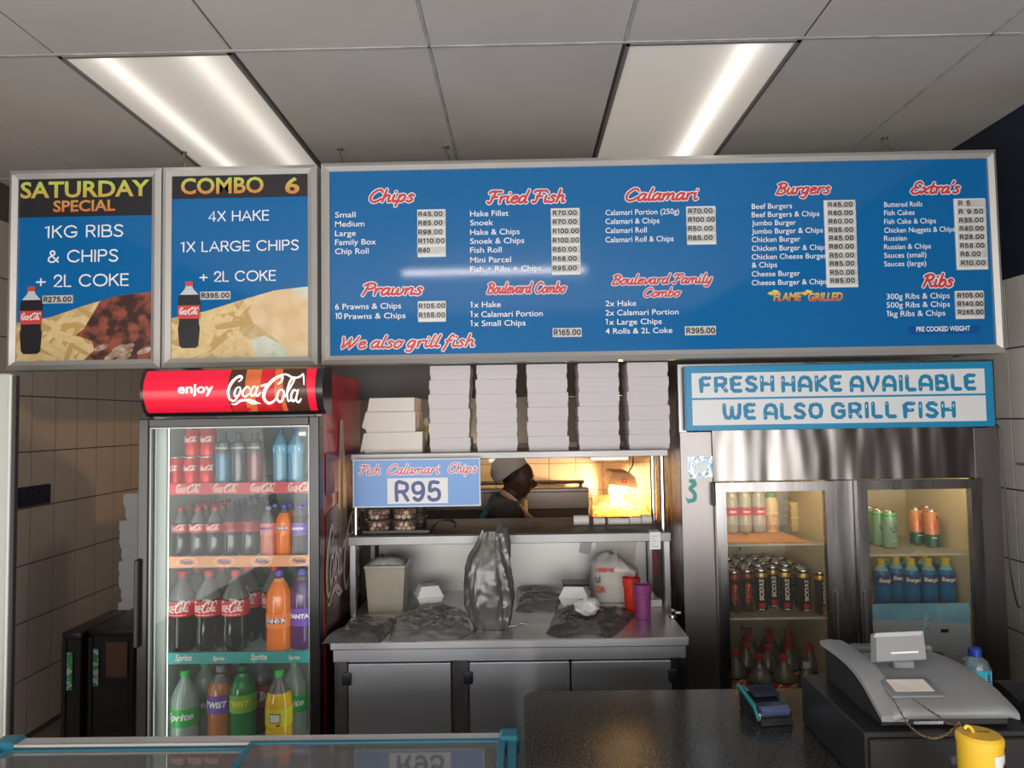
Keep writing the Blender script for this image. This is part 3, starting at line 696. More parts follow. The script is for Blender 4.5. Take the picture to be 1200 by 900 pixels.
# blue and white sign over the steel fridge
SY = 2.86
sx0, sz0 = P(804.5, 502, SY); sx1, sz1 = P(1163, 425, SY)
sz0 = (PZ(804.5, 503, SY) + PZ(1163, 502, SY)) / 2 ; sz1 = (PZ(804.5, 428.5, SY) + PZ(1160, 424, SY)) / 2
cyan = M('bright blue vinyl', (.012, .24, .45), .35); signwhite = M('white vinyl', (.70, .72, .73), .35); bub = M('teal blue lettering', (.010, .21, .40), .4)
t = tag(empty('fish_sign', ((sx0 + sx1) / 2, SY + .01, sz0)), 'blue bordered sign in rounded letters on top of the steel drinks fridge', 'sign')
m = MB(); m.box(sx0, sx1, SY, SY + .025, sz0, sz1, .002); obj('backing_board', m, cyan, t, smooth=False)
za, zb = sz1 - .028, sz0 + .022; zm = (za + zb) / 2 + .001
for lo, hi in ((zm + .004, za), (zb, zm - .004)):
    m = MB(); m.box(sx0 + .025, sx1 - .034, SY - .0015, SY + .001, lo, hi); obj('white_panel', m, signwhite, t, smooth=False)
for s, a, b, yb in (('FRESH', 822, 905.5, 458), ('HAKE', 918, 985, 457.4), ('AVAILABLE', 998, 1142, 456.5), ('WE', 849, 884, 490), ('ALSO', 897, 963, 489.5), ('GRILL', 976, 1049, 488.5), ('FISH', 1061, 1118, 488)):
    m = MB(); pstrokes(m, BUB, s, a, b, yb, 15.5, SY - .003, .14, gap=.36, sm=1); w_ = obj('sign_lettering', m, bub, t, smooth=False)
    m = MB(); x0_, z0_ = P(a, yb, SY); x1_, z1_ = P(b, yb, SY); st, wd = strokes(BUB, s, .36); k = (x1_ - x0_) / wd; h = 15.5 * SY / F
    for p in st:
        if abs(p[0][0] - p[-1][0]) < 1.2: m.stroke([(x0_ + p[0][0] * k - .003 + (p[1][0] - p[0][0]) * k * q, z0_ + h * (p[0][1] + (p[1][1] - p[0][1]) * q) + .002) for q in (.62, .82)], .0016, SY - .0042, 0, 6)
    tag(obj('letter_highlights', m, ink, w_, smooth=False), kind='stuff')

# ================================================================== DRINKS: prototypes share their meshes
cokeliq = M('dark cola', (.012, .006, .005), .12, coat=.6)
clearp = M('clear bottle plastic', (.13, .125, .12), .12, spec=.7)
redlab = M('red label', (.62, .015, .02), .35); redcap = M('red cap', (.60, .02, .02), .4)
blkcap = M('black cap', (.015, .012, .014), .4)
def wrap(r):
    return lambda v: Vector(((r - v.y) * math.sin(v.x / r), -(r - v.y) * math.cos(v.x / r), v.z))
PROTO = {}
BOT = [(.72, 0), (.93, .025), (1, .08), (1, .30), (.93, .37), (1, .45), (1, .62), (.93, .69), (.74, .77), (.48, .85), (.31, .90), (.28, .93)]
STRAIGHT = [(.80, 0), (.96, .02), (1, .06), (.97, .30), (1, .36), (1, .66), (.92, .73), (.62, .83), (.40, .88), (.38, .90)]
def mesh_of(mb, mats, name, ang=40):
    me = bpy.data.meshes.new(name); mb.bm.to_mesh(me); mb.bm.free()
    for m in (mats if isinstance(mats, (list, tuple)) else [mats]): me.materials.append(m)
    me.shade_smooth(); me.set_sharp_from_angle(angle=R(ang)); return me
def bottle(kind, h, r, liquid, fill, lab=None, cap=redcap, clear=clearp, prof=BOT, prints=(), capz=.925, capr=.34, n=18):
    """lab=(z0,z1,material); prints=[(fn(mb), material)] drawn flat round x=0 and then wrapped round the bottle"""
    parts = []
    m = MB(); cut = [p for p in prof]
    # add a ring at the fill level so that the drink ends in a clean line
    pr = []
    for i, (a, z) in enumerate(cut):
        if i and cut[i - 1][1] < fill < z:
            t = (fill - cut[i - 1][1]) / (z - cut[i - 1][1]); pr.append((cut[i - 1][0] + (a - cut[i - 1][0]) * t, fill))
        pr.append((a, z))
    m.lathe([(a * r, z * h) for a, z in pr], n=n, mi=lambda z: 0 if z < fill * h else 1)
    parts.append(('bottle_body', mesh_of(m, [liquid, clear], 'bottle_body'), []))
    m = MB(); m.lathe([(capr * r, capz * h), (capr * r, h * .995), (capr * r * .9, h)], n=12); parts.append(('cap', mesh_of(m, cap, 'cap'), []))
    if lab:
        z0, z1, lm = lab; m = MB(); m.lathe([(r * 1.012, z0 * h), (r * 1.012, z1 * h)], n=n, cap=False)
        kids = []
        for fn, pm in prints:
            q = MB(); fn(q, r, h); f = wrap(r * 1.02)
            for v in q.bm.verts: v.co = f(v.co)
            kids.append(('label_print', mesh_of(q, pm, 'label_print'), []))
        parts.append(('label', mesh_of(m, lm, 'label'), kids))
    PROTO[kind] = ('soft_drink_bottle', parts, 'bottle', h, r)
silver = M('can end', (.65, .65, .66), .25, 1)
def can(kind, h, r, body, bands=(), prints=(), name='drink_can', n=18):
    parts = []; m = MB()
    zs_ = [0, .04] + sorted([b[0] for b in bands] + [b[1] for b in bands if b[1] < .9]) + [.90]
    mats = [body, silver] + [b[2] for b in bands]
    def mi(z):
        q = z / h
        if q < .03 or q > .955: return 1
        for i, b in enumerate(bands):
            if b[0] <= q <= b[1]: return 2 + i
        return 0
    prof = [(.82, 0), (1, .04)] + [(1, z) for z in zs_[2:-1]] + [(1, .90), (.86, .955), (.86, .985), (.80, .985), (.78, .975)]
    m.lathe([(a * r, z * h) for a, z in prof], n=n, mi=mi)
    bodymesh = mesh_of(m, mats, 'can_body'); kids = []
    for fn, pm in prints:
        q = MB(); fn(q, r, h); f = wrap(r * 1.006)
        for v in q.bm.verts: v.co = f(v.co)
        kids.append(('can_print', mesh_of(q, pm, 'can_print'), []))
    parts.append(('can_body', bodymesh, kids)); 
    q = MB(); q.lathe([(.003, h * .985), (.003, h * .99)], n=6); q.box(-.004, .004, -.009, .004, h * .985, h * .992)
    parts.append(('ring_pull', mesh_of(q, silver, 'ring_pull'), []))
    PROTO[kind] = (name, parts, 'can', h, r)
def drink(kind, x, y, z, label, group=None, rot=0., s=1.):
    name, parts, cat, h, r = PROTO[kind]
    t = tag(empty(name, (x, y, z + .0005), rot), label, cat, group)
    if s != 1: t.scale = (s, s, s)
    def rec(par, ps):
        for nm, me, kids in ps:
            c = inst(nm, me, par); rec(c, kids)
    rec(t, parts); return t
def P_logo(z0, w, hs=1., bold=1.2): return lambda q, r, h: logo(q, -w * r, w * r, z0 * h, 0, 0, 5, bold, hs)
def P_text(s, z0, z1, w, **k): return lambda q, r, h: text(q, s, -w * r, w * r, z0 * h, z1 * h, 0, **k)
def P_vert(s, z0, z1, w, off=.03):
    def fn(q, r, h):
        me, a, b, c, d = text_mesh(s, off, 0); cp = text_mesh('H')[4]; sx = (z1 - z0) * h / (b - a); sy = w * r / cp
        q.mesh(me, lambda v: Vector((-(v.y * sy) + w * r / 2, 0, z0 * h + (v.x - a) * sx)))
    return fn
def P_rect(x0, x1, z0, z1, y=0.0):
    def fn(q, r, h):
        for k in range(4):
            a = x0 + (x1 - x0) * k / 4; b = x0 + (x1 - x0) * (k + 1) / 4; q.flat([(a * r, z0 * h), (b * r, z0 * h), (b * r, z1 * h), (a * r, z1 * h)], y)
    return fn
def P_blob(cx, cz, rx, rz, y=0.): return lambda q, r, h: q.flat([((cx + rx * math.cos(2 * PI * k / 14)) * r, (cz + rz * math.sin(2 * PI * k / 14)) * h) for k in range(14)], y)
wp = M('white label print', (.85, .82, .80), .4); navyp = M('navy print', (.02, .03, .22), .4)
orange = M('orange drink', (.80, .17, .01), .15, coat=.5); orangelab = M('orange label', (.85, .20, .03), .35)
purp = M('purple label', (.17, .05, .40), .35); purpcap = M('purple cap', (.10, .06, .45), .4)
green = M('green label', (.02, .38, .06), .35); yellow = M('yellow drink', (.90, .50, .01), .15, coat=.5); yellab = M('yellow label', (.85, .70, .02), .35)
frost = M('clear lemonade', (.27, .33, .30), .1, coat=.5, spec=.7)
bottle('cola_large', .288, .049, cokeliq, .66, (.45, .64, redlab), prints=[(P_logo(.50, .96, 1.15), wp), (P_rect(-.7, .7, .468, .476), wp)])
bottle('cola_small', .180, .0305, cokeliq, .70, (.50, .66, redlab), prints=[(P_logo(.54, .92, 1.1), wp)])
bottle('zero_small', .200, .031, cokeliq, .80, (.46, .64, M('black red label', (.50, .01, .015), .3)), cap=M('dark blue cap', (.02, .03, .09), .4), clear=cokeliq, prints=[(P_logo(.51, 1.0), M('black label print', (.02, .01, .01), .4))])
bottle('orange_large', .288, .046, orange, .86, (.30, .47, orangelab), cap=purpcap, prof=STRAIGHT, clear=M('pale orange plastic', (.75, .30, .10), .15), prints=[(P_rect(-.95, .75, .36, .42), navyp), (P_text('FANTA', .372, .415, .85, off=.05), wp)])
bottle('grape_large', .288, .046, M('grape drink', (.08, .02, .12), .15, coat=.5), .86, (.30, .52, purp), cap=purpcap, prof=STRAIGHT, prints=[(P_text('FANTA', .40, .45, .85, off=.05), wp)])
bottle('orange_small', .185, .0305, orange, .84, (.46, .64, orangelab), cap=purpcap, prof=STRAIGHT, prints=[(P_rect(-.9, .7, .52, .58), navyp), (P_text('FANTA', .53, .575, .8, off=.05), wp)])
bottle('pink_small', .180, .0305, M('pale red drink', (.60, .16, .10), .2, coat=.4), .6, (.42, .66, M('pale pink label', (.70, .20, .20), .35)), cap=M('pale purple cap', (.22, .20, .45), .4), prof=STRAIGHT, prints=[(P_rect(-.9, .7, .54, .59), navyp)])
bottle('grape_small', .180, .0305, cokeliq, .8, (.42, .66, purp), cap=purpcap, prof=STRAIGHT, prints=[(P_text('FANTA', .53, .575, .8, off=.05), wp)])
bottle('lemon_large', .288, .049, frost, .72, (.34, .56, green), cap=M('green cap', (.05, .50, .08), .4), clear=frost, prints=[(P_text('Sprite', .43, .51, 1.05, off=.03, shear=.2), wp)])
bottle('granadilla_large', .288, .049, M('amber drink', (.42, .13, .03), .15, coat=.4), .8, (.44, .66, purp), cap=M('grey cap', (.2, .2, .2), .5), prof=STRAIGHT, prints=[(P_text('TWIST', .52, .59, .85, off=.04, shear=.2), wp)])
bottle('lemontwist_large', .288, .049, M('green drink', (.02, .20, .05), .15, coat=.4), .84, (.44, .66, M('lime label', (.22, .45, .06), .35)), cap=M('dark green cap', (.02, .12, .04), .5), prof=STRAIGHT, clear=M('green plastic', (.04, .25, .08), .2), prints=[(P_text('TWIST', .52, .59, .85, off=.04, shear=.2), yellab)])
bottle('berry_large', .288, .047, M('dark berry drink', (.10, .025, .03), .15, coat=.4), .7, (.36, .62, M('crimson label', (.42, .03, .06), .35)), cap=M('dark cap', (.03, .02, .02), .5), prints=[(P_blob(.2, .50, .5, .07), wp), (P_text('Spar', .49, .52, .35, off=.04), blackink)])
bottle('pine_large', .288, .048, yellow, .74, (.34, .56, yellab), cap=M('bright green cap', (.05, .50, .08), .4), prints=[(P_rect(-.42, .42, .40, .51), navyp), (P_rect(-.36, .36, .41, .50, -.0004), wp), (P_text('Spar', .465, .485, .30, off=.05), navyp), (P_text('letta', .435, .455, .30, off=.05), navyp), (P_blob(.25, .37, .18, .015), redlab)])
sil = M('silver band', (.55, .58, .60), .35)
for k, c1, c2 in (('blue', (.01, .16, .30), (.02, .30, .45)), ('black', (.03, .03, .04), (.10, .08, .22)), ('red', (.22, .03, .05), (.50, .04, .03))):
    bottle('sport_' + k, .190, .0288, M(k + ' sports drink', c1, .15, coat=.5), .74, (.60, .80, M('dark sleeve', (.025, .03, .04), .3)), cap=blkcap, clear=M('smoked plastic', (.05, .055, .06), .15), prof=STRAIGHT, capz=.88, capr=.42,
           prints=[(P_rect(-1.5, 1.5, .74, .80), M(k + ' band', c2, .3)), (P_text('POWER', .69, .725, 1.0, off=.05), sil)])
bottle('water_tall', .200, .029, M('pale blue water', (.16, .32, .46), .12, coat=.5), .9, (.56, .72, M('sky blue label', (.14, .38, .60), .3)), cap=M('blue cap', (.02, .10, .40), .4), clear=M('pale blue plastic', (.22, .36, .48), .12), prof=STRAIGHT, prints=[(P_blob(0, .64, .8, .05), wp)])
bottle('energy_blue', .205, .033, M('bright blue sports drink', (.0, .16, .42), .15, coat=.6), .78, (.50, .70, M('navy label', (.02, .06, .20), .3)), cap=M('yellow sports cap', (.62, .50, .03), .35), prof=STRAIGHT, capz=.86, capr=.45, clear=M('clear blue plastic', (.20, .42, .52), .12),
       prints=[(P_text('Energade', .57, .64, 1.05, off=.04, shear=.25), wp)])
bottle('soda_clear', .225, .029, M('clear water', (.42, .42, .38), .1, coat=.5), .9, (.34, .50, redlab), cap=M('white cap', (.75, .75, .72), .4), clear=M('clear water', (.42, .42, .38), .1), prints=[(P_rect(-1.4, 1.4, .44, .50), navyp), (P_rect(-.5, .5, .40, .43), wp)])
bottle('cola_whitecap', .25, .045, cokeliq, .62, (.34, .52, redlab), cap=M('white cap', (.75, .75, .72), .4))
bottle('iced_tea', .215, .035, M('dark tea', (.06, .03, .02), .15, coat=.4), .8, (.40, .60, M('maroon label', (.22, .03, .03), .35)), cap=blkcap, prof=STRAIGHT)
can('cola_can', .105, .0285, M('red can paint', (.58, .015, .02), .25, .35), prints=[(P_logo(.50, .88, 1.1, 1.3), wp)])
gold = M('gold can top', (.60, .36, .06), .3, .7); blkcan = M('black can paint', (.012, .010, .012), .3)
can('score_can', .172, .0255, blkcan, bands=((.80, .90, gold),), prints=[(P_vert('SCORE', .26, .76, .60, .05), wp), (P_rect(-.5, .5, .08, .20), redlab), (P_rect(-.42, .42, .03, .06), wp)])
ork = M('orange print', (.80, .13, .03), .35)
can('r_can', .172, .0255, blkcan, bands=((.80, .90, M('red can shoulder', (.30, .03, .02), .35, .4)),), prints=[(P_text('R', .30, .64, .62, off=.10), ork), (lambda q, r, h: q.flat([(-.6 * r, .30 * h), (-.25 * r, .30 * h), (-.1 * r, .06 * h)], 0), ork), (lambda q, r, h: q.flat([(.2 * r, .30 * h), (.65 * r, .30 * h), (.75 * r, .05 * h)], 0), ork)])
minty = M('mint can paint', (.34, .60, .46), .3, .3)
can('mint_can', .155, .0275, minty, bands=((.84, .90, M('mint shoulder', (.10, .50, .16), .3, .4)),), prints=[(lambda q, r, h: q.stroke(catmull([(-.55 * r, .58 * h), (-.5 * r, .5 * h), (-.1 * r, .44 * h), (.35 * r, .5 * h), (.45 * r, .62 * h)], 4), .0016, 0, 0, 6), navyp),
    (lambda q, r, h: q.stroke([(.0, .68 * h), (.1 * r, .52 * h)], .0016, 0, 0, 6), navyp), (P_rect(-.4, .4, .2, .225), wp)])
can('fruit_can', .155, .0275, M('peach can paint', (.70, .30, .14), .3, .3), bands=((.04, .36, M('deep green can paint', (.03, .14, .11), .3, .3)),), prints=[(P_blob(-.35, .60, .5, .15), M('coral print', (.62, .07, .06), .35)), (P_blob(.6, .66, .42, .13), M('coral print', (.62, .07, .06), .35)), (P_rect(-.5, .3, .26, .29), wp), (P_blob(.35, .82, .12, .05), blackink)])

ORD = ['first', 'second', 'third', 'fourth', 'fifth', 'sixth', 'seventh', 'eighth', 'ninth', 'tenth', 'eleventh', 'twelfth']

# ------------------------------------------------------------------ tall red and black merchandiser fridge
GX0, GX1 = PX(162.5, 650, 2.53), PX(375.5, 650, 2.53)
gl_ = glassy('fridge door glass', (.95, .97, .96), .38, haze=.03, hcol=(.55, .6, .58))
fr = tag(empty('drinks_fridge', ((GX0 + GX1) / 2, 2.87, 0)), 'tall upright drinks fridge with a red lit header and black framed glass door', 'fridge')
redside = M('red fridge side', (.48, .015, .022), .22, coat=.3)
m = MB(); m.box(GX0 + .004, GX0 + .012, 2.575, 3.17, .06, 1.80, .002); obj('left_side', m, M('dark fridge side', (.05, .05, .055), .4), fr)
m = MB(); m.box(GX1 - .03, GX1 - .002, 2.575, 3.17, .06, 1.845, .003); side = obj('right_side', m, redside, fr)
m = MB(); m.box(GX0 + .012, GX1 - .03, 3.14, 3.17, .06, 1.80); obj('back_panel', m, inner, fr, smooth=False)
m = MB(); m.box(GX0 + .012, GX1 - .03, 2.575, 3.14, .40, .475); obj('cabinet_floor', m, inner, fr, smooth=False)
m = MB(); m.box(GX0 + .03, GX1 - .03, 2.575, 3.14, 1.705, 1.80); obj('cabinet_top', m, M('grey cabinet top', (.42, .42, .42), .5), fr, smooth=False)
for a in (GX0 + .012, GX1 - .034):
    m = MB(); m.box(a, a + .004, 2.60, 3.14, .475, 1.705); obj('liner', m, inner, fr, smooth=False)
m = MB(); m.box(GX0 + .02, GX1 - .02, 2.56, 3.15, .0, .06); m.box(GX0 + .01, GX1 - .01, 2.55, 2.575, .06, .40)
for k in range(9): m.box(GX0 + .06, GX1 - .06, 2.545, 2.55, .10 + k * .03, .115 + k * .03)
obj('grille_base', m, black, fr, smooth=False)
fl = M('fridge light tube', (1, 1, 1), .4, emit=3.2, ecol=(.90, 1, .93))
for x in (GX0 + .056, GX1 - .052):
    m = MB(); m.lathe([(.008, .52), (.008, 1.66)], (x, 2.612, 0), 8); obj('light_tube', m, fl, fr)
for a, b in ((GX0 + .034, GX0 + .07), (GX1 - .05, GX1 - .034)):
    m = MB(); m.box(a, b, 2.578, 2.598, .49, 1.69, .003); obj('door_mullion', m, M('pale green white trim', (.66, .74, .69), .4), fr)
# graphics and a painted reflection on the red side
G = GX1 + .0006
def sideflat(mm, pts, k=0, mi=0):
    f = mm.bm.faces.new([mm.bm.verts.new((G + k * .0004, a, b)) for a, b in pts]); f.material_index = mi; f.normal_update()
    if f.normal.x < 0: f.normal_flip()
m = MB(); sideflat(m, [(2.60, .1), (3.16, .1), (3.16, 1.28), (3.0, 1.33), (2.80, 1.36), (2.60, 1.33)]); obj('cola_graphic', m, M('dark cola graphic', (.045, .012, .014), .25), side, smooth=False)
m = MB(); c = 2.83
sideflat(m, [(c - .055, 1.34), (c - .05, 1.48), (c - .03, 1.62), (c - .026, 1.66), (c - .018, 1.672), (c + .018, 1.672), (c + .026, 1.66), (c + .03, 1.62), (c + .06, 1.48), (c + .08, 1.34), (c + .10, 1.0), (c - .07, 1.0)], 1)
bg = bpy.data.materials.new('frosted bottle graphic'); bg.use_nodes = True; gradient(bg, (.10, .025, .015), (.50, .42, .34), 1.1, 1.60); obj('bottle_graphic', m, bg, side, smooth=False)
m = MB(); sideflat(m, [(2.60, 1.40), (3.16, 1.40), (3.16, 1.55), (2.60, 1.55)], .5); obj('violet_reflection', m, M('violet painted reflection', (.16, .02, .09), .25), side, smooth=False)  # reflection of the blue sign, painted onto the side as a flat band
m = MB(); logo(m, 0, .58, 0, 0, 0, 6)
for v in m.bm.verts: x, y, z = v.co; v.co = (G + .0012 - y, 2.60 + x * .95, 1.0 + z * 1.3)
obj('side_lettering', m, M('cream print', (.62, .50, .42), .35), side, smooth=False)
# header
hz0, hz1 = 1.692, 1.862; hx0, hx1 = PX(165, 460, 2.50), PX(378.5, 460, 2.50)
hd = MB(); prof = [(2.62, hz0), (2.545, hz0), (2.515, hz0 + .02), (2.497, hz0 + .06), (2.492, (hz0 + hz1) / 2), (2.497, hz1 - .05), (2.515, hz1 - .012), (2.545, hz1), (2.62, hz1)]
hd.prism(prof, hx0, hx1, axis='X'); head = obj('header', hd, blackgloss, fr)
front = [(y - .002, z) for y, z in prof[1:-1]]
def on_head(x, z):
    for (ya, za), (yb_, zb_) in zip(front, front[1:]):
        if za <= z <= zb_ + 1e-9: return ya + (yb_ - ya) * (z - za) / max(1e-6, zb_ - za)
    return front[-1][0]
def curved(mm, xf0, xf1, k, mi=0, za=hz0 + .012, zb_=hz1 - .012, n=12):
    rows_ = []
    for i in range(n + 1):
        z = za + (zb_ - za) * i / n; q = (z - hz0) / (hz1 - hz0); rows_.append((mm.bm.verts.new((xf0(q), on_head(0, z) - k, z)), mm.bm.verts.new((xf1(q), on_head(0, z) - k, z))))
    for a, b in zip(rows_, rows_[1:]):
        f = mm.bm.faces.new((a[0], a[1], b[1], b[0])); f.material_index = mi
hxx = lambda px: PX(px, 460, 2.495)
litred = M('lit red header panel', (.60, .008, .03), .3, emit=.38, ecol=(.85, .010, .05))
m = MB(); curved(m, lambda q: hxx(170 - 1.5 * math.sin(PI * q)), lambda q: hxx(370), .002); hp = obj('header_panel', m, litred, head)
brn = M('cola glass picture', (.05, .02, .015), .3, emit=.12, ecol=(.20, .06, .03)); amb = M('amber ice picture', (.5, .13, .03), .3, emit=.4, ecol=(.70, .17, .05), var=(.35, .05, .03), scale=16); redd = M('deep red picture', (.5, .01, .02), .3, emit=.4, ecol=(.62, .02, .03), var=(.25, .01, .01), scale=30)
edge = lambda q: 268 + 8 * abs(q - .5) ** 2 * 4 * .25
m = MB(); curved(m, lambda q: hxx(edge(q)), lambda q: hxx(362 - 4 * q), .003, 0)
curved(m, lambda q: hxx(288), lambda q: hxx(306), .0035, 1); curved(m, lambda q: hxx(306), lambda q: hxx(322), .0035, 2); curved(m, lambda q: hxx(322), lambda q: hxx(336 - 6 * q), .0035, 1); curved(m, lambda q: hxx(270 + 4 * q), lambda q: hxx(292), .0034, 2, hz0 + .012, hz0 + .07, 5); curved(m, lambda q: hxx(300), lambda q: hxx(330), .004, 2, hz0 + .012, hz0 + .06, 5)
obj('header_picture', m, [brn, amb, redd], head)
m = MB(); lw0, lw1 = hxx(268), hxx(357); lz = PZ(312, 474, 2.495)
logo(m, lw0, lw1, lz, 0, 0, 8, 1.0, 1.02)
for v in m.bm.verts: v.co.y = on_head(0, min(max(v.co.z, hz0 + .01), hz1 - .01)) - .0045 + v.co.y
obj('header_script', m, M('lit white print', (.9, .88, .8), .4, emit=.55, ecol=(1, .95, .86)), hp, smooth=False)
m = MB(); text(m, 'enjoy', hxx(209.5), hxx(251), PZ(230, 460.5, 2.49), PZ(230, 460.5, 2.49) + .0315, 0, off=.025)
for v in m.bm.verts: v.co.y = on_head(0, v.co.z) - .0045
obj('enjoy_lettering', m, MATS['lit white print'], hp, smooth=False)
# door
dr = MB(); dz0, dz1 = .47, 1.683; t_ = .036; y0, y1 = 2.52, 2.572
dr.box(GX0, GX0 + t_, y0, y1, dz0, dz1, .003); dr.box(GX1 - t_, GX1, y0, y1, dz0, dz1, .003); dr.box(GX0 + t_, GX1 - t_, y0, y1, dz1 - .030, dz1, .003); dr.box(GX0 + t_, GX1 - t_, y0, y1, dz0, dz0 + .04, .003)
door = obj('door', dr, blackgloss, fr)
m = MB(); m.box(GX0 + t_, GX1 - t_, 2.540, 2.546, dz0 + .04, dz1 - .030); obj('glass_pane', m, gl_, door, smooth=False)
m = MB(); m.box(GX0 + t_, GX0 + t_ + .006, 2.528, 2.54, dz0 + .04, dz1 - .03); m.box(GX1 - t_ - .005, GX1 - t_, 2.528, 2.54, dz0 + .04, dz1 - .03); m.box(GX0 + t_ + .006, GX1 - t_ - .005, 2.528, 2.54, dz1 - .035, dz1 - .03); obj('inner_trim', m, M('grey trim', (.35, .35, .34), .35, .5), door, smooth=False)
m = MB(); m.box(GX0 - .004, GX0 + .014, 2.503, 2.52, .90, 1.20, .004); obj('handle', m, black, door)
x, z = P(357, 508, 2.535); m = MB(); m.box(x - .022, x + .004, 2.5385, 2.540, z - .008, z + .006); obj('price_sticker', m, signwhite, door, smooth=False)
# shelves
shelfz = [1.438, 1.175, .833]
names = [('red-edged', M('red shelf strip', (.55, .02, .035), .4)), ('orange-edged', M('orange shelf strip', (.72, .26, .10), .4)), ('teal-edged', M('teal shelf strip', (.02, .28, .27), .4))]
wire = M('white coated wire', (.60, .60, .55), .4)
def wire_shelf(par, x0, x1, ya, yb, z, step=.014, mesh_=False, nm='wire_shelf'):
    m = MB()
    for y in (ya, yb): m.box(x0, x1, y - .003, y + .003, z - .010, z - .002)
    for k in range(int((x1 - x0) / step) + 1):
        x = x0 + .002 + k * step
        if x < x1: m.box(x - .0012, x + .0012, ya, yb, z - .0024, z)
    if mesh_:
        for k in range(int((yb - ya) / .02)): m.box(x0, x1, ya + k * .02 - .001, ya + k * .02 + .001, z - .0046, z - .0024)
    return obj(nm, m, wire, par, smooth=False)
for (nm, mt), z in zip(names, shelfz):
    s_ = wire_shelf(fr, GX0 + .036, GX1 - .036, 2.645, 3.12, z)
    m = MB(); m.box(GX0 + .05, GX1 - .05, 2.636, 2.642, z - .030, z + .010); ss = obj('shelf_strip', m, mt, s_, smooth=False)
    m = MB(); W_ = GX1 - GX0 - .1
    for k in range(4):
        a = GX0 + .05 + W_ * (.055 + .255 * k)
        if nm == 'red-edged': logo(m, a, a + .088, z - .025, 2.6355, 0, 5, 1.1, .95)
        elif nm == 'orange-edged':
            m.stroke([(a + .04 + .036 * math.cos(q * PI / 8), z - .010 + .016 * math.sin(q * PI / 8)) for q in range(17)], .0013, 2.6355, 0, 5); text(m, 'Fanta', a + .02, a + .062, z - .016, z - .002, 2.6345, off=.03, mi=1)
        else: text(m, 'Sprite', a, a + (.06 if k % 2 == 0 else .042), z - .018, z + (.003 if k % 2 == 0 else -.004), 2.6355, shear=.25, off=.02)
    obj('strip_lettering', m, [M('pale strip print', (.70, .62, .55), .4), navyp], s_, smooth=False)
def q(kind, px, Y, z, label, group=None, rot=0., dz=0): return drink(kind, PX(px, 600, Y), Y, z + dz, label, group, rot)
FY = 2.695
z = shelfz[0]
for i, px in enumerate((206, 224.5, 243)):
    q('cola_can', px, FY, z, 'red cola can, %s from left in the lower layer on the red-edged shelf' % ORD[i], 'red cola cans on the red-edged fridge shelf', rot=(i - 1) * .3)
for i, px in enumerate((225.5, 244)):
    q('cola_can', px, FY, z, '%s red cola can stacked on another on the red-edged shelf' % ('left', 'right')[i].capitalize().lower(), 'red cola cans on the red-edged fridge shelf', dz=.1055)
for i in range(3): drink('cola_can', PX((206, 224.5, 243)[i], 600, FY), FY + .066, z, 'red cola can behind the %s front can on the red-edged shelf' % ORD[i], 'rear cola cans on the red-edged shelf')
for px, k, lb in ((261.5, 'blue', 'blue sports drink with a cyan band on the red-edged shelf'), (280, 'black', 'dark sports drink with a purple band on the red-edged shelf'), (299, 'red', 'red sports drink with a red band on the red-edged shelf')):
    q('sport_' + k, px, FY, z, lb); q('sport_' + k, px + .6, FY + .075, z, lb.replace(' on the', ', behind its twin on the'))
for i, px in enumerate((329, 347)):
    q('water_tall', px, FY, z, '%s pale blue water bottle at the right of the red-edged shelf' % ('left', 'right')[i]); q('water_tall', px, FY + .07, z, 'pale blue water bottle behind the %s one in front' % ('left', 'right')[i], 'rear water bottles')
z = shelfz[1]
for i, px in enumerate((212, 232.5, 252)):
    q('cola_small', px, FY, z, 'small red-label cola bottle, %s from left in front on the orange-edged shelf' % ORD[i], 'small cola bottles on the orange-edged shelf')
    for k in range(1, 5): drink('cola_small', PX(px, 600, FY), FY + .068 * k, z, 'small red-capped cola bottle, %s row back and %s from left on the orange-edged shelf' % (ORD[k], ORD[i]), 'small cola bottles behind the front row')
for i, px in enumerate((272, 292.5)):
    q('zero_small', px, FY - .01, z, '%s black bottle with a red band in front on the orange-edged shelf' % ('left', 'right')[i], 'black bottles with a red band')
    for k in range(1, 5): drink('zero_small', PX(px, 600, FY), FY - .01 + .068 * k, z, 'black bottle with a red band, %s row back, %s column, orange-edged shelf' % (ORD[k], ('left', 'right')[i]), 'black bottles behind the front row')
for px, k, lb in ((315, 'pink_small', 'pale pink labelled bottle left of the small orange drink on the orange-edged shelf'), (333, 'orange_small', 'small orange drink bottle with purple cap on the orange-edged shelf'), (351, 'grape_small', 'small purple-label bottle at the right end of the orange-edged shelf')):
    q(k, px, FY, z, lb); drink(k, PX(px, 600, FY), FY + .07, z, lb.split(' bottle')[0] + ' bottle standing in the second row of the orange-edged shelf')
z = shelfz[2]
for i, px in enumerate((214.5, 245.5, 276.5)):
    q('cola_large', px, FY + .01, z, 'large red-label cola bottle, %s from left in front on the teal-edged shelf' % ORD[i], 'large cola bottles on the teal-edged shelf')
    for k in (1, 2): drink('cola_large', PX(px, 600, FY), FY + .01 + .105 * k, z, 'large cola bottle, %s row back and %s from left on the teal-edged shelf' % (ORD[k], ORD[i]), 'large cola bottles behind the front row')
drink('cola_large', -.958, 2.81, z, 'large cola bottle behind the gap left of the large orange drink, teal-edged shelf'); drink('cola_large', -.958, 2.915, z, 'large cola bottle at the back behind the gap left of the large orange drink')
q('orange_large', 327, FY, z, 'large orange drink bottle with purple cap on the teal-edged shelf'); q('grape_large', 354, 2.72, z, 'large purple-label bottle cut by the right edge of the teal-edged shelf')
drink('berry_large', -.856, 2.81, z, 'dark red bottle standing behind the large orange drink')
z = .475
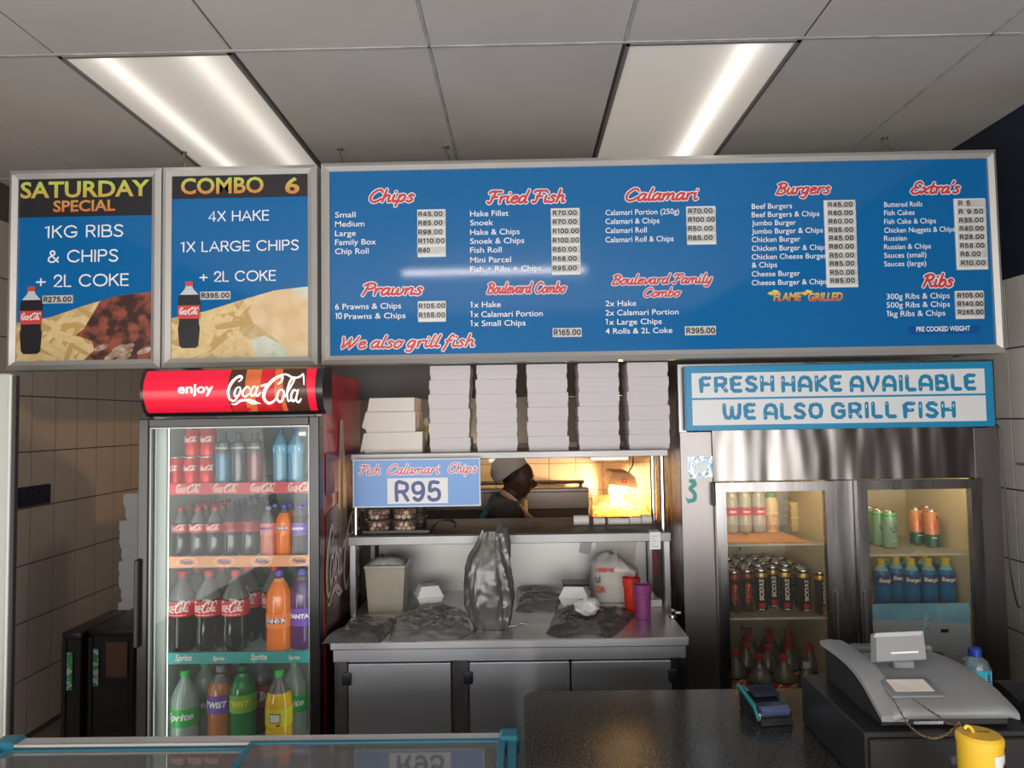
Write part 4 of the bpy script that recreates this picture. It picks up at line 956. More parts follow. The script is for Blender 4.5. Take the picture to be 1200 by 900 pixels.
for px, k, lb, Y in ((218, 'lemon_large', 'clear lemonade bottle with green label at front left of the fridge bottom', FY), (241, 'lemon_large', 'clear lemonade bottle with green label standing behind the front one', FY + .11), (259.5, 'granadilla_large', 'amber drink bottle with purple label in the fridge bottom', FY + .045),
                 (285, 'lemontwist_large', 'green bottle with lime label in the bottom of the fridge', FY + .05), (306, 'berry_large', 'dark berry bottle with crimson label left of the yellow drink', FY + .165), (327, 'pine_large', 'yellow pineapple drink bottle with green cap in the fridge bottom', FY - .01),
                 (345, 'lemon_large', 'green-label bottle half hidden right of the yellow drink bottle', FY + .12), (213, 'lemon_large', 'clear lemonade bottle in the far left rear of the fridge bottom', FY + .24), (262, 'granadilla_large', 'amber drink bottle in the rear row of the fridge bottom', FY + .20)):
    q(k, px, Y, z, lb)

# ------------------------------------------------------------------ double-door steel fridge
SX0, SX1 = PX(799, 600, 2.90), PX(1176, 640, 2.90)
sf = tag(empty('steel_fridge', ((SX0 + SX1) / 2, 3.17, 0)), 'wide stainless steel fridge with two glass doors beside the tiled right wall', 'fridge')
lining = M('warm cream lining', (.58, .53, .40), .5)
d1, d2, d3, d4 = PX(838, 600, 2.88), PX(978, 600, 2.88), PX(1003, 600, 2.88), PX(1148, 600, 2.88)
dtop = (PZ(900, 563.5, 2.88) + PZ(1075, 563, 2.88)) / 2
for a in ((SX0, SX0 + .03, 2.905, 3.45, .05, 1.87), (SX1 - .03, SX1, 2.905, 3.45, .05, 1.87), (SX0 + .03, SX1 - .03, 3.42, 3.45, .05, 1.87), (SX0 + .03, SX1 - .03, 2.905, 3.42, 1.84, 1.87), (SX0 + .03, SX1 - .03, 2.905, 3.42, .05, .10)):
    m = MB(); m.box(*a); obj('cabinet_panel', m, steelv, sf, smooth=False)
m = MB(); m.box(d1, d4, 2.895, 2.905, dtop + .002, 1.84, .001)
fp = bpy.data.materials.new('buckled steel sheet'); fp.use_nodes = True
b_ = fp.node_tree.nodes['Principled BSDF']; b_.inputs['Base Color'].default_value = (.27, .255, .245, 1); b_.inputs['Metallic'].default_value = 1; b_.inputs['Roughness'].default_value = .27
N = fp.node_tree.nodes; L = fp.node_tree.links; tc = N.new('ShaderNodeTexCoord'); mp = N.new('ShaderNodeMapping'); mp.inputs['Scale'].default_value = (7, 1, 1.6); nz = N.new('ShaderNodeTexNoise'); nz.inputs['Scale'].default_value = 1.3; nz.inputs['Detail'].default_value = 1
bp = N.new('ShaderNodeBump'); bp.inputs['Strength'].default_value = .35; bp.inputs['Distance'].default_value = .05
L.new(tc.outputs['Object'], mp.inputs[0]); L.new(mp.outputs[0], nz.inputs['Vector']); L.new(nz.outputs[0], bp.inputs['Height']); L.new(bp.outputs[0], b_.inputs['Normal'])
obj('top_fascia', m, fp, sf, smooth=False)
sand = M('satin steel panel', (.33, .305, .30), .34, 1, rvar=.42, scale=2)
m = MB(); m.box(SX0, d1 - .002, 2.897, 2.905, .05, 1.60, .001); obj('left_post', m, sand, sf, smooth=False)
m = MB(); m.box(d4 + .002, SX1, 2.897, 2.905, .05, 1.60, .001); obj('right_post', m, sand, sf, smooth=False)
m = MB(); m.box(d2 + .002, d3 - .002, 2.897, 3.42, .10, dtop, .001); obj('centre_post', m, steelv, sf, smooth=False)
m = MB(); m.box(d1, d4, 2.897, 2.905, .05, .40); obj('plinth_panel', m, steelv, sf, smooth=False)
for a, b in ((d1, d2), (d3, d4)):
    for q_ in ((a + .002, a + .012, 2.92, 3.41, .40, dtop + .05), (b - .012, b - .002, 2.92, 3.41, .40, dtop + .05), (a + .002, b - .002, 3.408, 3.418, .40, dtop + .05), (a + .002, b - .002, 2.92, 3.41, dtop + .05, dtop + .06), (a + .002, b - .002, 2.92, 3.41, .39, .41)):
        m = MB(); m.box(*q_); obj('liner', m, lining, sf, smooth=False)
    for x in ((a + b) / 2 + .01,):
        m = MB(); m.box(x - .012, x + .012, 3.400, 3.408, .45, dtop); mats_ = [M('shelf rail', (.50, .45, .34), .4), black]
        for k in range(24): m.box(x - .003, x + .003, 3.3985, 3.4003, .5 + k * .045, .515 + k * .045, mi=1)
        obj('shelf_rail', m, mats_, sf, smooth=False)
    m = MB(); m.lathe([(.010, a + .05), (.010, b - .05)], (0, 2.95, dtop + .025), 8, axis='X'); obj('light_tube', m, M('warm fridge tube', (1, 1, 1), .4, emit=22, ecol=(1, .78, .45)), sf)
fg = glassy('steel fridge glass', (.93, .92, .88), .45, haze=.05, hcol=(.45, .42, .38))
for i, (a, b) in enumerate(((d1, d2), (d3, d4))):
    m = MB(); w_ = .040; z0 = .41; y0, y1 = 2.862, 2.895
    vs = [(a, z0), (b, z0), (b, dtop), (a, dtop)]; n_ = [(a + w_, z0 + w_), (b - w_, z0 + w_), (b - w_, dtop - .036), (a + w_, dtop - .036)]
    for k in range(4):
        j = (k + 1) % 4; g = .0006
        m.prism([vs[k], vs[j], n_[j], n_[k]], y0 + (k % 2) * g, y1)
    dd = obj('door', m, steelv, sf, smooth=False)
    m = MB(); m.box(a + w_, b - w_, 2.875, 2.881, z0 + w_, dtop - .036); obj('glass_pane', m, fg, dd, smooth=False)
    m = MB(); m.box(*( (a - .012, a - .001) if i == 0 else (b + .001, b + .010)), 2.868, 2.897, dtop - .09, dtop - (.0 if i == 0 else -.002), .002); obj('hinge', m, M('dark hinge', (.05, .04, .035), .5), dd)
    hx = d2 - .012 if i == 0 else d3 + .012
    m = MB(); m.box(hx - .006, hx + .006, 2.845, 2.862, .72, .98, .003); obj('door_handle', m, steel, dd)
shL = [1.148, .856]; shR = [1.10, .86]
for z in shL: wire_shelf(sf, d1 + .016, d2 - .016, 2.955, 3.40, z)
for z in shR: wire_shelf(sf, d3 + .016, d4 - .016, 2.955, 3.40, z, mesh_=True)
m = MB(); a, b = PX(851, 620, 2.97), PX(945, 620, 3.0); m.prism([(d1 + .02, 2.96), (b, 2.96), (b - .05, 3.38), (d1 + .02, 3.38)], shL[0] + .0005, shL[0] + .004, axis='Z')
tag(obj('cardboard_mat', m, M('orange brown card', (.60, .30, .14), .8), smooth=False), 'orange brown cardboard sheet laid on the top left shelf of the steel fridge', 'cardboard')
z = shL[0] + .0045
for i, px in enumerate((857, 872.8, 889)): q('soda_clear', px, 3.2, z, 'clear bottle with red and blue label, %s from left, top left steel fridge shelf' % ORD[i], 'clear soda bottles')
# jar of mayonnaise
px = PX(904, 600, 3.22); t = tag(empty('mayonnaise_jar', (px, 3.22, z)), 'pale yellow sauce jar with a green lid beside the clear bottles', 'jar')
m = MB(); m.lathe([(.026, 0), (.030, .006), (.030, .085), (.027, .09), (.030, .10), (.027, .135), (.022, .15)], (px, 3.22, z), 18); obj('jar_body', m, M('mayonnaise', (.78, .62, .28), .3), t)
m = MB(); m.lathe([(.0305, .012), (.0305, .08)], (px, 3.22, z), 18, cap=False); obj('label', m, M('food picture label', (.66, .50, .22), .4, var=(.55, .20, .08), scale=60), t)
m = MB(); m.lathe([(.024, .15), (.024, .168), (.021, .170)], (px, 3.22, z), 18); obj('lid', m, M('green lid', (.12, .32, .08), .4), t)
tubm = M('milky tub plastic', (.74, .62, .36), .35)
for cx in range(2):
    for lv in range(4):
        x = PX(934, 600, 3.25) + cx * .078; zz = shL[0] + .0005 + lv * .0325
        t = tag(empty('plastic_tub', (x, 3.27, zz)), 'milky plastic tub, %s from the shelf in the %s of two stacks' % (ORD[lv], ('left', 'right')[cx]), 'tub', 'stacked plastic tubs in the steel fridge')
        m = MB(); m.frust((x - .029, x + .029, 3.235, 3.305), (x - .035, x + .035, 3.228, 3.312), zz, zz + .026); obj('tub_body', m, tubm, t, smooth=False)
        m = MB(); m.box(x - .037, x + .037, 3.226, 3.314, zz + .026, zz + .0315, .002); obj('lid', m, M('clear lid', (.85, .74, .46), .25), t)
z = shL[1]
for i, (px, Y) in enumerate(((858, 3.03), (873.5, 3.045))): q('r_can', px, Y, z, '%s black can with a big orange letter at the left of the energy cans' % ('left', 'right')[i], 'black cans with an orange letter')
fs_ = [(889.5, 3.06), (903, 3.115), (917, 3.06), (938.5, 3.04), (958.5, 2.995)]
used = [(PX(p, 600, Y), Y) for p, Y in [(858, 3.03), (873.5, 3.045)] + fs_]
for i, (px, Y) in enumerate(fs_): q('score_can', px, Y, z, 'gold-topped black energy can, %s from the left of those with the name showing' % ORD[i], 'gold-topped energy cans in front', rot=.15 * (i - 2))
cnt = 0
for j in range(6):
    for i in range(7):
        x = d1 + .052 + i * .0585 + (j % 2) * .02; Y = 3.10 + j * .054
        if x > d2 - .05 or Y > 3.37: continue
        if min(math.hypot(x - a, Y - b) for a, b in used) < .053: continue
        used.append((x, Y)); drink('score_can', x, Y, z, 'gold-topped energy can in the %s row back, %s from left' % (ORD[j], ORD[i]), 'energy cans behind the front ones')
z = .41
for i, (px, Y) in enumerate(((856.5, 3.045), (884.5, 2.985), (912.5, 2.985))): q('cola_large', px, Y, z, 'large red-capped cola bottle, %s from left in front at the steel fridge bottom' % ORD[i], 'large cola bottles at the bottom of the steel fridge', rot=(-.2, 0, .1)[i])
for i_, (px, Y) in enumerate(((869, 3.15), (894, 3.11), (918, 3.13), (873, 3.255), (897, 3.235), (920, 3.24), (872, 3.355), (896, 3.345), (919, 3.345))): q('cola_large', px, Y, z, 'red-capped cola bottle, %s row back and %s from left, steel fridge bottom' % (ORD[i_ // 3], ORD[i_ % 3]), 'red-capped cola bottles behind the front row')
q('cola_whitecap', 938.5, 3.0, z, 'cola bottle with a white cap right of the red-capped ones'); q('cola_large', 943, 3.11, z, 'red-capped cola bottle just behind the white-capped bottle'); q('iced_tea', 951, 3.21, z, 'dark tea bottle with a black cap at the far right, behind')
z = shR[0]
for i, (px, Y) in enumerate(((1021, 3.2), (1029.5, 3.135), (1042, 3.08))): q('mint_can', px, Y, z, 'mint green can, %s from left on the upper right steel fridge shelf' % ORD[i], 'mint green cans', rot=.25)
for i, (px, Y) in enumerate(((1073, 3.15), (1091, 3.08), (1086, 3.235), (1109, 3.16))): q('fruit_can', px, Y, z, ('peach and red fruit can at the left of its cluster', 'peach and red fruit can standing nearest the door glass', 'peach and red fruit can at the back of its cluster', 'peach and red fruit can at the right of its cluster')[i], 'peach and red fruit cans', rot=(.2, 0, -.3, .5)[i])
z = shR[1]
for i, (px, Y) in enumerate(((1030, 3.03), (1047.5, 3.07), (1065, 3.03), (1085, 3.03), (1105.5, 3.03))): q('energy_blue', px, Y, z, 'bright blue sports drink with yellow cap, %s from left in front' % ORD[i], 'blue sports drinks in the front row', rot=(.3, .2, -.1, 0, 0)[i])
for i, px in enumerate((1038, 1060, 1080, 1100)): q('energy_blue', px, 3.14, z, 'bright blue sports drink with yellow cap, %s from left in the row behind' % ORD[i], 'blue sports drinks in the rear row')
# bottle group seen low behind the ice picture
q('cola_large', 1108, 3.05, .41, 'cola bottle low behind the right door glass, only its red label showing')
# ice picture on the right door glass
t = tag(empty('ice_poster', (PX(1081, 740, 2.87), 2.872, .62)), 'pale blue icy picture stuck to the lower glass of the right steel fridge door', 'poster')
a, b = PX(1021.5, 740, 2.87), PX(1138, 740, 2.87); zt = PZ(1080, 707.5, 2.87); zb_ = zt - .235
ic = bpy.data.materials.new('ice picture print'); ic.use_nodes = True; gradient(ic, (.17, .13, .10), (.27, .30, .29), 0.01, .12)
m = MB(); m.box(a, b, 2.8725, 2.8745, zb_, zt); obj('poster_sheet', m, ic, t, smooth=False)
m = MB(); m.flat([(a + .001, zt - .001), (a + .001, zt - .058), (a + .1, zt - .063), (a + .25, zt - .068), (b - .001, zt - .078), (b - .001, zt - .001)], 2.8722); obj('sky_print', m, M('blue ice sky print', (.10, .25, .31), .4, var=(.17, .33, .37), scale=9), t, smooth=False)
m = MB(); m.box(b - .115, b - .085, 2.8718, 2.8722, zt - .112, zt - .098); obj('dark_mark', m, blackink, t, smooth=False)
x = PX(1087, 740, 2.87); m = MB(); m.flat([(x - .012, zt - .11), (x + .012, zt - .11), (x + .010, zt - .05), (x, zt - .03), (x - .010, zt - .05)], 2.8719); obj('ice_print', m, M('ice print', (.34, .42, .46), .3, var=(.16, .26, .32), scale=60), t, smooth=False)
# stickers on the left post
x, z = P(821, 547, 2.897); t = tag(empty('foil_sticker', (x, 2.896, z)), 'square foil sticker high on the left post of the steel fridge', 'sticker')
m = MB(); m.box(x - .05, x + .05, 2.8955, 2.8968, z - .042, z + .042); obj('foil_sheet', m, M('crinkled foil', (.62, .68, .74), .25, .6, bump=.8, scale=40, var=(.30, .45, .60)), t, smooth=False)
m = MB()
for k in range(2): m.flat([(x + .033 * math.cos(2 * PI * j / 3 + PI / 2 + PI * k), z + .033 * math.sin(2 * PI * j / 3 + PI / 2 + PI * k)) for j in range(3)], 2.895 - .0004 * k)
obj('star_print', m, M('pale star print', (.74, .76, .78), .35), t, smooth=False)
x, z = P(811, 577, 2.897); m = MB(); tl = M('teal sticker', (.03, .28, .24), .4)
m.stroke(catmull([(x - .004, z + .045), (x + .012, z + .032), (x - .006, z + .015), (x + .010, z - .005), (x + .008, z - .028), (x - .012, z - .034)]), .008, 2.8966); m.flat([(x - .028, z - .018), (x - .010, z - .030), (x - .016, z - .048)], 2.8964); m.flat([(x + .0, z + .052), (x + .016, z + .050), (x + .014, z + .030), (x - .002, z + .034)], 2.8955)
tag(obj('sea_sticker', m, tl, origin=(x, 2.8966, z), smooth=False), 'small teal curled sticker below the foil sticker on the steel post', 'sticker')
# cable hanging at the right end of the fridge
pts = [P(1163, 497, 2.885), P(1170, 500, 2.885), P(1173, 520, 2.885), P(1176, 560, 2.885), P(1180, 600, 2.885), P(1183, 660, 2.885), P(1191, 705, 2.885), P(1196, 712, 2.885)]
m = MB(); m.tube([(a, 2.885, b) for a, b in catmull(pts, 5)], .0032, 6)
tag(obj('black_cable', m, black, origin=(pts[0][0], 2.885, pts[0][1])), 'thin black cable hanging from the sign down the tiled right wall', 'cable')

# ================================================================== STEEL SERVING UNIT UNDER THE HATCH
UX0, UX1 = PX(386, 760, 2.55), PX(808, 745, 2.55)
wt = tag(empty('steel_worktop', ((UX0 + UX1) / 2, 2.95, 0)), 'stainless steel worktop cabinet with two pass shelves standing below the hatch', 'worktop')
CT = .90
m = MB(); m.box(UX0, UX1, 2.55, 3.30, CT - .030, CT, .004); obj('counter_top', m, M('worktop steel', (.60, .60, .60), .32, 1, rvar=.42, scale=3, stretch=(1, 6, 1)), wt)
m = MB(); m.box(UX0 + .008, UX1 - .01, 2.565, 3.30, CT - .075, CT - .031, .002); obj('top_rail', m, M('brushed steel rail', (.62, .63, .66), .34, 1, rvar=.4, scale=3, stretch=(1, 6, 1)), wt)
m = MB()
c0, c1, c2, c3, c4 = UX0 + .012, PX(407, 800, 2.57), PX(530, 800, 2.57), PX(549, 800, 2.57), PX(669, 800, 2.57)
c5, c6 = PX(788, 790, 2.57), UX1 - .01
m.box(c0, c1, 2.57, 2.60, .10, CT - .076); m.box(c2, c3, 2.57, 2.60, .10, CT - .076); m.box(c5, c6, 2.57, 2.60, .10, CT - .076)
m.box(c0, c0 + .01, 2.60, 3.28, .10, CT - .076); m.box(c6 - .01, c6, 2.60, 3.28, .10, CT - .076); m.box(c0 + .01, c6 - .01, 2.60, 3.28, .10, .13)
obj('carcass', m, steelv, wt, smooth=False)
bsd = M('steel door brushed', (.62, .64, .68), .38, 1, rvar=.45, scale=2, stretch=(1, 1, 8))
for i, (a, b) in enumerate(((c1, c2), (c3, c4), (c4, c5))):
    m = MB(); m.box(a + .003, b - .003, 2.566, 2.590, .12, CT - .082, .003); d = obj('door', m, bsd, wt)
    z = PZ(405, 796, 2.56); hx = (c1, c3, c5)[i]
    m = MB(); m.box(hx - .016, hx + .016, 2.555, 2.568, z - .022, z + .022, .005, seg=2); obj('latch', m, M('dark blue black latch', (.010, .014, .022), .4), d)
for x in (c0 + .02, c6 - .02):
    for y in (2.62, 3.24):
        m = MB(); m.lathe([(.02, 0), (.02, .10)], (x, y, 0), 10); obj('leg', m, steel, wt)
# back sheet of the unit
m = MB(); m.box(UX0 + .03, UX1 - .02, 3.285, 3.30, CT, 1.175); bk = obj('back_sheet', m, M('pale satin steel', (.50, .49, .47), .42, .7, rvar=.5, scale=2), wt, smooth=False)
# lower pass shelf
S1 = 1.214; lx0, lx1 = PX(408, 628, 2.85), PX(786, 622, 2.85)
sh = MB(); sh.box(lx0, lx1, 2.845, 2.86, S1 - .034, S1, .002); sh.box(lx0, lx1, 2.86, 3.32, S1 - .012, S1)
s1 = obj('pass_shelf', sh, MATS.get('bright satin steel') or M('bright satin steel', (.22, .215, .21), .34, .9, rvar=.45, scale=3), wt)
m = MB(); m.box(lx0 + .003, lx1 - .003, 2.861, 3.315, S1 + .0002, S1 + .0012); obj('worn_deck', m, M('worn greasy steel', (.13, .11, .10), .34, .8, rvar=.55, scale=9), s1, smooth=False)
for x in (lx0 + .002, lx1 - .027):
    m = MB(); m.box(x, x + .025, 2.862, 2.887, CT, S1 - .012, .002); obj('shelf_leg', m, steel, wt)
    m = MB(); m.box(x + .003, x + .023, 3.24, 3.26, CT, S1 - .012, .002); obj('shelf_leg', m, steel, wt)
# upper pass shelf on round posts
S2 = 1.535; ux0, ux1 = PX(411, 540, 2.85), PX(783, 534, 2.85)
sh = MB(); sh.box(ux0, ux1, 2.85, 2.865, S2 - .026, S2, .002); sh.box(ux0, ux1, 2.865, 3.25, S2 - .010, S2)
obj('upper_shelf', sh, M('bright satin steel', (.22, .215, .21), .34, .9, rvar=.45, scale=3), wt)
for x, y in ((PX(776, 570, 2.90), 2.90), (PX(417, 610, 2.89), 2.89), (PX(765, 570, 3.18), 3.18), (PX(430, 610, 3.18), 3.18)):
    m = MB(); m.lathe([(.010, S1), (.010, S2 - .010)], (x, y, 0), 12); obj('post', m, chrome, wt)

# ------------------------------------------------------------------ boxes on the upper shelf
def carton(w, d, h, name='takeaway_box', mat=card, lidh=.62):
    """folded card box, its lid flap lapping over the front"""
    t = empty(name)
    m = MB(); m.frust((-w / 2 + .003, w / 2 - .003, -d / 2 + .003, d / 2 - .003), (-w / 2, w / 2, -d / 2, d / 2), 0, h * .96); a = obj('base_tray', m, mat, t, smooth=False)
    m = MB(); m.frust((-w / 2 - .0005, w / 2 + .0005, -d / 2 - .0015, d / 2), (-w / 2 + .001, w / 2 - .001, -d / 2, d / 2), h * (1 - lidh), h); b = obj('lid_flap', m, mat, t, smooth=False)
    return t
h6 = .0572; proto = carton(.163, .165, h6)
first = True
cols = [529, 583, 641, 700, 757]
for ci, px in enumerate(cols):
    cx = PX(px, 500, 2.99)
    for k in range(6):
        t = proto if first else copy_tree(proto); first = False
        j = random.Random(ci * 10 + k)
        t.location = (cx + j.uniform(-.003, .003) + (.004 if k >= 4 and ci == 0 else 0), 2.99 + j.uniform(-.002, .003), S2 + .0003 + k * (h6 + .0006)); t.rotation_euler.z = R(j.uniform(-.8, .8))
        tag(t, 'white card takeaway box, %s from the shelf in the %s stack from the left' % (ORD[k], ORD[ci]), 'box', 'white takeaway boxes stacked on the upper shelf')
for k, (px0, px1, h, lb) in enumerate(((426, 495, .083, 'lowest cream cake box at the left end of the upper shelf'), (428, 487, .081, 'middle cream cake box with a loose side flap, left end of the upper shelf'), (429, 486, .056, 'topmost and smallest cream box at the left end of the upper shelf'))):
    a, b = PX(px0, 500, 2.93), PX(px1, 500, 2.93); z = S2 + .0005 + (0, .0838, .1656)[k]
    t = tag(empty('cake_box', ((a + b) / 2, 3.05, z)), lb, 'box', 'cream boxes at the left end of the upper shelf')
    m = MB(); m.frust((a + .004, b - .002, 2.93, 3.13), (a + (.014 if k != 1 else 0), b, 2.935, 3.13), z, z + h, 0); obj('base_tray', m, creamcard, t, smooth=False)
    m = MB(); m.prism([(2.925, z + .004), (2.929, z + .004), (2.934, z + h - .001), (2.930, z + h - .001)], a + .028, b - .001, axis='X'); obj('front_flap', m, creamcard, t, smooth=False)
    if k < 2:
        m = MB(); m.prism([(a - .001, z + h - .004), (a + .012, z + h - .002), (a + .004, z + .008), (a - .016, z + (.02 if k else .003))], 2.94, 2.943); obj('side_flap', m, creamcard, t, smooth=False)
# small yellow and green sauce bottle behind the boxes
x = PX(500, 510, 3.12); t = tag(empty('sauce_bottle', (x, 3.12, S2 + .0005)), 'small yellow and green sauce bottle between the cream boxes and the white stacks', 'bottle')
m = MB(); m.lathe([(.015, 0), (.017, .01), (.017, .08), (.010, .10), (.008, .115)], (x, 3.12, S2 + .0005), 14); obj('bottle_body', m, M('mustard plastic', (.60, .42, .06), .35), t)
m = MB(); m.lathe([(.0175, .02), (.0175, .07)], (x, 3.12, S2 + .0005), 14, cap=False); obj('label', m, M('dark green label', (.03, .14, .06), .4), t)
m = MB(); m.lathe([(.012, .105), (.013, .125), (.006, .14)], (x, 3.12, S2 + .0005), 12); obj('cap', m, M('off white cap', (.66, .62, .52), .5), t)

# ------------------------------------------------------------------ price sign hung on the shelf
RY = 2.80
rx0, rx1 = PX(413.5, 570, RY), PX(563, 565, RY); rz0 = (PZ(413, 597, RY) + PZ(563, 591, RY)) / 2; rz1 = (PZ(413, 540, RY) + PZ(563, 535, RY)) / 2
t = tag(empty('price_sign', ((rx0 + rx1) / 2, RY + .004, rz0)), 'light blue fish and chips sign priced R95 hanging on the upper shelf', 'sign')
m = MB(); m.box(rx0, rx1, RY, RY + .004, rz0, rz1); obj('sign_board', m, M('pale edge board', (.50, .55, .60), .4), t, smooth=False)
m = MB(); m.box(rx0 + .005, rx1 - .005, RY - .0008, RY, rz0 + .005, rz1 - .005); obj('printed_face', m, M('sky blue print', (.06, .21, .52), .28), t, smooth=False)
for s, a, b in (('Fish', 420, 445), ('Calamari', 453, 514), ('Chips', 524, 558)):
    heading(t, s, a, b, 556 - (a - 420) * .022, 11, .07, RY - .0012)
a, b = PX(454, 575, RY), PX(525, 575, RY); z1_, z0_ = PZ(490, 560, RY), PZ(490, 590, RY)
m = MB(); m.box(a, b, RY - .0022, RY - .0010, z0_, z1_); pp = obj('price_paper', m, M('white paper', (.72, .72, .73), .6), t, smooth=False)
m = MB(); q0 = RY - .003; bold = .105
pstrokes(m, GEO, 'R95', 465, 515, 586, 20, q0, bold, gap=.26, sm=3); obj('price_digits', m, M('indigo print', (.05, .07, .22), .45), pp, smooth=False)
# ------------------------------------------------------------------ onion tubs on the lower pass shelf
tray = MB(); a, b = PX(428, 620, 2.95), PX(505, 620, 2.95)
tray.box(a, b, 2.90, 3.14, S1 + .0015, S1 + .006, .001); tray.box(a, b, 2.90, 2.905, S1 + .006, S1 + .014); tray.box(b - .005, b, 2.905, 3.14, S1 + .006, S1 + .014); tray.box(a, a + .005, 2.905, 3.14, S1 + .006, S1 + .014)
tag(obj('black_tray', tray, black, origin=((a + b) / 2, 3.02, S1 + .0015)), 'shallow black tray under the tubs of onions on the lower pass shelf', 'tray')
tubg = glassy('clear tub plastic', (.96, .95, .92), 1.0, haze=.05, hcol=(.8, .8, .8), rough=.08)
on1 = M('pickled onion', (.52, .30, .16), .25, coat=.4); on2 = M('pale pickled onion', (.70, .52, .36), .25, coat=.4); on3 = M('dark pickled onion', (.16, .06, .035), .25, coat=.4)
om = []
for mt in (on1, on2, on3):
    m = MB(); m.lathe([(.002, -.0105), (.007, -.0078), (.0105, 0), (.0075, .0075), (.0015, .0115)], n=9); om.append(mesh_of(m, mt, 'onion_flesh', 80))
tz = S1 + .0065; r_ = random.Random(3)
for ti, (px, Y, lv, where) in enumerate(((444, 2.955, 0, 'lower left front'), (444, 2.955, 1, 'upper left front'), (475, 2.955, 0, 'lower right front'), (475, 2.955, 1, 'upper right front'), (486, 3.07, 0, 'lower rear'), (486, 3.07, 1, 'upper rear'))):
    x = PX(px, 610, Y); z = tz + lv * .047
    t = tag(empty('clear_tub', (x, Y, z)), 'clear plastic tub of small brown onions, the %s one' % where, 'tub', 'clear tubs of onions')
    m = MB(); m.lathe([(.043, 0), (.050, .004), (.052, .038)], (x, Y, z), 18, cap=False); m.lathe([(.001, .0006), (.043, .0006)], (x, Y, z), 18, cap=False); obj('tub_body', m, tubg, t)
    m = MB(); m.lathe([(.053, .038), (.054, .042), (.050, .045), (.03, .0445), (.001, .0445)], (x, Y, z), 18, cap=False); obj('lid', m, glassy('clear lid plastic', (.9, .9, .88), 1.4, haze=.12, hcol=(.8, .78, .74), rough=.1), t)
    if ti < 4:
        for lay in range(2):
            for k in range(9):
                an = R(-90 + (k - 4) * 33 + lay * 16); rr = .0365
                o = inst('onion', om[r_.choice((0, 1, 1, 2, 2))], None, (x + rr * math.cos(an), Y + rr * math.sin(an), z + .0125 + lay * .0165)); o.rotation_euler = (r_.uniform(0, 3), r_.uniform(0, 3), 0)
                tag(o, 'small glossy brown onion pressed inside the %s clear tub' % where, 'onion', 'onions in the clear tubs')
            for k in range(3):
                an = R(k * 120 + 30); o = inst('onion', om[k], None, (x + .014 * math.cos(an), Y + .014 * math.sin(an), z + .0125 + lay * .0165)); tag(o, 'small glossy brown onion pressed inside the %s clear tub' % where, 'onion', 'onions in the clear tubs')
# kitchen tongs / whisk wires
m = MB(); x = PX(515, 608, 3.0)
for k in range(3):
    m.tube(catmull([(x - .04, 2.98 + k * .03, S1 + .006), (x - .01, 2.99 + k * .03, S1 + .03), (x + .04, 3.0 + k * .02, S1 + .045 - k * .008), (x + .065, 3.02, S1 + .02), (x + .06, 3.03, S1 + .005)], 4), .0024, 5)
tag(obj('wire_tongs', m, M('dark chrome wire', (.25, .24, .23), .25, 1), origin=(x, 3.0, S1 + .002)), 'tangled dark wire kitchen tongs right of the onion tubs', 'tongs')

# six paper cups lying in a row on the hatch deck
for i, (px, L_, r2) in enumerate(((681, .062, .021), (702, .046, .016), (719, .046, .015), (731, .04, .014), (744, .046, .017), (757, .042, .020))):
    Y = 3.06; a = PX(px, 609, Y) - L_ / 2; z = S1 + .0015 + r2
    m = MB(); m.lathe([(r2 - .0015, L_), (r2 * .98, L_), (r2, 0), (r2 - .002, 0), (r2 * .82 - .001, L_ * .4), (.002, L_ * .4)], (a, Y, z), 16, axis='X', cap=False)
    m.lathe([(.001, L_ - .001), (r2 * .98, L_ - .001)], (a, Y, z), 16, axis='X', cap=False)
    tag(obj('paper_cup', m, M('white paper cup', (.70, .66, .62), .6), origin=(a + L_ / 2, Y, S1 + .0015)), 'small white paper cup lying on its side, %s from left by the heat lamp' % ORD[i], 'cup', 'paper cups lying on the hatch deck')
# receipt hanging over the shelf edge
x, z = P(768, 625, 2.84); m = MB(); m.prism([(2.8425, z - .062), (2.8435, z - .062), (2.8435, S1 + .0018), (2.90, S1 + .0018), (2.90, S1 + .0028), (2.8425, S1 + .0028)], x - .022, x + .020, axis='X')
t = tag(empty('order_slip', (x, 2.843, S1)), 'white order slip hanging over the right end of the lower pass shelf', 'paper')
obj('paper_sheet', m, MATS['white paper'], t, smooth=False)
m = MB()
for k in range(5): m.box(x - .015, x - .015 + (.022, .014, .02, .01, .024)[k], 2.8421, 2.8424, z - .012 - k * .010, z - .0105 - k * .010)
obj('print_lines', m, M('grey print', (.18, .18, .2), .5), t, smooth=False)

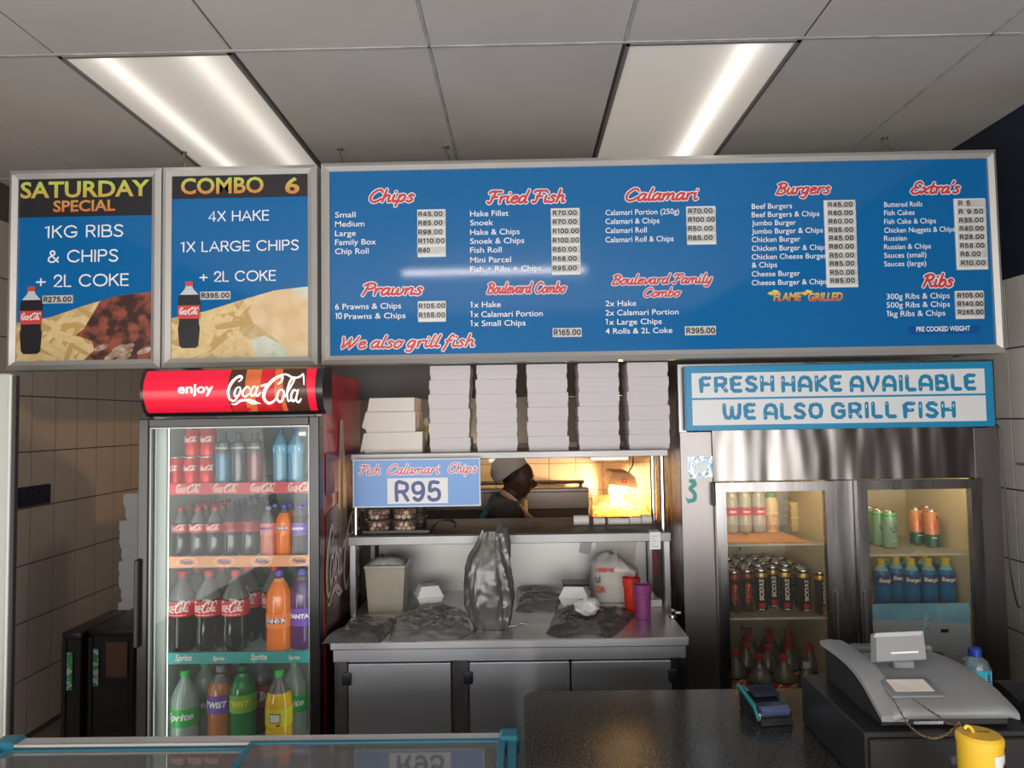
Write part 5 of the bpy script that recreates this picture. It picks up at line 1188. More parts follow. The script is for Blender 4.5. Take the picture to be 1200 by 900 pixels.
# ------------------------------------------------------------------ things on the worktop
bagm = M('crumpled grey polythene', (.085, .084, .078), .24, var=(.16, .155, .145), scale=20, spec=.7, ridge=1, bump=.9)
bagc = M('clear grey polythene', (.19, .185, .175), .2, var=(.12, .118, .11), scale=22, spec=.9, ridge=1, bump=1.0)
bagd = M('dark grey polythene', (.075, .07, .064), .28, var=(.11, .10, .09), scale=12, spec=.7, ridge=1, bump=.9)
def crumple(mb, amp, fr, seed=0):
    for v in mb.bm.verts:
        p = v.co * fr + Vector((seed, seed * 1.7, 0)); n1 = noise.noise(p); n2 = noise.noise(p * 2.3 + Vector((5, 3, 1)))
        n = (1 - abs(n1) * 2.2) * .6 + (.5 - abs(n2)) * .7
        yield v, n * amp
def pack(name, mat, outline, z, h, amp, fr, seed, label, cat='plastic bags'):
    """heap of folded plastic lying flat: a domed sheet over an outline with creases"""
    cx = sum(p[0] for p in outline) / len(outline); cy = sum(p[1] for p in outline) / len(outline); m = MB(); B = m.bm; rings = []
    K = 84; O = []
    out = [Vector(p) for p in outline]
    per = [0]
    for i in range(len(out)): per.append(per[-1] + (out[(i + 1) % len(out)] - out[i]).length)
    for k in range(K):
        s_ = per[-1] * k / K; i = max(j for j in range(len(out)) if per[j] <= s_); f = (s_ - per[i]) / (per[i + 1] - per[i]); O.append(out[i].lerp(out[(i + 1) % len(out)], f))
    rn = 24
    for j in range(rn + 1):
        q_ = j / rn; ring = []
        for k in range(K):
            jit = 1 + .03 * noise.noise(Vector((k * .9, seed, 0))) * (q_ > .8)
            x = cx + (O[k].x - cx) * q_ * jit; y = cy + (O[k].y - cy) * q_ * jit; dome = (1 - q_ ** 5) * h
            p = Vector((x, y, 0)) * fr + Vector((seed * 3.1, seed, 0)); cr_ = (1 - 2.5 * abs(noise.noise(p))) + .6 * (1 - 2.5 * abs(noise.noise(p * 2.7)))
            ring.append(B.verts.new((x, y, z + max(.0012, dome + amp * cr_ * (1 - q_ ** 8) * (.3 if q_ < .1 else 1)))))
        rings.append(ring)
    for j in range(rn):
        for k in range(K): B.faces.new((rings[j][k], rings[j][(k + 1) % K], rings[j + 1][(k + 1) % K], rings[j + 1][k]))
    B.faces.new(rings[0])
    bot = [B.verts.new((v.co.x, v.co.y, z)) for v in rings[-1]]
    for k in range(K): B.faces.new((rings[-1][k], rings[-1][(k + 1) % K], bot[(k + 1) % K], bot[k]))
    B.faces.new(bot[::-1]); bmesh.ops.recalc_face_normals(B, faces=B.faces[:])
    return tag(obj(name, m, mat, origin=(cx, cy, z), ang=28), label, cat)
def wq(px, py, z=CT):
    """worktop position below a photo pixel"""
    d = CM @ Vector(((px - 600) / F, (450 - py) / F, -1)); t = (z - CAM.z) / d.z; q_ = CAM + d * t; return (q_.x, q_.y)
pack('folded_bags', bagm, [(UX0 - .02, 2.53), (PX(445, 750, 2.53), 2.53), (PX(468, 710, 2.78), 2.78), (PX(425, 705, 2.83), 2.83), (UX0 + .06, 2.83), (UX0 + .015, 2.7)], CT + .001, .026, .006, 9, 2, 'thick pad of grey plastic bags on the left front corner of the worktop', cat='plastic bags')
pack('bag_bundle', bagc, [wq(455, 752), wq(535, 750), wq(552, 742), wq(548, 718), wq(520, 708), wq(480, 712), wq(462, 725)], CT + .001, .016, .009, 13, 5, 'clear crinkled bag of bread on the worktop between the bag pad and the tall bag')
pack('bag_bundle', bagc, [wq(604, 716), wq(652, 716), wq(660, 700), wq(640, 690), wq(606, 692)], CT + .001, .018, .008, 14, 8, 'small heap of clear bags behind the tall standing bag')
pack('crumpled_bag', bagd, [wq(640, 742), wq(655, 746), wq(680, 742), wq(704, 743), wq(712, 748), wq(724, 742), wq(744, 722), wq(738, 712), wq(706, 712), wq(672, 708), wq(652, 716)], CT + .001, .012, .009, 14, 11, 'dark grey empty bag crumpled flat on the worktop under the white paper')
# tall standing bag: tube of plastic with parcels inside, handles gathered at the top
bx, by = PX(574, 730, 2.70), 2.72
m = MB(); B = m.bm; K = 88; rows_ = [(0, .058, .044, .008), (.03, .070, .050, .005), (.08, .085, .055, -.002), (.15, .086, .052, -.004), (.21, .080, .045, -.004), (.26, .068, .034, .0), (.285, .056, .024, .006), (.315, .046, .016, .010), (.345, .038, .012, .012)]
rr = []
for z, a, b, dx in [(rows_[0][0] + (rows_[-1][0]) * i / 60, 0, 0, 0) for i in range(61)]:
    for u, v in zip(rows_, rows_[1:]):
        if u[0] <= z <= v[0] + 1e-9: f = (z - u[0]) / (v[0] - u[0]); a = u[1] + (v[1] - u[1]) * f; b = u[2] + (v[2] - u[2]) * f; dx = u[3] + (v[3] - u[3]) * f; break
    ring = []
    for k in range(K):
        an = 2 * PI * k / K; cx_ = math.copysign(abs(math.cos(an)) ** .75, math.cos(an)); sy_ = math.copysign(abs(math.sin(an)) ** .75, math.sin(an))
        sk_ = an + z * 1.6; n_ = (1 - 2.6 * abs(noise.noise(Vector((math.cos(sk_) * 1.6, math.sin(sk_) * 1.6, z * 4 + 1))))) * .008 + (.5 - abs(noise.noise(Vector((math.cos(an - z) * 4, math.sin(an - z) * 4, z * 9))))) * .007
        ring.append(B.verts.new((bx + dx + cx_ * (a + n_), by + sy_ * (b + n_), CT + .001 + z + (.012 * noise.noise(Vector((an, 1, 1))) if z > .34 else 0))))
    rr.append(ring)
for a, b in zip(rr, rr[1:]):
    for k in range(K): B.faces.new((a[k], a[(k + 1) % K], b[(k + 1) % K], b[k]))
B.faces.new(rr[0][::-1]); B.faces.new(rr[-1])
t = tag(empty('carrier_bag', (bx, by, CT + .001)), 'tall grey plastic carrier bag standing full in the middle of the worktop', 'bag')
obj('bag_body', m, bagm, t, ang=24)
m = MB(); m.tube([(bx + .025, by, CT + .33), (bx + .045, by - .012, CT + .375), (bx + .058, by - .01, CT + .36), (bx + .066, by, CT + .30), (bx + .070, by + .006, CT + .25)], [.012, .015, .014, .013, .008], 8)
for v, d in crumple(m, .004, 40): v.co += Vector((d, d * .5, 0))
obj('handle', m, bagd, t)
# bucket with a cloth over it
x, y = PX(454, 690, 2.98), 3.0; t = tag(empty('ice_cream_tub', (x, y, CT)), 'square cream plastic bucket covered by a thin cloth at the left of the worktop', 'bucket')
m = MB(); m.frust((x - .068, x + .068, y - .065, y + .065), (x - .080, x + .080, y - .075, y + .075), CT, CT + .175); obj('bucket_body', m, M('cloudy cream plastic', (.40, .35, .27), .35, var=(.32, .30, .25), scale=9), t, smooth=False)
m = MB(); m.box(x - .084, x + .084, y - .079, y + .079, CT + .172, CT + .186, .004); obj('rim', m, M('clear grey rim', (.38, .38, .36), .3), t)
m = MB(); B = m.bm; g_ = [[B.verts.new((x - .075 + .15 * i / 16, y - .07 + .14 * j / 12, CT + .188 + .022 * max(0, 1 - abs(2 * i / 16 - 1) ** 3) * max(0, 1 - abs(2 * j / 12 - 1) ** 3) + .006 * noise.noise(Vector((i * .6, j * .6, 3))))) for i in range(17)] for j in range(13)]
for j in range(12):
    for i in range(16): B.faces.new((g_[j][i], g_[j][i + 1], g_[j + 1][i + 1], g_[j + 1][i]))
obj('cloth', m, M('grey white cloth', (.50, .49, .46), .8), t)
m = MB(); m.tube([(x - .01, y - .02, CT + .20), (x - .02, y - .03, CT + .225)], .004, 6); obj('spoon_handle', m, black, t)
# polystyrene clamshells
def clam(px, py, Y, rz, label, w=.115):
    x = PX(px, py, Y); t = tag(empty('foam_clamshell', (x, Y, CT + .001), R(rz)), label, 'food box', 'white foam clamshell boxes')
    h = w / 2
    m = MB(); m.frust((-h * .68, h * .68, -h * .68, h * .68), (-h, h, -h, h), 0, .040); obj('lower_half', m, foam, t, smooth=False, local=True)
    m = MB(); m.box(-h - .004, h + .004, -h - .004, h + .004, .040, .045, .002); obj('rim', m, foam, t, local=True)
    m = MB(); m.frust((-h, h, -h, h), (-h * .66, h * .66, -h * .66, h * .66), .045, .083); obj('upper_half', m, foam, t, smooth=False, local=True)
    return t
c1_ = clam(502, 690, 3.04, 18, 'white foam clamshell box between the cloth-covered bucket and the tall bag', .105)
c2_ = clam(673, 690, 3.0, -8, 'white foam clamshell with a black lid on top, left of the printed shopping bag')
m = MB(); x = PX(675, 688, 2.98); m.box(x - .055, x + .055, 2.96, 3.06, CT + .0855, CT + .093, .003); tag(obj('takeaway_tray', m, black, origin=(x, 2.98, CT + .085)), 'flat black tray lying on the right foam clamshell', 'tray')
# printed shopping bag
x, y = PX(724, 690, 3.08), 3.12; t = tag(empty('shopping_bag', (x, y, CT)), 'white thin shopping bag with red letters slumped at the right back of the worktop', 'bag')
m = MB(); B = m.bm; K = 36; rr = []
for i in range(20):
    z = .19 * i / 19; ring = []
    for k in range(K):
        an = 2 * PI * k / K; cx_ = math.copysign(abs(math.cos(an)) ** .6, math.cos(an)); sy_ = math.copysign(abs(math.sin(an)) ** .6, math.sin(an))
        sh_ = 1 if i < 14 else 1 - (i - 13) ** 2 / 60; top_ = .02 * noise.noise(Vector((an * 1.3, 2, 2))) * i / 19
        n_ = (1 - 2.4 * abs(noise.noise(Vector((cx_ * 2, sy_ * 2, z * 14))))) * .007 * (0.15 if (sy_ < 0 and cx_ < -.0 and i < 17) else 1)
        ring.append(B.verts.new((x + cx_ * (.105 + n_) * sh_ + (.0 if cx_ < 0 else -z * .12), y + sy_ * (.085 + n_) * sh_, CT + .001 + z + top_ - (.03 * cx_ * i / 19 if cx_ > 0 else 0))))
    rr.append(ring)
for a, b in zip(rr, rr[1:]):
    for k in range(K): B.faces.new((a[k], a[(k + 1) % K], b[(k + 1) % K], b[k]))
B.faces.new(rr[0][::-1]); B.faces.new(rr[-1])
obj('bag_body', m, M('white thin plastic', (.50, .48, .44), .3, var=(.60, .58, .54), scale=9), t, ang=26)
m = MB(); yy = y - .096
for s, a, b, z0_, z1_ in (('NISHE', x - .098, x - .02, .128, .143), ('U', x - .098, x - .078, .085, .108), ('DA', x - .094, x - .058, .045, .070)): text(m, s, a, b, CT + z0_, CT + z1_, yy, off=.05, mi=1 if s == 'U' else 0)
obj('bag_lettering', m, [M('red bag print', (.55, .05, .03), .4), M('dark green bag print', (.06, .09, .06), .5)], t, smooth=False)
# crumpled paper
x, y = wq(689, 722, CT + .02); m = MB(); bmesh.ops.create_icosphere(m.bm, subdivisions=3, radius=1)
for v in m.bm.verts:
    n_ = 1 + .32 * noise.noise(v.co * 1.7) + .18 * noise.noise(v.co * 4.1); v.co = Vector((x + v.co.x * n_ * .048, y + v.co.y * n_ * .04, CT + .058 + v.co.z * n_ * .030))
tag(obj('crumpled_paper', m, M('crumpled white paper', (.62, .61, .60), .7), origin=(x, y, CT + .03), ang=15), 'ball of crumpled white till paper resting on the dark empty bag', 'paper')
# tumblers
def tumbler(px, py, Y, col, h, label, stick=False):
    x = PX(px, py, Y); t = tag(empty('tumbler', (x, Y, CT + .0005)), label, 'cup'); mt = M(label.split()[0] + ' plastic', col, .3)
    m = MB(); m.lathe([(.026, 0), (.028, .004), (.031, h * .72), (.034, h * .74), (.036, h), (.034, h), (.030, h * .72), (.026, .006)], (x, Y, CT + .0005), 24, cap=False); m.lathe([(.001, .001), (.026, .001)], (x, Y, CT + .0005), 24, cap=False); obj('cup_body', m, mt, t)
    if stick: m = MB(); m.tube([(x + .0, Y, CT + .01), (x + .022, Y, CT + h + .018)], .004, 6); tag(obj('marker_pen', m, black, origin=(x, Y, CT + .01)), 'dark pen standing in the red tumbler', 'pen')
tumbler(740, 700, 2.93, (.62, .035, .025), .125, 'red plastic tumbler behind the purple one, right side of the worktop', True)
tumbler(753.5, 710, 2.80, (.21, .045, .16), .128, 'purple plastic tumbler standing in front of the red one')
# red paddle, white box, paper strip, tap fitting, card scraps
x = PX(771, 690, 3.18); m = MB(); m.prism([(x + .020 * math.cos(2 * PI * k / 20), 1.02 + .052 * math.sin(2 * PI * k / 20) - (.012 if math.sin(2 * PI * k / 20) < 0 else 0)) for k in range(20)], 3.275, 3.283); m.box(x - .005, x + .005, 3.276, 3.282, 1.06, 1.13)
tag(obj('red_paddle', m, M('dull red plastic', (.34, .03, .025), .4), origin=(x, 3.28, 1.0), smooth=False), 'red oval paddle leaning on the steel back sheet at the right end', 'utensil')
x = PX(768, 706, 2.98); m = MB(); m.box(x - .024, x + .024, 2.96, 3.0, CT + .0005, CT + .028, .002); tag(obj('small_carton', m, card, origin=(x, 2.98, CT)), 'tiny white carton right of the tumblers', 'box')
x0_, y0_ = wq(595, 735); x1_, y1_ = wq(613, 731); m = MB(); B = m.bm
ps = catmull([(x0_ - .02, y0_ - .004, CT + .003), (x0_ + .02, y0_, CT + .006), (x1_ - .01, y1_, CT + .004), (x1_ + .01, y1_ - .01, CT + .003)], 5)
A_ = [(B.verts.new(Vector(p) + Vector((0, .010, 0))), B.verts.new(Vector(p) - Vector((0, .010, 0)))) for p in ps]
for a, b in zip(A_, A_[1:]): B.faces.new((a[0], a[1], b[1], b[0]))
o = obj('paper_strip', m, MATS['white paper'], origin=(x0_, y0_, CT)); sm_ = o.modifiers.new('solid', 'SOLIDIFY'); sm_.thickness = .0006
tag(o, 'curled white strip of paper by the foot of the tall bag', 'paper')
x = PX(788, 716, 2.80); m = MB(); m.lathe([(.013, 0), (.015, .004), (.011, .012), (.011, .03), (.006, .034)], (x, 2.80, CT), 14); m.lathe([(.007, 0), (.007, .03)], (x, 2.80, CT + .018), 10, axis='X'); m.box(x - .010, x + .010, 2.786, 2.794, CT + .012, CT + .030, .002)
tag(obj('tap_fitting', m, chrome, origin=(x, 2.80, CT)), 'small chrome pipe fitting at the right corner of the worktop', 'fitting')
for i, (px, py, w_, h_, rz, mt, lb) in enumerate(((686, 636, .05, .06, 14, card, 'grey card tag hanging at the back of the worktop'), (712, 634, .10, .05, -4, creamcard, 'stained cream card taped up behind the shopping bag'), (735, 640, .075, .10, 8, creamcard, 'torn cream wrapper taped behind the tumblers'))):
    x, z = P(px, py, 3.28); m = MB(); m.box(-w_ / 2, w_ / 2, -.0015 - i * .001, 0 - i * .001, -h_ / 2, h_ / 2); m.xf(Matrix.Translation((x, 3.283, z - .02)) @ Matrix.Rotation(R(rz), 4, 'Y'))
    tag(obj('card_scrap', m, mt, origin=(x, 3.283, z - .02), smooth=False), lb, 'card')

# ================================================================== THE KITCHEN BEHIND THE HATCH
ks = M('old kitchen steel', (.20, .18, .165), .45, .7, rvar=.6, scale=6)
ra = tag(empty('fryer_range', (-.2, 4.95, 0)), 'long dull steel fryer range with a raised back rail seen through the hatch', 'fryer')
rx = PX(690, 590, 4.65)
m = MB(); m.box(-1.1, rx, 4.66, 5.30, .08, 1.09, .004); obj('range_body', m, ks, ra)
m = MB(); m.box(-1.1, rx, 4.64, 4.70, 1.09, 1.20, .004); m.box(-1.1, rx, 4.60, 4.70, 1.20, 1.225, .006); obj('back_rail', m, M('lighter kitchen steel', (.38, .35, .32), .35, .8), ra)
m = MB(); m.lathe([(.012, -1.1), (.012, rx - .03)], (0, 4.62, 1.262), 10, axis='X'); obj('hand_rail', m, M('warm steel tube', (.45, .40, .36), .3, 1), ra)
m = MB()
for x in (-1.0, -.5, 0, rx - .06): m.box(x, x + .02, 4.62, 4.68, 1.225, 1.25)
obj('rail_bracket', m, ks, ra, smooth=False)
for k in range(4):
    m = MB(); m.box(-1.05 + k * .38, -1.05 + k * .38 + .02, 4.68, 5.28, 0, .08); obj('foot', m, black, ra, smooth=False)
hd_ = tag(empty('extraction_hood', (0, 4.9, 1.42)), 'dark steel extraction hood hanging above the fryers in the kitchen', 'hood')
m = MB(); m.prism([(4.42, 1.43), (5.40, 1.43), (5.40, 1.95), (4.9, 1.95), (4.42, 1.52)], -1.1, 1.25, axis='X'); obj('hood_body', m, ks, hd_, smooth=False)
kl = M('kitchen strip lamp', (.8, .76, .70), .4, emit=.9, ecol=(1, .88, .74))
for a, b in ((573, 617), (692, 736)):
    m = MB(); m.box(PX(a, 543, 4.45), PX(b, 543, 4.45), 4.43, 4.46, 1.405, 1.4295, .003); obj('strip_lamp', m, kl, hd_)
# heated chip display
qx0, qx1 = PX(694, 600, 4.75), PX(772, 600, 4.75)
cd_ = tag(empty('kitchen_counter', ((qx0 + qx1) / 2, 5.0, 0)), 'steel kitchen counter carrying the glowing chip warmer', 'counter')
m = MB(); m.box(rx + .03, 1.2, 4.72, 5.38, 0, .98, .004); obj('counter_body', m, ks, cd_)
ch = tag(empty('chip_warmer', ((qx0 + qx1) / 2, 5.0, .98)), 'glass sided chip warmer glowing orange under a heat lamp', 'food warmer')
m = MB(); m.box(qx0, qx1, 4.75, 5.25, .981, 1.0, .003); obj('base_pan', m, M('warm steel pan', (.5, .42, .32), .3, .9), ch)
gg = glassy('warmer glass', (1, .97, .90), 1.0, haze=.22, hcol=(.9, .75, .5), rough=.1)
m = MB(); m.box(qx0, qx1, 4.752, 4.757, 1.0, 1.165); obj('front_glass', m, gg, ch, smooth=False)
m = MB(); m.box(qx0, qx0 + .005, 4.757, 5.25, 1.0, 1.165); m.box(qx1 - .005, qx1, 4.757, 5.25, 1.0, 1.165); obj('side_glass', m, gg, ch, smooth=False)
lx = PX(728, 560, 4.86)
m = MB(); m.box(lx - .05, lx + .045, 5.12, 5.15, 1.0, 1.30, .003); obj('lamp_post', m, M('warm painted post', (.55, .42, .30), .5), ch)
m = MB(); m.prism([(lx - .095, 1.225), (lx + .10, 1.20), (lx + .085, 1.27), (lx + .05, 1.30), (lx - .06, 1.305)], 4.80, 5.16); lh = obj('lamp_hood', m, M('beige enamel', (.45, .36, .28), .45), ch, smooth=False)
x = lx + .01; m = MB(); m.box(x - .014, x + .016, 4.798, 4.80, 1.235, 1.262); m.box(x - .005, x + .007, 4.797, 4.798, 1.243, 1.255, mi=1); obj('badge', m, [M('red badge', (.65, .03, .02), .4), signwhite], lh, smooth=False)
for k in (-1, 1):
    m = MB(); m.lathe([(.012, 0), (.028, -.03), (.020, -.052), (.003, -.06)], (lx + k * .045, 4.98, 1.205), 14); obj('heat_bulb', m, M('glowing heat bulb', (1, .8, .4), .3, emit=30, ecol=(1, .62, .20)), ch)
m = MB(); r_ = random.Random(5)
for k in range(260):
    c = Vector((r_.uniform(qx0 + .05, qx1 - .05), r_.uniform(4.82, 5.2), 0)); c.z = 1.01 + r_.random() * .07 * (1 - abs((c.x - (qx0 + qx1) / 2) / .24) ** 2)
    n0 = len(m.bm.verts); m.box(-.028, .028, -.005, .005, -.005, .005); m.bm.verts.ensure_lookup_table()
    mt = Matrix.Translation(c) @ Matrix.Rotation(r_.uniform(0, 3), 4, 'Z') @ Matrix.Rotation(r_.uniform(-.5, .5), 4, 'Y')
    for v in m.bm.verts[n0:]: v.co = mt @ v.co
hp_ = obj('chip_heap', m, M('hot golden chips', (.85, .52, .12), .5), smooth=False, origin=((qx0 + qx1) / 2, 5.0, 1.0))
tag(hp_, 'heap of golden chips piled in the glowing warmer', 'chips', kind='stuff')
def point(name, loc, p, col, r=.05):
    l = bpy.data.lights.new(name, 'POINT'); l.energy = p; l.color = col; l.shadow_soft_size = r; o = bpy.data.objects.new(name, l); o.location = loc; COL.objects.link(o)
point('heat_lamp_glow', (lx + .0, 4.93, 1.13), 75, (1, .60, .26), .03)
point('kitchen_ambient_fill', (-.3, 4.3, 2.5), 16, (1, .86, .72), .15)  # added ambient fill for the kitchen, no such lamp known
m = MB(); m.tube(catmull([(lx + .07, 5.0, 1.29), (lx + .10, 5.0, 1.34), (lx + .12, 5.1, 1.42)], 4), .005, 6); obj('lamp_cord', m, black, ch)

# ------------------------------------------------------------------ kitchen worker leaning over, facing right
def person():
    Y = 4.05
    K = {}
    sx = PX(594, 590, Y); hx_ = PX(607, 562, Y); hz = PZ(613, 562, Y)
    sx = PX(598, 590, Y)
    pts = {
     'pelvis': ((sx - .12, Y, .84), (.165, .165)), 'waist': ((sx - .10, Y, .98), (.155, .160)), 'chest': ((sx - .045, Y, 1.12), (.150, .165)), 'neck0': ((sx - .0, Y, 1.225), (.080, .10)), 'neck': ((hx_ - .04, Y, hz - .075), (.055, .055)), 'head0': ((hx_ - .02, Y, hz - .03), (.06, .06)),
     'shR': ((sx - .02, Y - .165, 1.175), (.078, .078)), 'elR': ((sx - .02, Y - .24, .96), (.056, .056)), 'wrR': ((sx + .16, Y - .17, .93), (.036, .036)), 'haR': ((sx + .22, Y - .15, .93), (.034, .022)),
     'shL': ((sx - .02, Y + .165, 1.175), (.078, .078)), 'elL': ((sx + .06, Y + .20, .98), (.056, .056)), 'wrL': ((sx + .22, Y + .10, .95), (.036, .036)), 'haL': ((sx + .28, Y + .08, .95), (.034, .022)),
     'hipR': ((sx - .12, Y - .09, .76), (.11, .11)), 'knR': ((sx - .06, Y - .10, .44), (.07, .07)), 'anR': ((sx - .12, Y - .10, .08), (.048, .048)), 'toR': ((sx + .01, Y - .11, .035), (.038, .034)),
     'hipL': ((sx - .12, Y + .09, .76), (.11, .11)), 'knL': ((sx - .06, Y + .10, .44), (.07, .07)), 'anL': ((sx - .12, Y + .10, .08), (.048, .048)), 'toL': ((sx + .01, Y + .11, .035), (.038, .034))}
    E = [('pelvis', 'waist'), ('waist', 'chest'), ('chest', 'neck0'), ('neck0', 'neck'), ('neck', 'head0')]
    for s_ in 'RL':
        E += [('chest', 'sh' + s_), ('sh' + s_, 'el' + s_), ('el' + s_, 'wr' + s_), ('wr' + s_, 'ha' + s_), ('pelvis', 'hip' + s_), ('hip' + s_, 'kn' + s_), ('kn' + s_, 'an' + s_), ('an' + s_, 'to' + s_)]
        hx, hy, hz_ = pts['ha' + s_][0]; sg = -1 if s_ == 'R' else 1
        for f in range(4):
            a = 'f%d%s' % (f, s_); o_ = (f - 1.5) * .026; L_ = (.055, .065, .062, .050)[f]
            pts[a] = ((hx + .03, hy + o_ * -sg, hz_ - .004), (.012, .012)); pts[a + 'm'] = ((hx + .03 + L_ * .55, hy + o_ * -sg, hz_ - .012), (.0115, .0115)); pts[a + 't'] = ((hx + .03 + L_ * .9, hy + o_ * -sg, hz_ - .030), (.0105, .0105))
            E += [('ha' + s_, a), (a, a + 'm'), (a + 'm', a + 't')]
        pts['th' + s_] = ((hx + .005, hy + sg * -.036, hz_ - .005), (.014, .014)); pts['tt' + s_] = ((hx + .042, hy + sg * -.070, hz_ - .014), (.012, .012)); E += [('ha' + s_, 'th' + s_), ('th' + s_, 'tt' + s_)]
    names_ = list(pts); me = bpy.data.meshes.new('body'); me.from_pydata([pts[n][0] for n in names_], [(names_.index(a), names_.index(b)) for a, b in E], [])
    o = bpy.data.objects.new('body', me); COL.objects.link(o)
    sk = o.modifiers.new('skin', 'SKIN'); 
    for i, n in enumerate(names_):
        me.skin_vertices[0].data[i].radius = pts[n][1]; me.skin_vertices[0].data[i].use_root = n == 'pelvis'
    sb = o.modifiers.new('sub', 'SUBSURF'); sb.levels = 2; sb.render_levels = 2
    dg = bpy.context.evaluated_depsgraph_get(); bm = bmesh.new(); tmp = bpy.data.meshes.new_from_object(o.evaluated_get(dg)); bm.from_mesh(tmp)
    # head sculpted on a sphere: brow, nose, lips, chin, ears; it faces +X and looks slightly down
    r0 = bmesh.ops.create_uvsphere(bm, u_segments=40, v_segments=30, radius=1)
    rot = Matrix.Rotation(R(12), 3, 'Y')
    g = lambda d2, s: math.exp(-d2 / (s * s))
    for v in r0['verts']:
        x, y, z = v.co; c = v.co.copy()
        px_, py_, pz_ = x * .094, y * .074, z * .115
        if z < 0: px_ = x * (.094 - .014 * -z) + (.010 * -z if x > 0 else 0); py_ = y * (.074 - .020 * -z)
        if z < -.2 and x < 0: px_ *= 1 - .35 * (-z - .2)
        fr_ = max(0, x)
        px_ += fr_ * (.034 * g(y * y * 3 + (z + .12) ** 2 * 2, .22) + .012 * g(y * y * 4 + (z - .02) ** 2 * 3, .2) + .011 * g(y * y * 2 + (z + .48) ** 2 * 14, .35) + .009 * g(y * y * 2 + (z + .80) ** 2 * 6, .35) - .010 * g((abs(y) - .38) ** 2 + (z - .08) ** 2 * 2, .16) + .006 * g((z - .26) ** 2 * 4 + y * y * .5, .25))
        px_ -= fr_ * .006 * g((z + .50) ** 2 * 90 + y * y, .5)
        py_ += math.copysign(.016, y) * g((x + .05) ** 2 * 3 + (z + .08) ** 2 * 1.3, .20) * (abs(y) > .5)
        v.co = rot @ Vector((px_ * .94, py_, pz_ * .94)) + Vector((hx_, Y, hz))
    bm.to_mesh(tmp); bm.free(); o.modifiers.clear(); o.data = tmp
    rm = o.modifiers.new('remesh', 'REMESH'); rm.mode = 'VOXEL'; rm.voxel_size = .0072; rm.use_smooth_shade = True
    dg = bpy.context.evaluated_depsgraph_get(); dg.update(); fin = bpy.data.meshes.new_from_object(o.evaluated_get(dg)); bpy.data.objects.remove(o)
    bm = bmesh.new(); bm.from_mesh(fin); seen = set(); isl = []          # keep only the one continuous surface
    for v in bm.verts:
        if v in seen: continue
        st = [v]; seen.add(v); g_ = []
        while st:
            u = st.pop(); g_.append(u)
            for e in u.link_edges:
                w_ = e.other_vert(u)
                if w_ not in seen: seen.add(w_); st.append(w_)
        isl.append(g_)
    isl.sort(key=len); print('ISLANDS', [len(i) for i in isl][-12:])
    bmesh.ops.delete(bm, geom=[v for i in isl[:-1] for v in i], context='VERTS'); bm.to_mesh(fin); bm.free()
    skin = M('dark brown skin', (.075, .032, .020), .5, sub=.05); teal = M('teal work shirt', (.012, .12, .16), .8, bump=.2, scale=60); trou = M('dark trousers', (.02, .02, .025), .85); shoe = M('black shoe', (.01, .01, .01), .5)
    for m_ in (skin, teal, trou, shoe): fin.materials.append(m_)
    for p in fin.polygons:
        c = p.center; k = 1
        if (c - Vector((hx_, Y, hz))).length < .150 and not (c.z < hz - .06 and c.x < hx_ - .03): k = 0
        elif c.z < .09: k = 3
        elif c.z < .80: k = 2
        elif c.x > sx + .12: k = 0
        p.material_index = k
    fin.name = 'body'; base = Vector((sx - .15, Y, 0))
    root = tag(empty('person', base), 'kitchen worker in teal shirt, dark apron and white cap leaning right behind the hatch', 'person')
    # apron: the front of the torso lifted off the shirt
    bm = bmesh.new(); bm.from_mesh(fin); bm.faces.ensure_lookup_table()
    dele = [f for f in bm.faces if not (f.calc_center_median().z < 1.235 and f.calc_center_median().z > .45 and f.calc_center_median().x < sx + .12 and abs(f.calc_center_median().y - Y) < .26 and f.calc_center_median().x > sx - .11 and f.normal.x > -.75 - (.3 if f.calc_center_median().z < .8 else 0)) and not (abs(f.calc_center_median().y - Y) < .20 and .6 < f.calc_center_median().z < .97 and f.calc_center_median().x < sx - .0 and f.normal.x > -.2)]
    bmesh.ops.delete(bm, geom=dele, context='FACES'); bm.normal_update()
    for v in bm.verts: v.co += v.normal * .012
    am = bpy.data.meshes.new('apron'); 
    for v in bm.verts: v.co -= base
    bm.to_mesh(am); bm.free(); am.materials.clear(); am.materials.append(M('dark grey apron', (.055, .045, .042), .8)); am.shade_smooth()
    for p in am.polygons: p.material_index = 0
    ap = bpy.data.objects.new('apron', am); COL.objects.link(ap); ap.parent = root; so = ap.modifiers.new('solid', 'SOLIDIFY'); so.thickness = .004
    for v in fin.vertices: v.co -= base
    fin.shade_smooth(); bo = bpy.data.objects.new('body', fin); COL.objects.link(bo); bo.parent = root
    # pale orange strap band running down the front
    path = [(hx_ - .085, Y - .075, hz - .06), (sx + .015, Y - .155, 1.235), (sx + .075, Y - .135, 1.165), (sx + .115, Y - .10, 1.10), (sx + .13, Y - .09, 1.04)]
    m = MB(); m.tube(catmull(path, 6), .016, 8); obj('neck_band', m, M('peach towel band', (.55, .33, .24), .85), root)
    m = MB(); m.tube(catmull([(sx + .10, Y - .13, 1.14), (sx + .15, Y - .15, 1.10), (sx + .19, Y - .15, 1.05), (sx + .20, Y - .14, .98)], 5), [.016] * 16, 8); obj('towel', m, MATS['peach towel band'], root)
    # cap of thin white net cloth, hair and eyes
    m = MB(); bmesh.ops.create_uvsphere(m.bm, u_segments=28, v_segments=18, radius=1)
    for v in list(m.bm.verts):
        x, y, z = v.co; puff = 1.0 + .10 * max(0, -x) + .05 * noise.noise(v.co * 3)
        v.co = Matrix.Rotation(R(-28), 3, 'Y') @ Vector((x * .102 * puff, y * .086 * puff, max(z * .088 * puff, -.020 - .022 * max(0, -x)))) + Vector((hx_ - .045, Y, hz + .062))
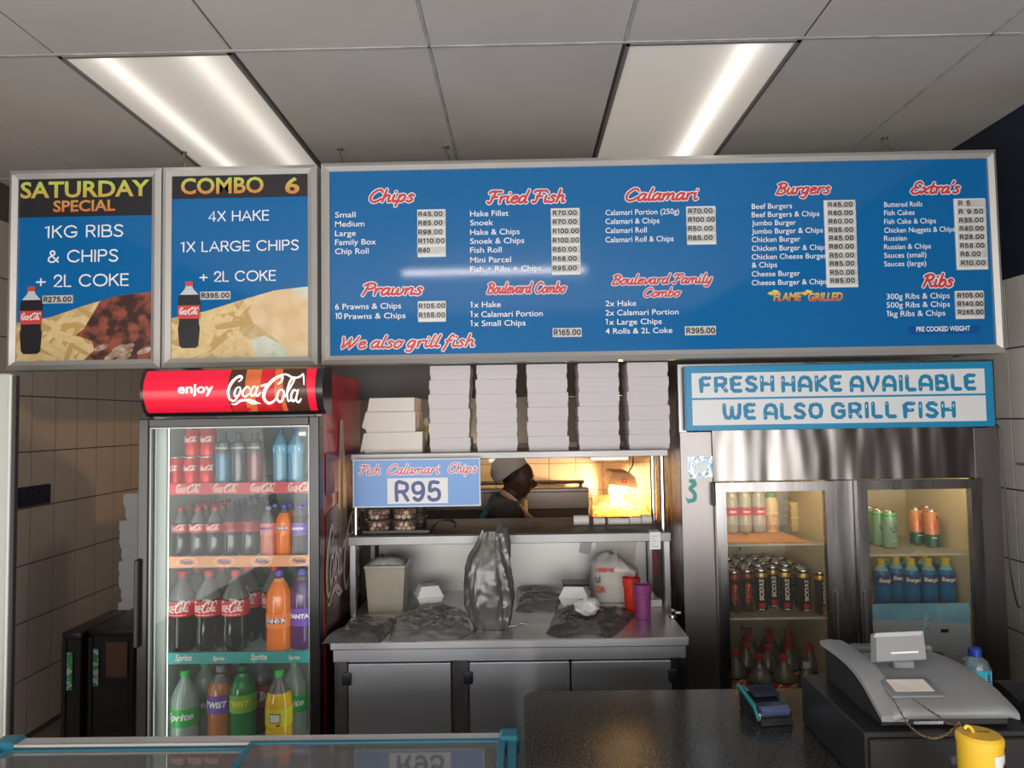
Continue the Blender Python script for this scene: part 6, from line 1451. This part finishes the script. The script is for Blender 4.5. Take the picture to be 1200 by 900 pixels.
    obj('cap', m, M('white net cap', (.46, .41, .36), .9, bump=.6, scale=70), root)
    m = MB(); bmesh.ops.create_uvsphere(m.bm, u_segments=20, v_segments=12, radius=1)
    for v in m.bm.verts: x, y, z = v.co; v.co = rot @ Vector((x * .070 - .034, y * .079, z * .075 + .030)) + Vector((hx_, Y, hz))
    obj('hair', m, M('black hair', (.008, .007, .007), .7), root)
    for sg in (-1, 1):
        m = MB(); bmesh.ops.create_uvsphere(m.bm, u_segments=12, v_segments=8, radius=.009); m.xf(Matrix.Translation(rot @ Vector((.068, sg * .029, .009)) + Vector((hx_, Y, hz)))); e_ = obj('eye', m, M('eye white', (.55, .50, .46), .25), root)
        m = MB(); bmesh.ops.create_uvsphere(m.bm, u_segments=10, v_segments=6, radius=.0052); m.xf(Matrix.Translation(rot @ Vector((.0735, sg * .029, .008)) + Vector((hx_, Y, hz)))); obj('iris', m, M('dark iris', (.01, .006, .004), .2), e_)
person()

# ================================================================== GRANITE COUNTER
K0 = PX(614, 850, 1.9); CH = .90; KY = 2.075
gc = tag(empty('granite_counter', (1.0, 1.6, 0)), 'dark speckled granite service counter at the front right', 'counter')
m = MB(); m.prism([(K0 + .035, KY), (K0 + .012, KY - .008), (K0, KY - .035), (K0, .62), (XR - .006, .62), (XR - .006, KY)], CH - .035, CH, axis='Z')
o = obj('granite_top', m, granite, gc, smooth=False); bv = o.modifiers.new('edge', 'BEVEL'); bv.width = .004; bv.segments = 2; bv.limit_method = 'ANGLE'
m = MB(); m.box(K0 + .03, XR - .01, .68, KY - .04, 0, CH - .0355); obj('counter_base', m, M('dark counter base', (.03, .028, .027), .5), gc, smooth=False)
def cpos(px, py, z=CH):
    d = CM @ Vector(((px - 600) / F, (450 - py) / F, -1)); t = (z - CAM.z) / d.z; q_ = CAM + d * t; return q_.x, q_.y

# cash drawer
DX0, DX1, DY0, DY1, DZ = .68, 1.02, 1.49, 1.835, 1.020
t = tag(empty('cash_box', ((DX0 + DX1) / 2, (DY0 + DY1) / 2, CH)), 'black metal cash drawer box under the register on the granite counter', 'cash drawer')
dk = M('satin black metal', (.018, .018, .019), .34, .2, rvar=.5, scale=4)
m = MB(); m.box(DX0, DX1, DY0 + .012, DY1, CH + .004, DZ, .002); obj('drawer_case', m, dk, t)
m = MB(); m.box(DX0 + .006, DX1 - .006, DY0, DY0 + .0115, CH + .012, DZ - .010, .003); f_ = obj('drawer_front', m, dk, t)
m = MB(); m.lathe([(.009, -.003), (.009, 0)], ((DX0 + DX1) / 2, DY0, CH + .07), 14, axis='Y'); obj('lock', m, chrome, f_)
for x in (DX0 + .03, DX1 - .03):
    for y in (DY0 + .03, DY1 - .03): m = MB(); m.lathe([(.012, CH), (.012, CH + .004)], (x, y, 0), 10); obj('foot', m, dblack, t)

# register
rg = tag(empty('cash_register', (.86, 1.64, DZ)), 'grey and black electronic cash register on top of the black drawer', 'cash register')
gr = M('pale grey register plastic', (.24, .25, .255), .36, bump=.05, scale=300); gr2 = M('mid grey register plastic', (.17, .18, .19), .34)
m = MB(); m.box(.745, .985, 1.525, 1.77, DZ + .0005, DZ + .020, .004); base_ = obj('register_base', m, black, rg)
def shell(x0, x1, prof, nx=10):
    """swept top: the profile (y,z) rounded off towards both sides"""
    mm = MB(); B = mm.bm; G_ = []
    for i in range(nx + 1):
        u = i / nx; e = min(u, 1 - u) * 2; dz = -.010 * max(0, 1 - e / .16) ** 2; rowv = []
        for y, z in prof: rowv.append(B.verts.new((x0 + (x1 - x0) * u, y + (.006 * max(0, 1 - e / .16) ** 2 if y < 1.56 else 0), z + (dz if z > DZ + .024 else 0))))
        G_.append(rowv)
    for a, b in zip(G_, G_[1:]):
        for k in range(len(prof) - 1): B.faces.new((a[k], b[k], b[k + 1], a[k + 1]))
    B.faces.new(G_[0]); B.faces.new(G_[-1][::-1]); 
    a, b = [r[0] for r in G_], [r[-1] for r in G_]
    B.faces.new(a + b[::-1]); bmesh.ops.recalc_face_normals(B, faces=B.faces[:]); return mm
prof = catmull([(1.512, DZ + .021), (1.508, DZ + .030), (1.516, DZ + .042), (1.56, DZ + .056), (1.62, DZ + .068), (1.70, DZ + .074), (1.77, DZ + .070), (1.79, DZ + .060), (1.79, DZ + .021)], 4)
obj('top_shell', shell(.745, 1.0, prof), gr, rg, ang=50)
# raised left hood with the dark opening below it
m = MB(); ed = catmull([(1.515, DZ + .026), (1.55, DZ + .045), (1.60, DZ + .070), (1.66, DZ + .086), (1.74, DZ + .090), (1.815, DZ + .088)], 4)
B = m.bm; A_ = []
for y, z in ed: A_.append([B.verts.new((.722, y, z - .011)), B.verts.new((.722, y, z)), B.verts.new((.745, y, z + .003)), B.verts.new((.775, y, z)), B.verts.new((.775, y, z - .011))])
for a, b in zip(A_, A_[1:]):
    for k in range(5): B.faces.new((a[k], a[(k + 1) % 5], b[(k + 1) % 5], b[k]))
B.faces.new(A_[0]); B.faces.new(A_[-1][::-1]); bmesh.ops.recalc_face_normals(B, faces=B.faces[:]); obj('hood_rim', m, gr, rg)
m = MB(); m.prism([(1.53, DZ + .001), (1.53, DZ + .020), (1.56, DZ + .036), (1.62, DZ + .062), (1.68, DZ + .074), (1.80, DZ + .077), (1.80, DZ + .001)], .728, .745, axis='X'); obj('side_opening', m, dblack, rg, smooth=False)
m = MB(); m.box(.78, .985, 1.795, 1.82, DZ + .03, DZ + .078, .004); m.box(.775, .995, 1.79, 1.822, DZ + .001, DZ + .03, .003); obj('printer_cover', m, gr2, rg)
for k in range(14):
    if k == 0: m = MB()
    m.box(.80 + k * .012, .806 + k * .012, 1.798, 1.815, DZ + .0785, DZ + .0805)
obj('vent_ribs', m, gr2, rg, smooth=False)
# sticker panel
m = MB(); m.box(-.055, .055, -.036, .036, 0, .007, .006, seg=2); m.xf(Matrix.Translation((.812, 1.575, DZ + .058)) @ Matrix.Rotation(R(12), 4, 'X')); pad = obj('raised_bezel', m, gr2, rg)
m = MB(); m.box(-.040, .040, -.022, .022, .0072, .008); m.xf(Matrix.Translation((.812, 1.577, DZ + .058)) @ Matrix.Rotation(R(12), 4, 'X')); obj('paper_sticker', m, M('cream sticker', (.78, .72, .66), .6, var=(.68, .60, .54), scale=20), pad, smooth=False)
m = MB(); m.box(.775, .865, 1.512, 1.516, DZ + .0335, DZ + .037); obj('front_slot', m, black, rg, smooth=False)
m = MB(); m.box(.79, .85, 1.523, 1.5249, DZ + .006, DZ + .012); obj('name_strip', m, silver, base_, smooth=False)
# customer display on its stalk
m = MB(); m.box(.822, .868, 1.655, 1.685, DZ + .070, DZ + .090, .004); st_ = obj('display_stalk', m, gr2, rg)
tl_ = Matrix.Translation((.836, 1.665, DZ + .118)) @ Matrix.Rotation(R(6), 4, 'Z') @ Matrix.Rotation(R(-24), 4, 'X')
m = MB(); m.prism([(-.066, -.030), (.050, -.030), (.062, .030), (-.050, .030)], -.012, .012); m.xf(tl_); dp_ = obj('customer_display', m, gr, rg, smooth=False)
m = MB(); m.prism([(-.060, .0205), (.055, .0205), (.058, .029), (-.052, .029)], -.0135, -.012); m.xf(tl_); obj('display_lip', m, M('light register edge', (.40, .41, .42), .35), dp_, smooth=False)
m = MB(); m.box(-.028, .036, -.0135, -.012, -.016, -.012); m.xf(tl_); obj('white_line', m, signwhite, dp_, smooth=False)

# collection tin hanging on its cord
x, y = PX(1148, 870, 1.36), 1.36; TZ = CH + .0005; th = PZ(1148, 861, 1.36) - TZ
t = tag(empty('collection_tin', (x, y, TZ)), 'yellow plastic collection tin with a white label in front of the cash drawer', 'collection tin')
yl = M('yellow tin plastic', (.72, .44, .03), .35)
m = MB(); m.lathe([(.034, 0), (.036, .004), (.037, th - .012), (.0385, th - .012), (.0385, th - .002), (.034, th + .003), (.001, th + .005)], (x, y, TZ), 32); obj('tin_body', m, yl, t)
m = MB(); m.box(x - .004, x + .018, y - .0015, y + .0015, TZ + th + .003, TZ + th + .0058); obj('coin_slot', m, M('dark slot', (.12, .07, .01), .7), t, smooth=False)
m = MB(); n = 10; B = m.bm; A_ = [(B.verts.new((x + .0374 * math.cos(a), y + .0374 * math.sin(a), TZ + .03)), B.verts.new((x + .0374 * math.cos(a), y + .0374 * math.sin(a), TZ + th - .024))) for a in [R(-86 + 80 * i / n) for i in range(n + 1)]]
for a, b in zip(A_, A_[1:]): B.faces.new((a[0], b[0], b[1], a[1]))
lb_ = obj('label', m, signwhite, t)
m = MB()
for cz, r_, mi_ in ((.045, .010, 0), (.045, .006, 1)): m.flat([(r_ * math.cos(2 * PI * k / 14), TZ + th - cz + r_ * math.sin(2 * PI * k / 14)) for k in range(14)], -mi_ * .0004, mi_)
for k in range(3): m.box(-.014, .012 - k * .003, -.0002, 0, TZ + th - .076 - k * .007, TZ + th - .074 - k * .007, mi=1)
w0 = wrap(.0376)
for v in m.bm.verts: c = w0(v.co); a = R(42); v.co = Vector((x + c.x * math.cos(a) - c.y * math.sin(a), y + c.x * math.sin(a) + c.y * math.cos(a), c.z))
obj('label_print', m, [M('ochre print', (.55, .35, .12), .5), blackink], lb_, smooth=False)
m = MB(); hk = [(x - .010, y, TZ + th + .002), (x - .014, y, TZ + th + .012), (x - .022, y, TZ + th + .016), (x - .026, y, TZ + th + .011)]; m.tube(catmull(hk, 5), .0028, 8); obj('hook', m, yl, t)
# twisted cord
kx, ky, kz = hk[2]
kn = (PX(1124, 848, 1.40), 1.40, PZ(1124, 848, 1.40))
def q3(px, py, Y): a, b = P(px, py, Y); return (a, Y, b)
m = MB()
for path in ([q3(1047, 819, 1.507), q3(1054, 832, 1.487), q3(1064, 848, 1.46), q3(1078, 860, 1.43), q3(1094, 865, 1.41), q3(1110, 860, 1.40), kn], [q3(1069, 818, 1.507), q3(1084, 829, 1.487), q3(1098, 838, 1.455), q3(1113, 848, 1.42), kn], [kn, q3(1129, 852, 1.385), (kx, ky, kz)]):
    c = catmull(path, 10)
    for ph in (0, PI):
        m.tube([(p[0] + .0011 * math.cos(i * .8 + ph), p[1] + .0011 * math.sin(i * .8 + ph), p[2] + .0011 * math.sin(i * .8 + ph)) for i, p in enumerate(c)], .0012, 5)
m.lathe([(.001, -.004), (.0035, 0), (.001, .004)], kn, 8)
tag(obj('twisted_cord', m, M('brown twisted cord', (.20, .13, .06), .8, var=(.05, .035, .02), scale=300), origin=kn), 'brown twisted cord looping from the register to the yellow tin', 'cord')
# thin grey wire left of the register
m = MB(); m.tube(catmull([q3(968, 846, 1.50), q3(972, 838, 1.52), q3(985, 833, 1.55), q3(1002, 831, 1.56), q3(1006, 828, 1.57)], 5), .0014, 6)
# card terminal
cx, cy = cpos(905, 846); t = tag(empty('card_terminal', (cx, cy, CH)), 'small black card payment terminal with a teal edge on the granite counter', 'card reader')
def term(mm): mm.xf(Matrix.Translation((cx, cy, CH + .0005)) @ Matrix.Rotation(R(8), 4, 'Z')); return mm
tb = M('glossy navy plastic', (.012, .014, .022), .16, coat=.5)
m = MB(); m.prism([(-.015, 0), (-.020, .012), (-.018, .030), (.0, .040), (.040, .052), (.085, .060), (.095, .052), (.095, 0)], -.044, .044, axis='X'); bv_ = m; 
o = obj('terminal_body', term(m), tb, t, smooth=False); b2 = o.modifiers.new('round', 'BEVEL'); b2.width = .006; b2.segments = 3; b2.limit_method = 'ANGLE'
m = MB(); m.prism([(-.018, .012), (-.0195, .018), (.0, .044), (.086, .0645), (.094, .060), (.04, .045), (.0, .033)], -.0475, -.0435, axis='X'); obj('teal_edge', term(m), M('teal plastic', (.01, .26, .27), .3), t, smooth=False)
m = MB(); m.lathe([(.001, -.036), (.013, -.036), (.013, .036), (.001, .036)], (0, -.010, .030), 20, axis='X'); o = obj('paper_cover', term(m), M('blue grey gloss cover', (.10, .13, .26), .12, .4), t)
m = MB(); m.box(-.034, .034, .020, .070, .0535, .0545); 
for v in m.bm.verts: v.co.z += (v.co.y - .02) * .22
obj('screen', term(m), M('dark screen', (.01, .012, .02), .08), t, smooth=False)
m = MB(); m.prism([(-.028, .002), (-.022, .016), (-.016, .018), (-.016, .002)], -.040, .040, axis='X'); obj('front_lip', term(m), black, t, smooth=False)
# water bottle behind the register
x = PX(1143, 780, 1.92); t = tag(empty('water_bottle', (x, 1.92, CH + .0005)), 'small clear water bottle with a blue cap behind the cash register', 'bottle')
hb = PZ(1143, 759, 1.92) - CH
m = MB(); pr_ = [(.026, 0), (.034, .01), (.035, .05), (.033, .07), (.035, .09), (.035, hb - .055), (.028, hb - .032), (.015, hb - .022), (.013, hb - .017)]
m.lathe(pr_, (x, 1.92, CH + .0005), 24, mi=lambda z: 0 if z < hb - .065 else 1); obj('bottle_body', m, [M('pale blue drinking water', (.20, .36, .42), .08, coat=.6), glassy('clear bottle shoulder', (.85, .93, .96), 1.2, haze=.18, hcol=(.7, .8, .85), rough=.08)], t)
m = MB(); m.lathe([(.0355, .055), (.0355, .105)], (x, 1.92, CH), 24, cap=False); lb_ = obj('label', m, M('turquoise label', (.02, .38, .52), .35), t)
m = MB(); m.flat([(.004, .058), (.024, .058), (.024, .100), (.004, .100)], 0); 
for k in range(5): m.box(.007, .021, -.0004, -.0002, .063 + k * .007, .066 + k * .007, mi=1)
w0 = wrap(.0358)
for v in m.bm.verts: c = w0(v.co); v.co = c + Vector((x, 1.92, CH))
obj('label_print', m, [signwhite, navyp], lb_, smooth=False)
m = MB(); m.lathe([(.0155, hb - .020), (.0155, hb - .002), (.013, hb)], (x, 1.92, CH), 20); obj('cap', m, M('blue bottle cap', (.015, .05, .36), .35), t)
# phone handset
t = tag(empty('desk_phone', (1.30, 1.86, CH)), 'black desk phone with its handset at the right end of the granite counter', 'phone')
m = MB(); m.prism([(1.76, CH + .001), (1.76, CH + .018), (1.93, CH + .060), (1.96, CH + .055), (1.96, CH + .001)], 1.225, 1.40, axis='X'); obj('phone_base', m, black, t, smooth=False)
m = MB(); m.tube(catmull([(1.215, 1.80, CH + .055), (1.235, 1.82, CH + .075), (1.30, 1.86, CH + .100), (1.37, 1.90, CH + .100), (1.40, 1.92, CH + .082)], 5), [.018] * 4 + [.014] * 12 + [.018] * 5, 10); obj('handset', m, black, t)
m = MB()
for i in range(4):
    for j in range(3): m.box(1.27 + j * .028, 1.288 + j * .028, 1.80 + i * .03, 1.816 + i * .03, CH + .027 + i * .0075, CH + .033 + i * .0075)
tag(obj('keys', m, M('grey keys', (.12, .12, .12), .5), t, smooth=False), kind='stuff')
m = MB(); m.tube([(1.17 + .012 * math.cos(k * 1.1) + k * .0014, 1.99, CH + .014 + .010 + .010 * math.sin(k * 1.1)) for k in range(88)], .0026, 5); obj('coiled_cord', m, dblack, t)
m = MB(); bmesh.ops.create_icosphere(m.bm, subdivisions=4, radius=1)
for v in m.bm.verts:
    n_ = 1 + .25 * noise.noise(v.co * 1.6) + .1 * noise.noise(v.co * 5); v.co = Vector((1.085 + v.co.x * .060 * n_, 2.00 + v.co.y * .055 * n_, max(CH + .001, CH + .055 + v.co.z * .065 * n_)))
tag(obj('black_pouch', m, dblack, origin=(1.085, 2.0, CH)), 'soft black pouch slumped behind the register next to the water bottle', 'pouch')
# magazine
x0, y0 = cpos(1160, 848); t = tag(empty('magazine', (1.22, 1.68, CH)), 'glossy magazine page in pink and brown right of the cash drawer', 'magazine')
m = MB(); m.prism([(1.035, 1.50), (1.45, 1.47), (1.47, 1.745), (1.035, 1.75)], CH + .0005, CH + .007, axis='Z'); obj('pages', m, M('magazine print', (.42, .26, .20), .3, var=(.26, .10, .06), scale=7, lo=.45, hi=.55), t, smooth=False)
m = MB(); m.prism([(1.05, 1.62), (1.46, 1.60), (1.46, 1.735), (1.05, 1.74)], CH + .0071, CH + .0078, axis='Z'); obj('pale_page_area', m, M('pale magazine print', (.44, .38, .35), .3), t, smooth=False)

# ================================================================== CHEST FREEZER AT THE FRONT LEFT
FX1_ = PX(607, 880, 1.84); FX0_ = -1.315; FZ = .875; FYb = 1.86; FYf = 1.08
fz = tag(empty('chest_freezer', ((FX0_ + FX1_) / 2, (FYb + FYf) / 2, 0)), 'glass topped chest freezer with blue lid frames at the front left', 'freezer')
teal_f = M('turquoise lid frame', (.02, .17, .25), .32); rim_m = M('white grey freezer rim', (.50, .51, .51), .35)
m = MB()
m.box(FX0_, FX1_, FYb - .05, FYb, .05, FZ - .03, .004); obj('rear_wall', m, rim_m, fz)
m = MB(); m.box(FX0_, FX1_, FYf, FYf + .05, .05, FZ - .03, .004); obj('front_wall', m, rim_m, fz)
for a in (FX0_, FX1_ - .05): m = MB(); m.box(a, a + .05, FYf + .05, FYb - .05, .05, FZ - .03); obj('end_wall', m, rim_m, fz, smooth=False)
m = MB(); m.box(FX0_ + .05, FX1_ - .05, FYf + .05, FYb - .05, .05, .32); obj('freezer_floor', m, M('frosty lining', (.42, .44, .44), .6, var=(.52, .54, .54), scale=20), fz, smooth=False)
m = MB(); m.box(FX0_ - .005, FX1_ + .0, FYb - .035, FYb + .004, FZ - .03, FZ + .002, .005); obj('rear_rim', m, rim_m, fz)
m = MB(); m.box(FX0_ - .005, FX1_, FYf - .004, FYf + .03, FZ - .03, FZ + .002, .005); obj('front_rim', m, teal_f, fz)
for a in (FX0_ - .005, FX1_ - .026): m = MB(); m.box(a, a + .026, FYf + .03, FYb - .035, FZ - .03, FZ + .002, .004); obj('end_rim', m, teal_f, fz)
m = MB(); m.box(FX1_ - .045, FX1_ + .004, FYb - .05, FYb + .006, FZ - .035, FZ + .012, .006); obj('corner_cap', m, teal_f, fz)
m = MB(); m.box(FX0_ - .008, FX0_ + .05, FYb - .05, FYb + .006, FZ - .035, FZ + .010, .006); obj('corner_cap', m, teal_f, fz)
mid = PX(303, 870, 1.82)
lg = glassy('freezer lid glass', (.90, .93, .92), 1.3, haze=.24, hcol=(.60, .62, .60), rough=.03)
def lid(x0, x1, z, lb, edge):
    w_ = .018; ya, yb_ = FYf + .032, FYb - .038
    m = MB()
    m.box(x0, x1, yb_ - w_, yb_, z, z + .010, .002); m.box(x0, x1, ya, ya + w_, z, z + .010, .002); m.box(x0, x0 + w_, ya + w_, yb_ - w_, z, z + .010, .002); m.box(x1 - w_, x1, ya + w_, yb_ - w_, z, z + .010, .002)
    o = obj('lid_frame', m, teal_f, fz)
    m = MB(); m.box(x0 + w_, x1 - w_, ya + w_, yb_ - w_, z + .003, z + .007); obj('lid_glass', m, lg, o, smooth=False)
lid(FX0_ + .03, mid + .05, FZ - .016, 'l', 1); lid(mid - .02, FX1_ - .03, FZ - .004, 'r', 1)
m = MB(); m.box(FX0_ + .05, FX1_ - .03, FYb - .046, FYb - .038, FZ - .002, FZ + .004); obj('slide_track', m, alu, fz, smooth=False)
# wire baskets hung inside
for i, (a, b) in enumerate(((FX0_ + .08, -1.0), (-.98, -.69), (-.66, -.37), (-.35, -.075))):
    t = tag(empty('wire_basket', ((a + b) / 2, 1.55, .55)), 'white wire basket hung inside the chest freezer, %s from left' % ORD[i], 'basket', 'wire baskets inside the chest freezer')
    m = MB()
    rim = [(a, FYf + .08), (b, FYf + .08), (b, FYb - .075), (a, FYb - .075)]
    m.tube([(p[0], p[1], .79) for p in rim], .0045, 6, closed=True)
    for k in range(13):
        y = FYf + .09 + k * (FYb - FYf - .18) / 12; m.tube([(a, y, .79), (a + .01, y, .56), (b - .01, y, .56), (b, y, .79)], .0022, 5)
    for k in range(8):
        x = a + .02 + k * (b - a - .04) / 7; m.tube([(x, FYb - .077, .79), (x, FYb - .085, .56), (x, FYf + .09, .56), (x, FYf + .082, .79)], .0022, 5)
    obj('basket_wire', m, M('white plastic wire', (.60, .62, .62), .4), t)
# ================================================================== LEFT SIDE
# edge of a tall cabinet at the frame's left border
a = PX(15.5, 440, 2.28); z = PZ(8, 437.5, 2.28)
t = tag(empty('cabinet_door', (a - .2, 2.3, 0)), 'open pale metal door leaf with a dark rubber seal at the left border', 'door')
m = MB(); m.box(a - .45, a - .018, 2.285, 2.31, 0, z, .004); obj('door_leaf', m, M('pale painted metal', (.46, .47, .43), .35), t)
m = MB(); m.box(a - .018, a - .010, 2.287, 2.31, 0, z - .004, .001); obj('light_strip', m, M('white edge strip', (.62, .62, .58), .3), t)
m = MB(); m.box(a - .010, a + .001, 2.29, 2.312, 0, z - .006, .003); obj('dark_seal', m, M('dark seal', (.04, .036, .032), .45), t)
# mosaic insert
mo = tag(empty('mosaic_insert', (XL + .004, 3.9, 1.235)), 'small dark blue mosaic insert in the left tiled wall', 'tiles')
m = MB(); m.box(XL + .0032, XL + .006, 3.715, 4.07, 1.236, 1.345); obj('mosaic_bed', m, M('black grout', (.03, .028, .026), .8), mo, smooth=False)
for i in range(7):
    for j in range(2):
        m = MB(); m.box(XL + .006, XL + .009, 3.722 + i * .0495, 3.722 + i * .0495 + .044, 1.242 + j * .051, 1.242 + j * .051 + .046, .001); obj('mosaic_tile', m, M('navy mosaic', (.012, .016, .045), .2), mo, smooth=False)
# black insulated crates
def crate(px0, px1, ptop, Y, depth, lb):
    x0, x1 = PX(px0, 780, Y), PX(px1, 780, Y); z1 = PZ((px0 + px1) / 2, ptop, Y); t = tag(empty('folding_crate', ((x0 + x1) / 2, Y + depth / 2, 0)), lb, 'crate', 'black folding crates')
    cm = M('black crate plastic', (.016, .015, .015), .42)
    m = MB(); m.box(x0 + .006, x1 - .006, Y + .006, Y + depth, .0, z1 - .012); b_ = obj('crate_body', m, cm, t, smooth=False)
    m = MB(); m.box(x0, x1, Y - .002, Y + depth, z1 - .035, z1, .008, seg=2); m.box(x0, x0 + .022, Y - .004, Y + .006, .02, z1 - .036, .003); m.box(x1 - .022, x1, Y - .004, Y + .006, .02, z1 - .036, .003)
    for k in range(3): m.box(x0 + .022, x1 - .022, Y, Y + .006, .06 + k * (z1 - .12) / 3, .075 + k * (z1 - .12) / 3, .002)
    obj('crate_rim', m, cm, t); return t, x0, x1, z1, Y
t, x0, x1, z1, Y = crate(72, 95, 741, 3.36, .40, 'black folding crate standing on end nearest the tiled wall')
m = MB(); m.box(x0 + .026, x0 + .052, Y - .003, Y - .001, z1 - .26, z1 - .09); lb_ = obj('green_label', m, M('green white sticker', (.05, .30, .12), .4, var=(.55, .58, .52), scale=45, lo=.52, hi=.56), t, smooth=False)
t, x0, x1, z1, Y = crate(103, 157, 737, 3.40, .40, 'black folding crate standing on end beside the red fridge')
m = MB(); m.box(x0 + .026, x0 + .050, Y - .003, Y - .001, z1 - .26, z1 - .09); obj('green_label', m, MATS['green white sticker'], t, smooth=False)
m = MB(); m.box(x1 - .13, x1 - .03, Y - .003, Y - .001, z1 - .22, z1 - .06); obj('brown_label', m, M('brown paper label', (.13, .065, .04), .6), t, smooth=False)
# stand and the stack of white boxes behind
t = tag(empty('box_stand', (PX(165, 780, 4.2), 4.2, 0)), 'low dark stand carrying the stack of white boxes behind the fridge', 'stand')
bx0, bx1 = PX(138, 700, 4.0), PX(200, 700, 4.0); sz = PZ(150, 722, 4.0)
m = MB(); m.box(bx0 - .02, bx1 + .02, 3.98, 4.32, sz - .03, sz, .003); obj('stand_top', m, black, t)
for x in (bx0, bx1 - .02):
    for y in (4.0, 4.28): m = MB(); m.box(x, x + .02, y, y + .02, 0, sz - .03); obj('leg', m, black, t, smooth=False)
hts = [725, 706, 690, 673, 657, 640, 627, 612, 596, 579]; zc_ = sz + .0005
first = carton(.26, .26, .0735, 'takeaway_box', M('off-white box card', (.56, .54, .54), .75), .7)  # one even off-white card colour for this stack
for k in range(9):
    c = first if k == 0 else copy_tree(first); c.location = ((bx0 + .135 + (.012 if k % 3 == 1 else 0) + (.02 if k > 6 else 0)), 4.13, zc_); zc_ += .0740
    c.rotation_euler.z = R((-1, 1.2, .4)[k % 3]); tag(c, 'white card box, %s from the bottom in the stack between tiled wall and fridge' % ORD[k], 'box', 'white boxes stacked behind the red fridge')
# beige tape mark on the right wall
z = PZ(1195, 545, 3.02)
m = MB(); m.box(XR - .006, XR - .0034, 3.0, 3.10, z - .006, z + .006); m.box(XR - .006, XR - .0034, 3.035, 3.048, z - .07, z + .05)
tag(obj('tape_cross', m, M('aged brown tape', (.30, .24, .16), .6), origin=(XR - .003, 3.04, z), smooth=False), 'brown crossed tape mark on the right tiled wall', 'tape')
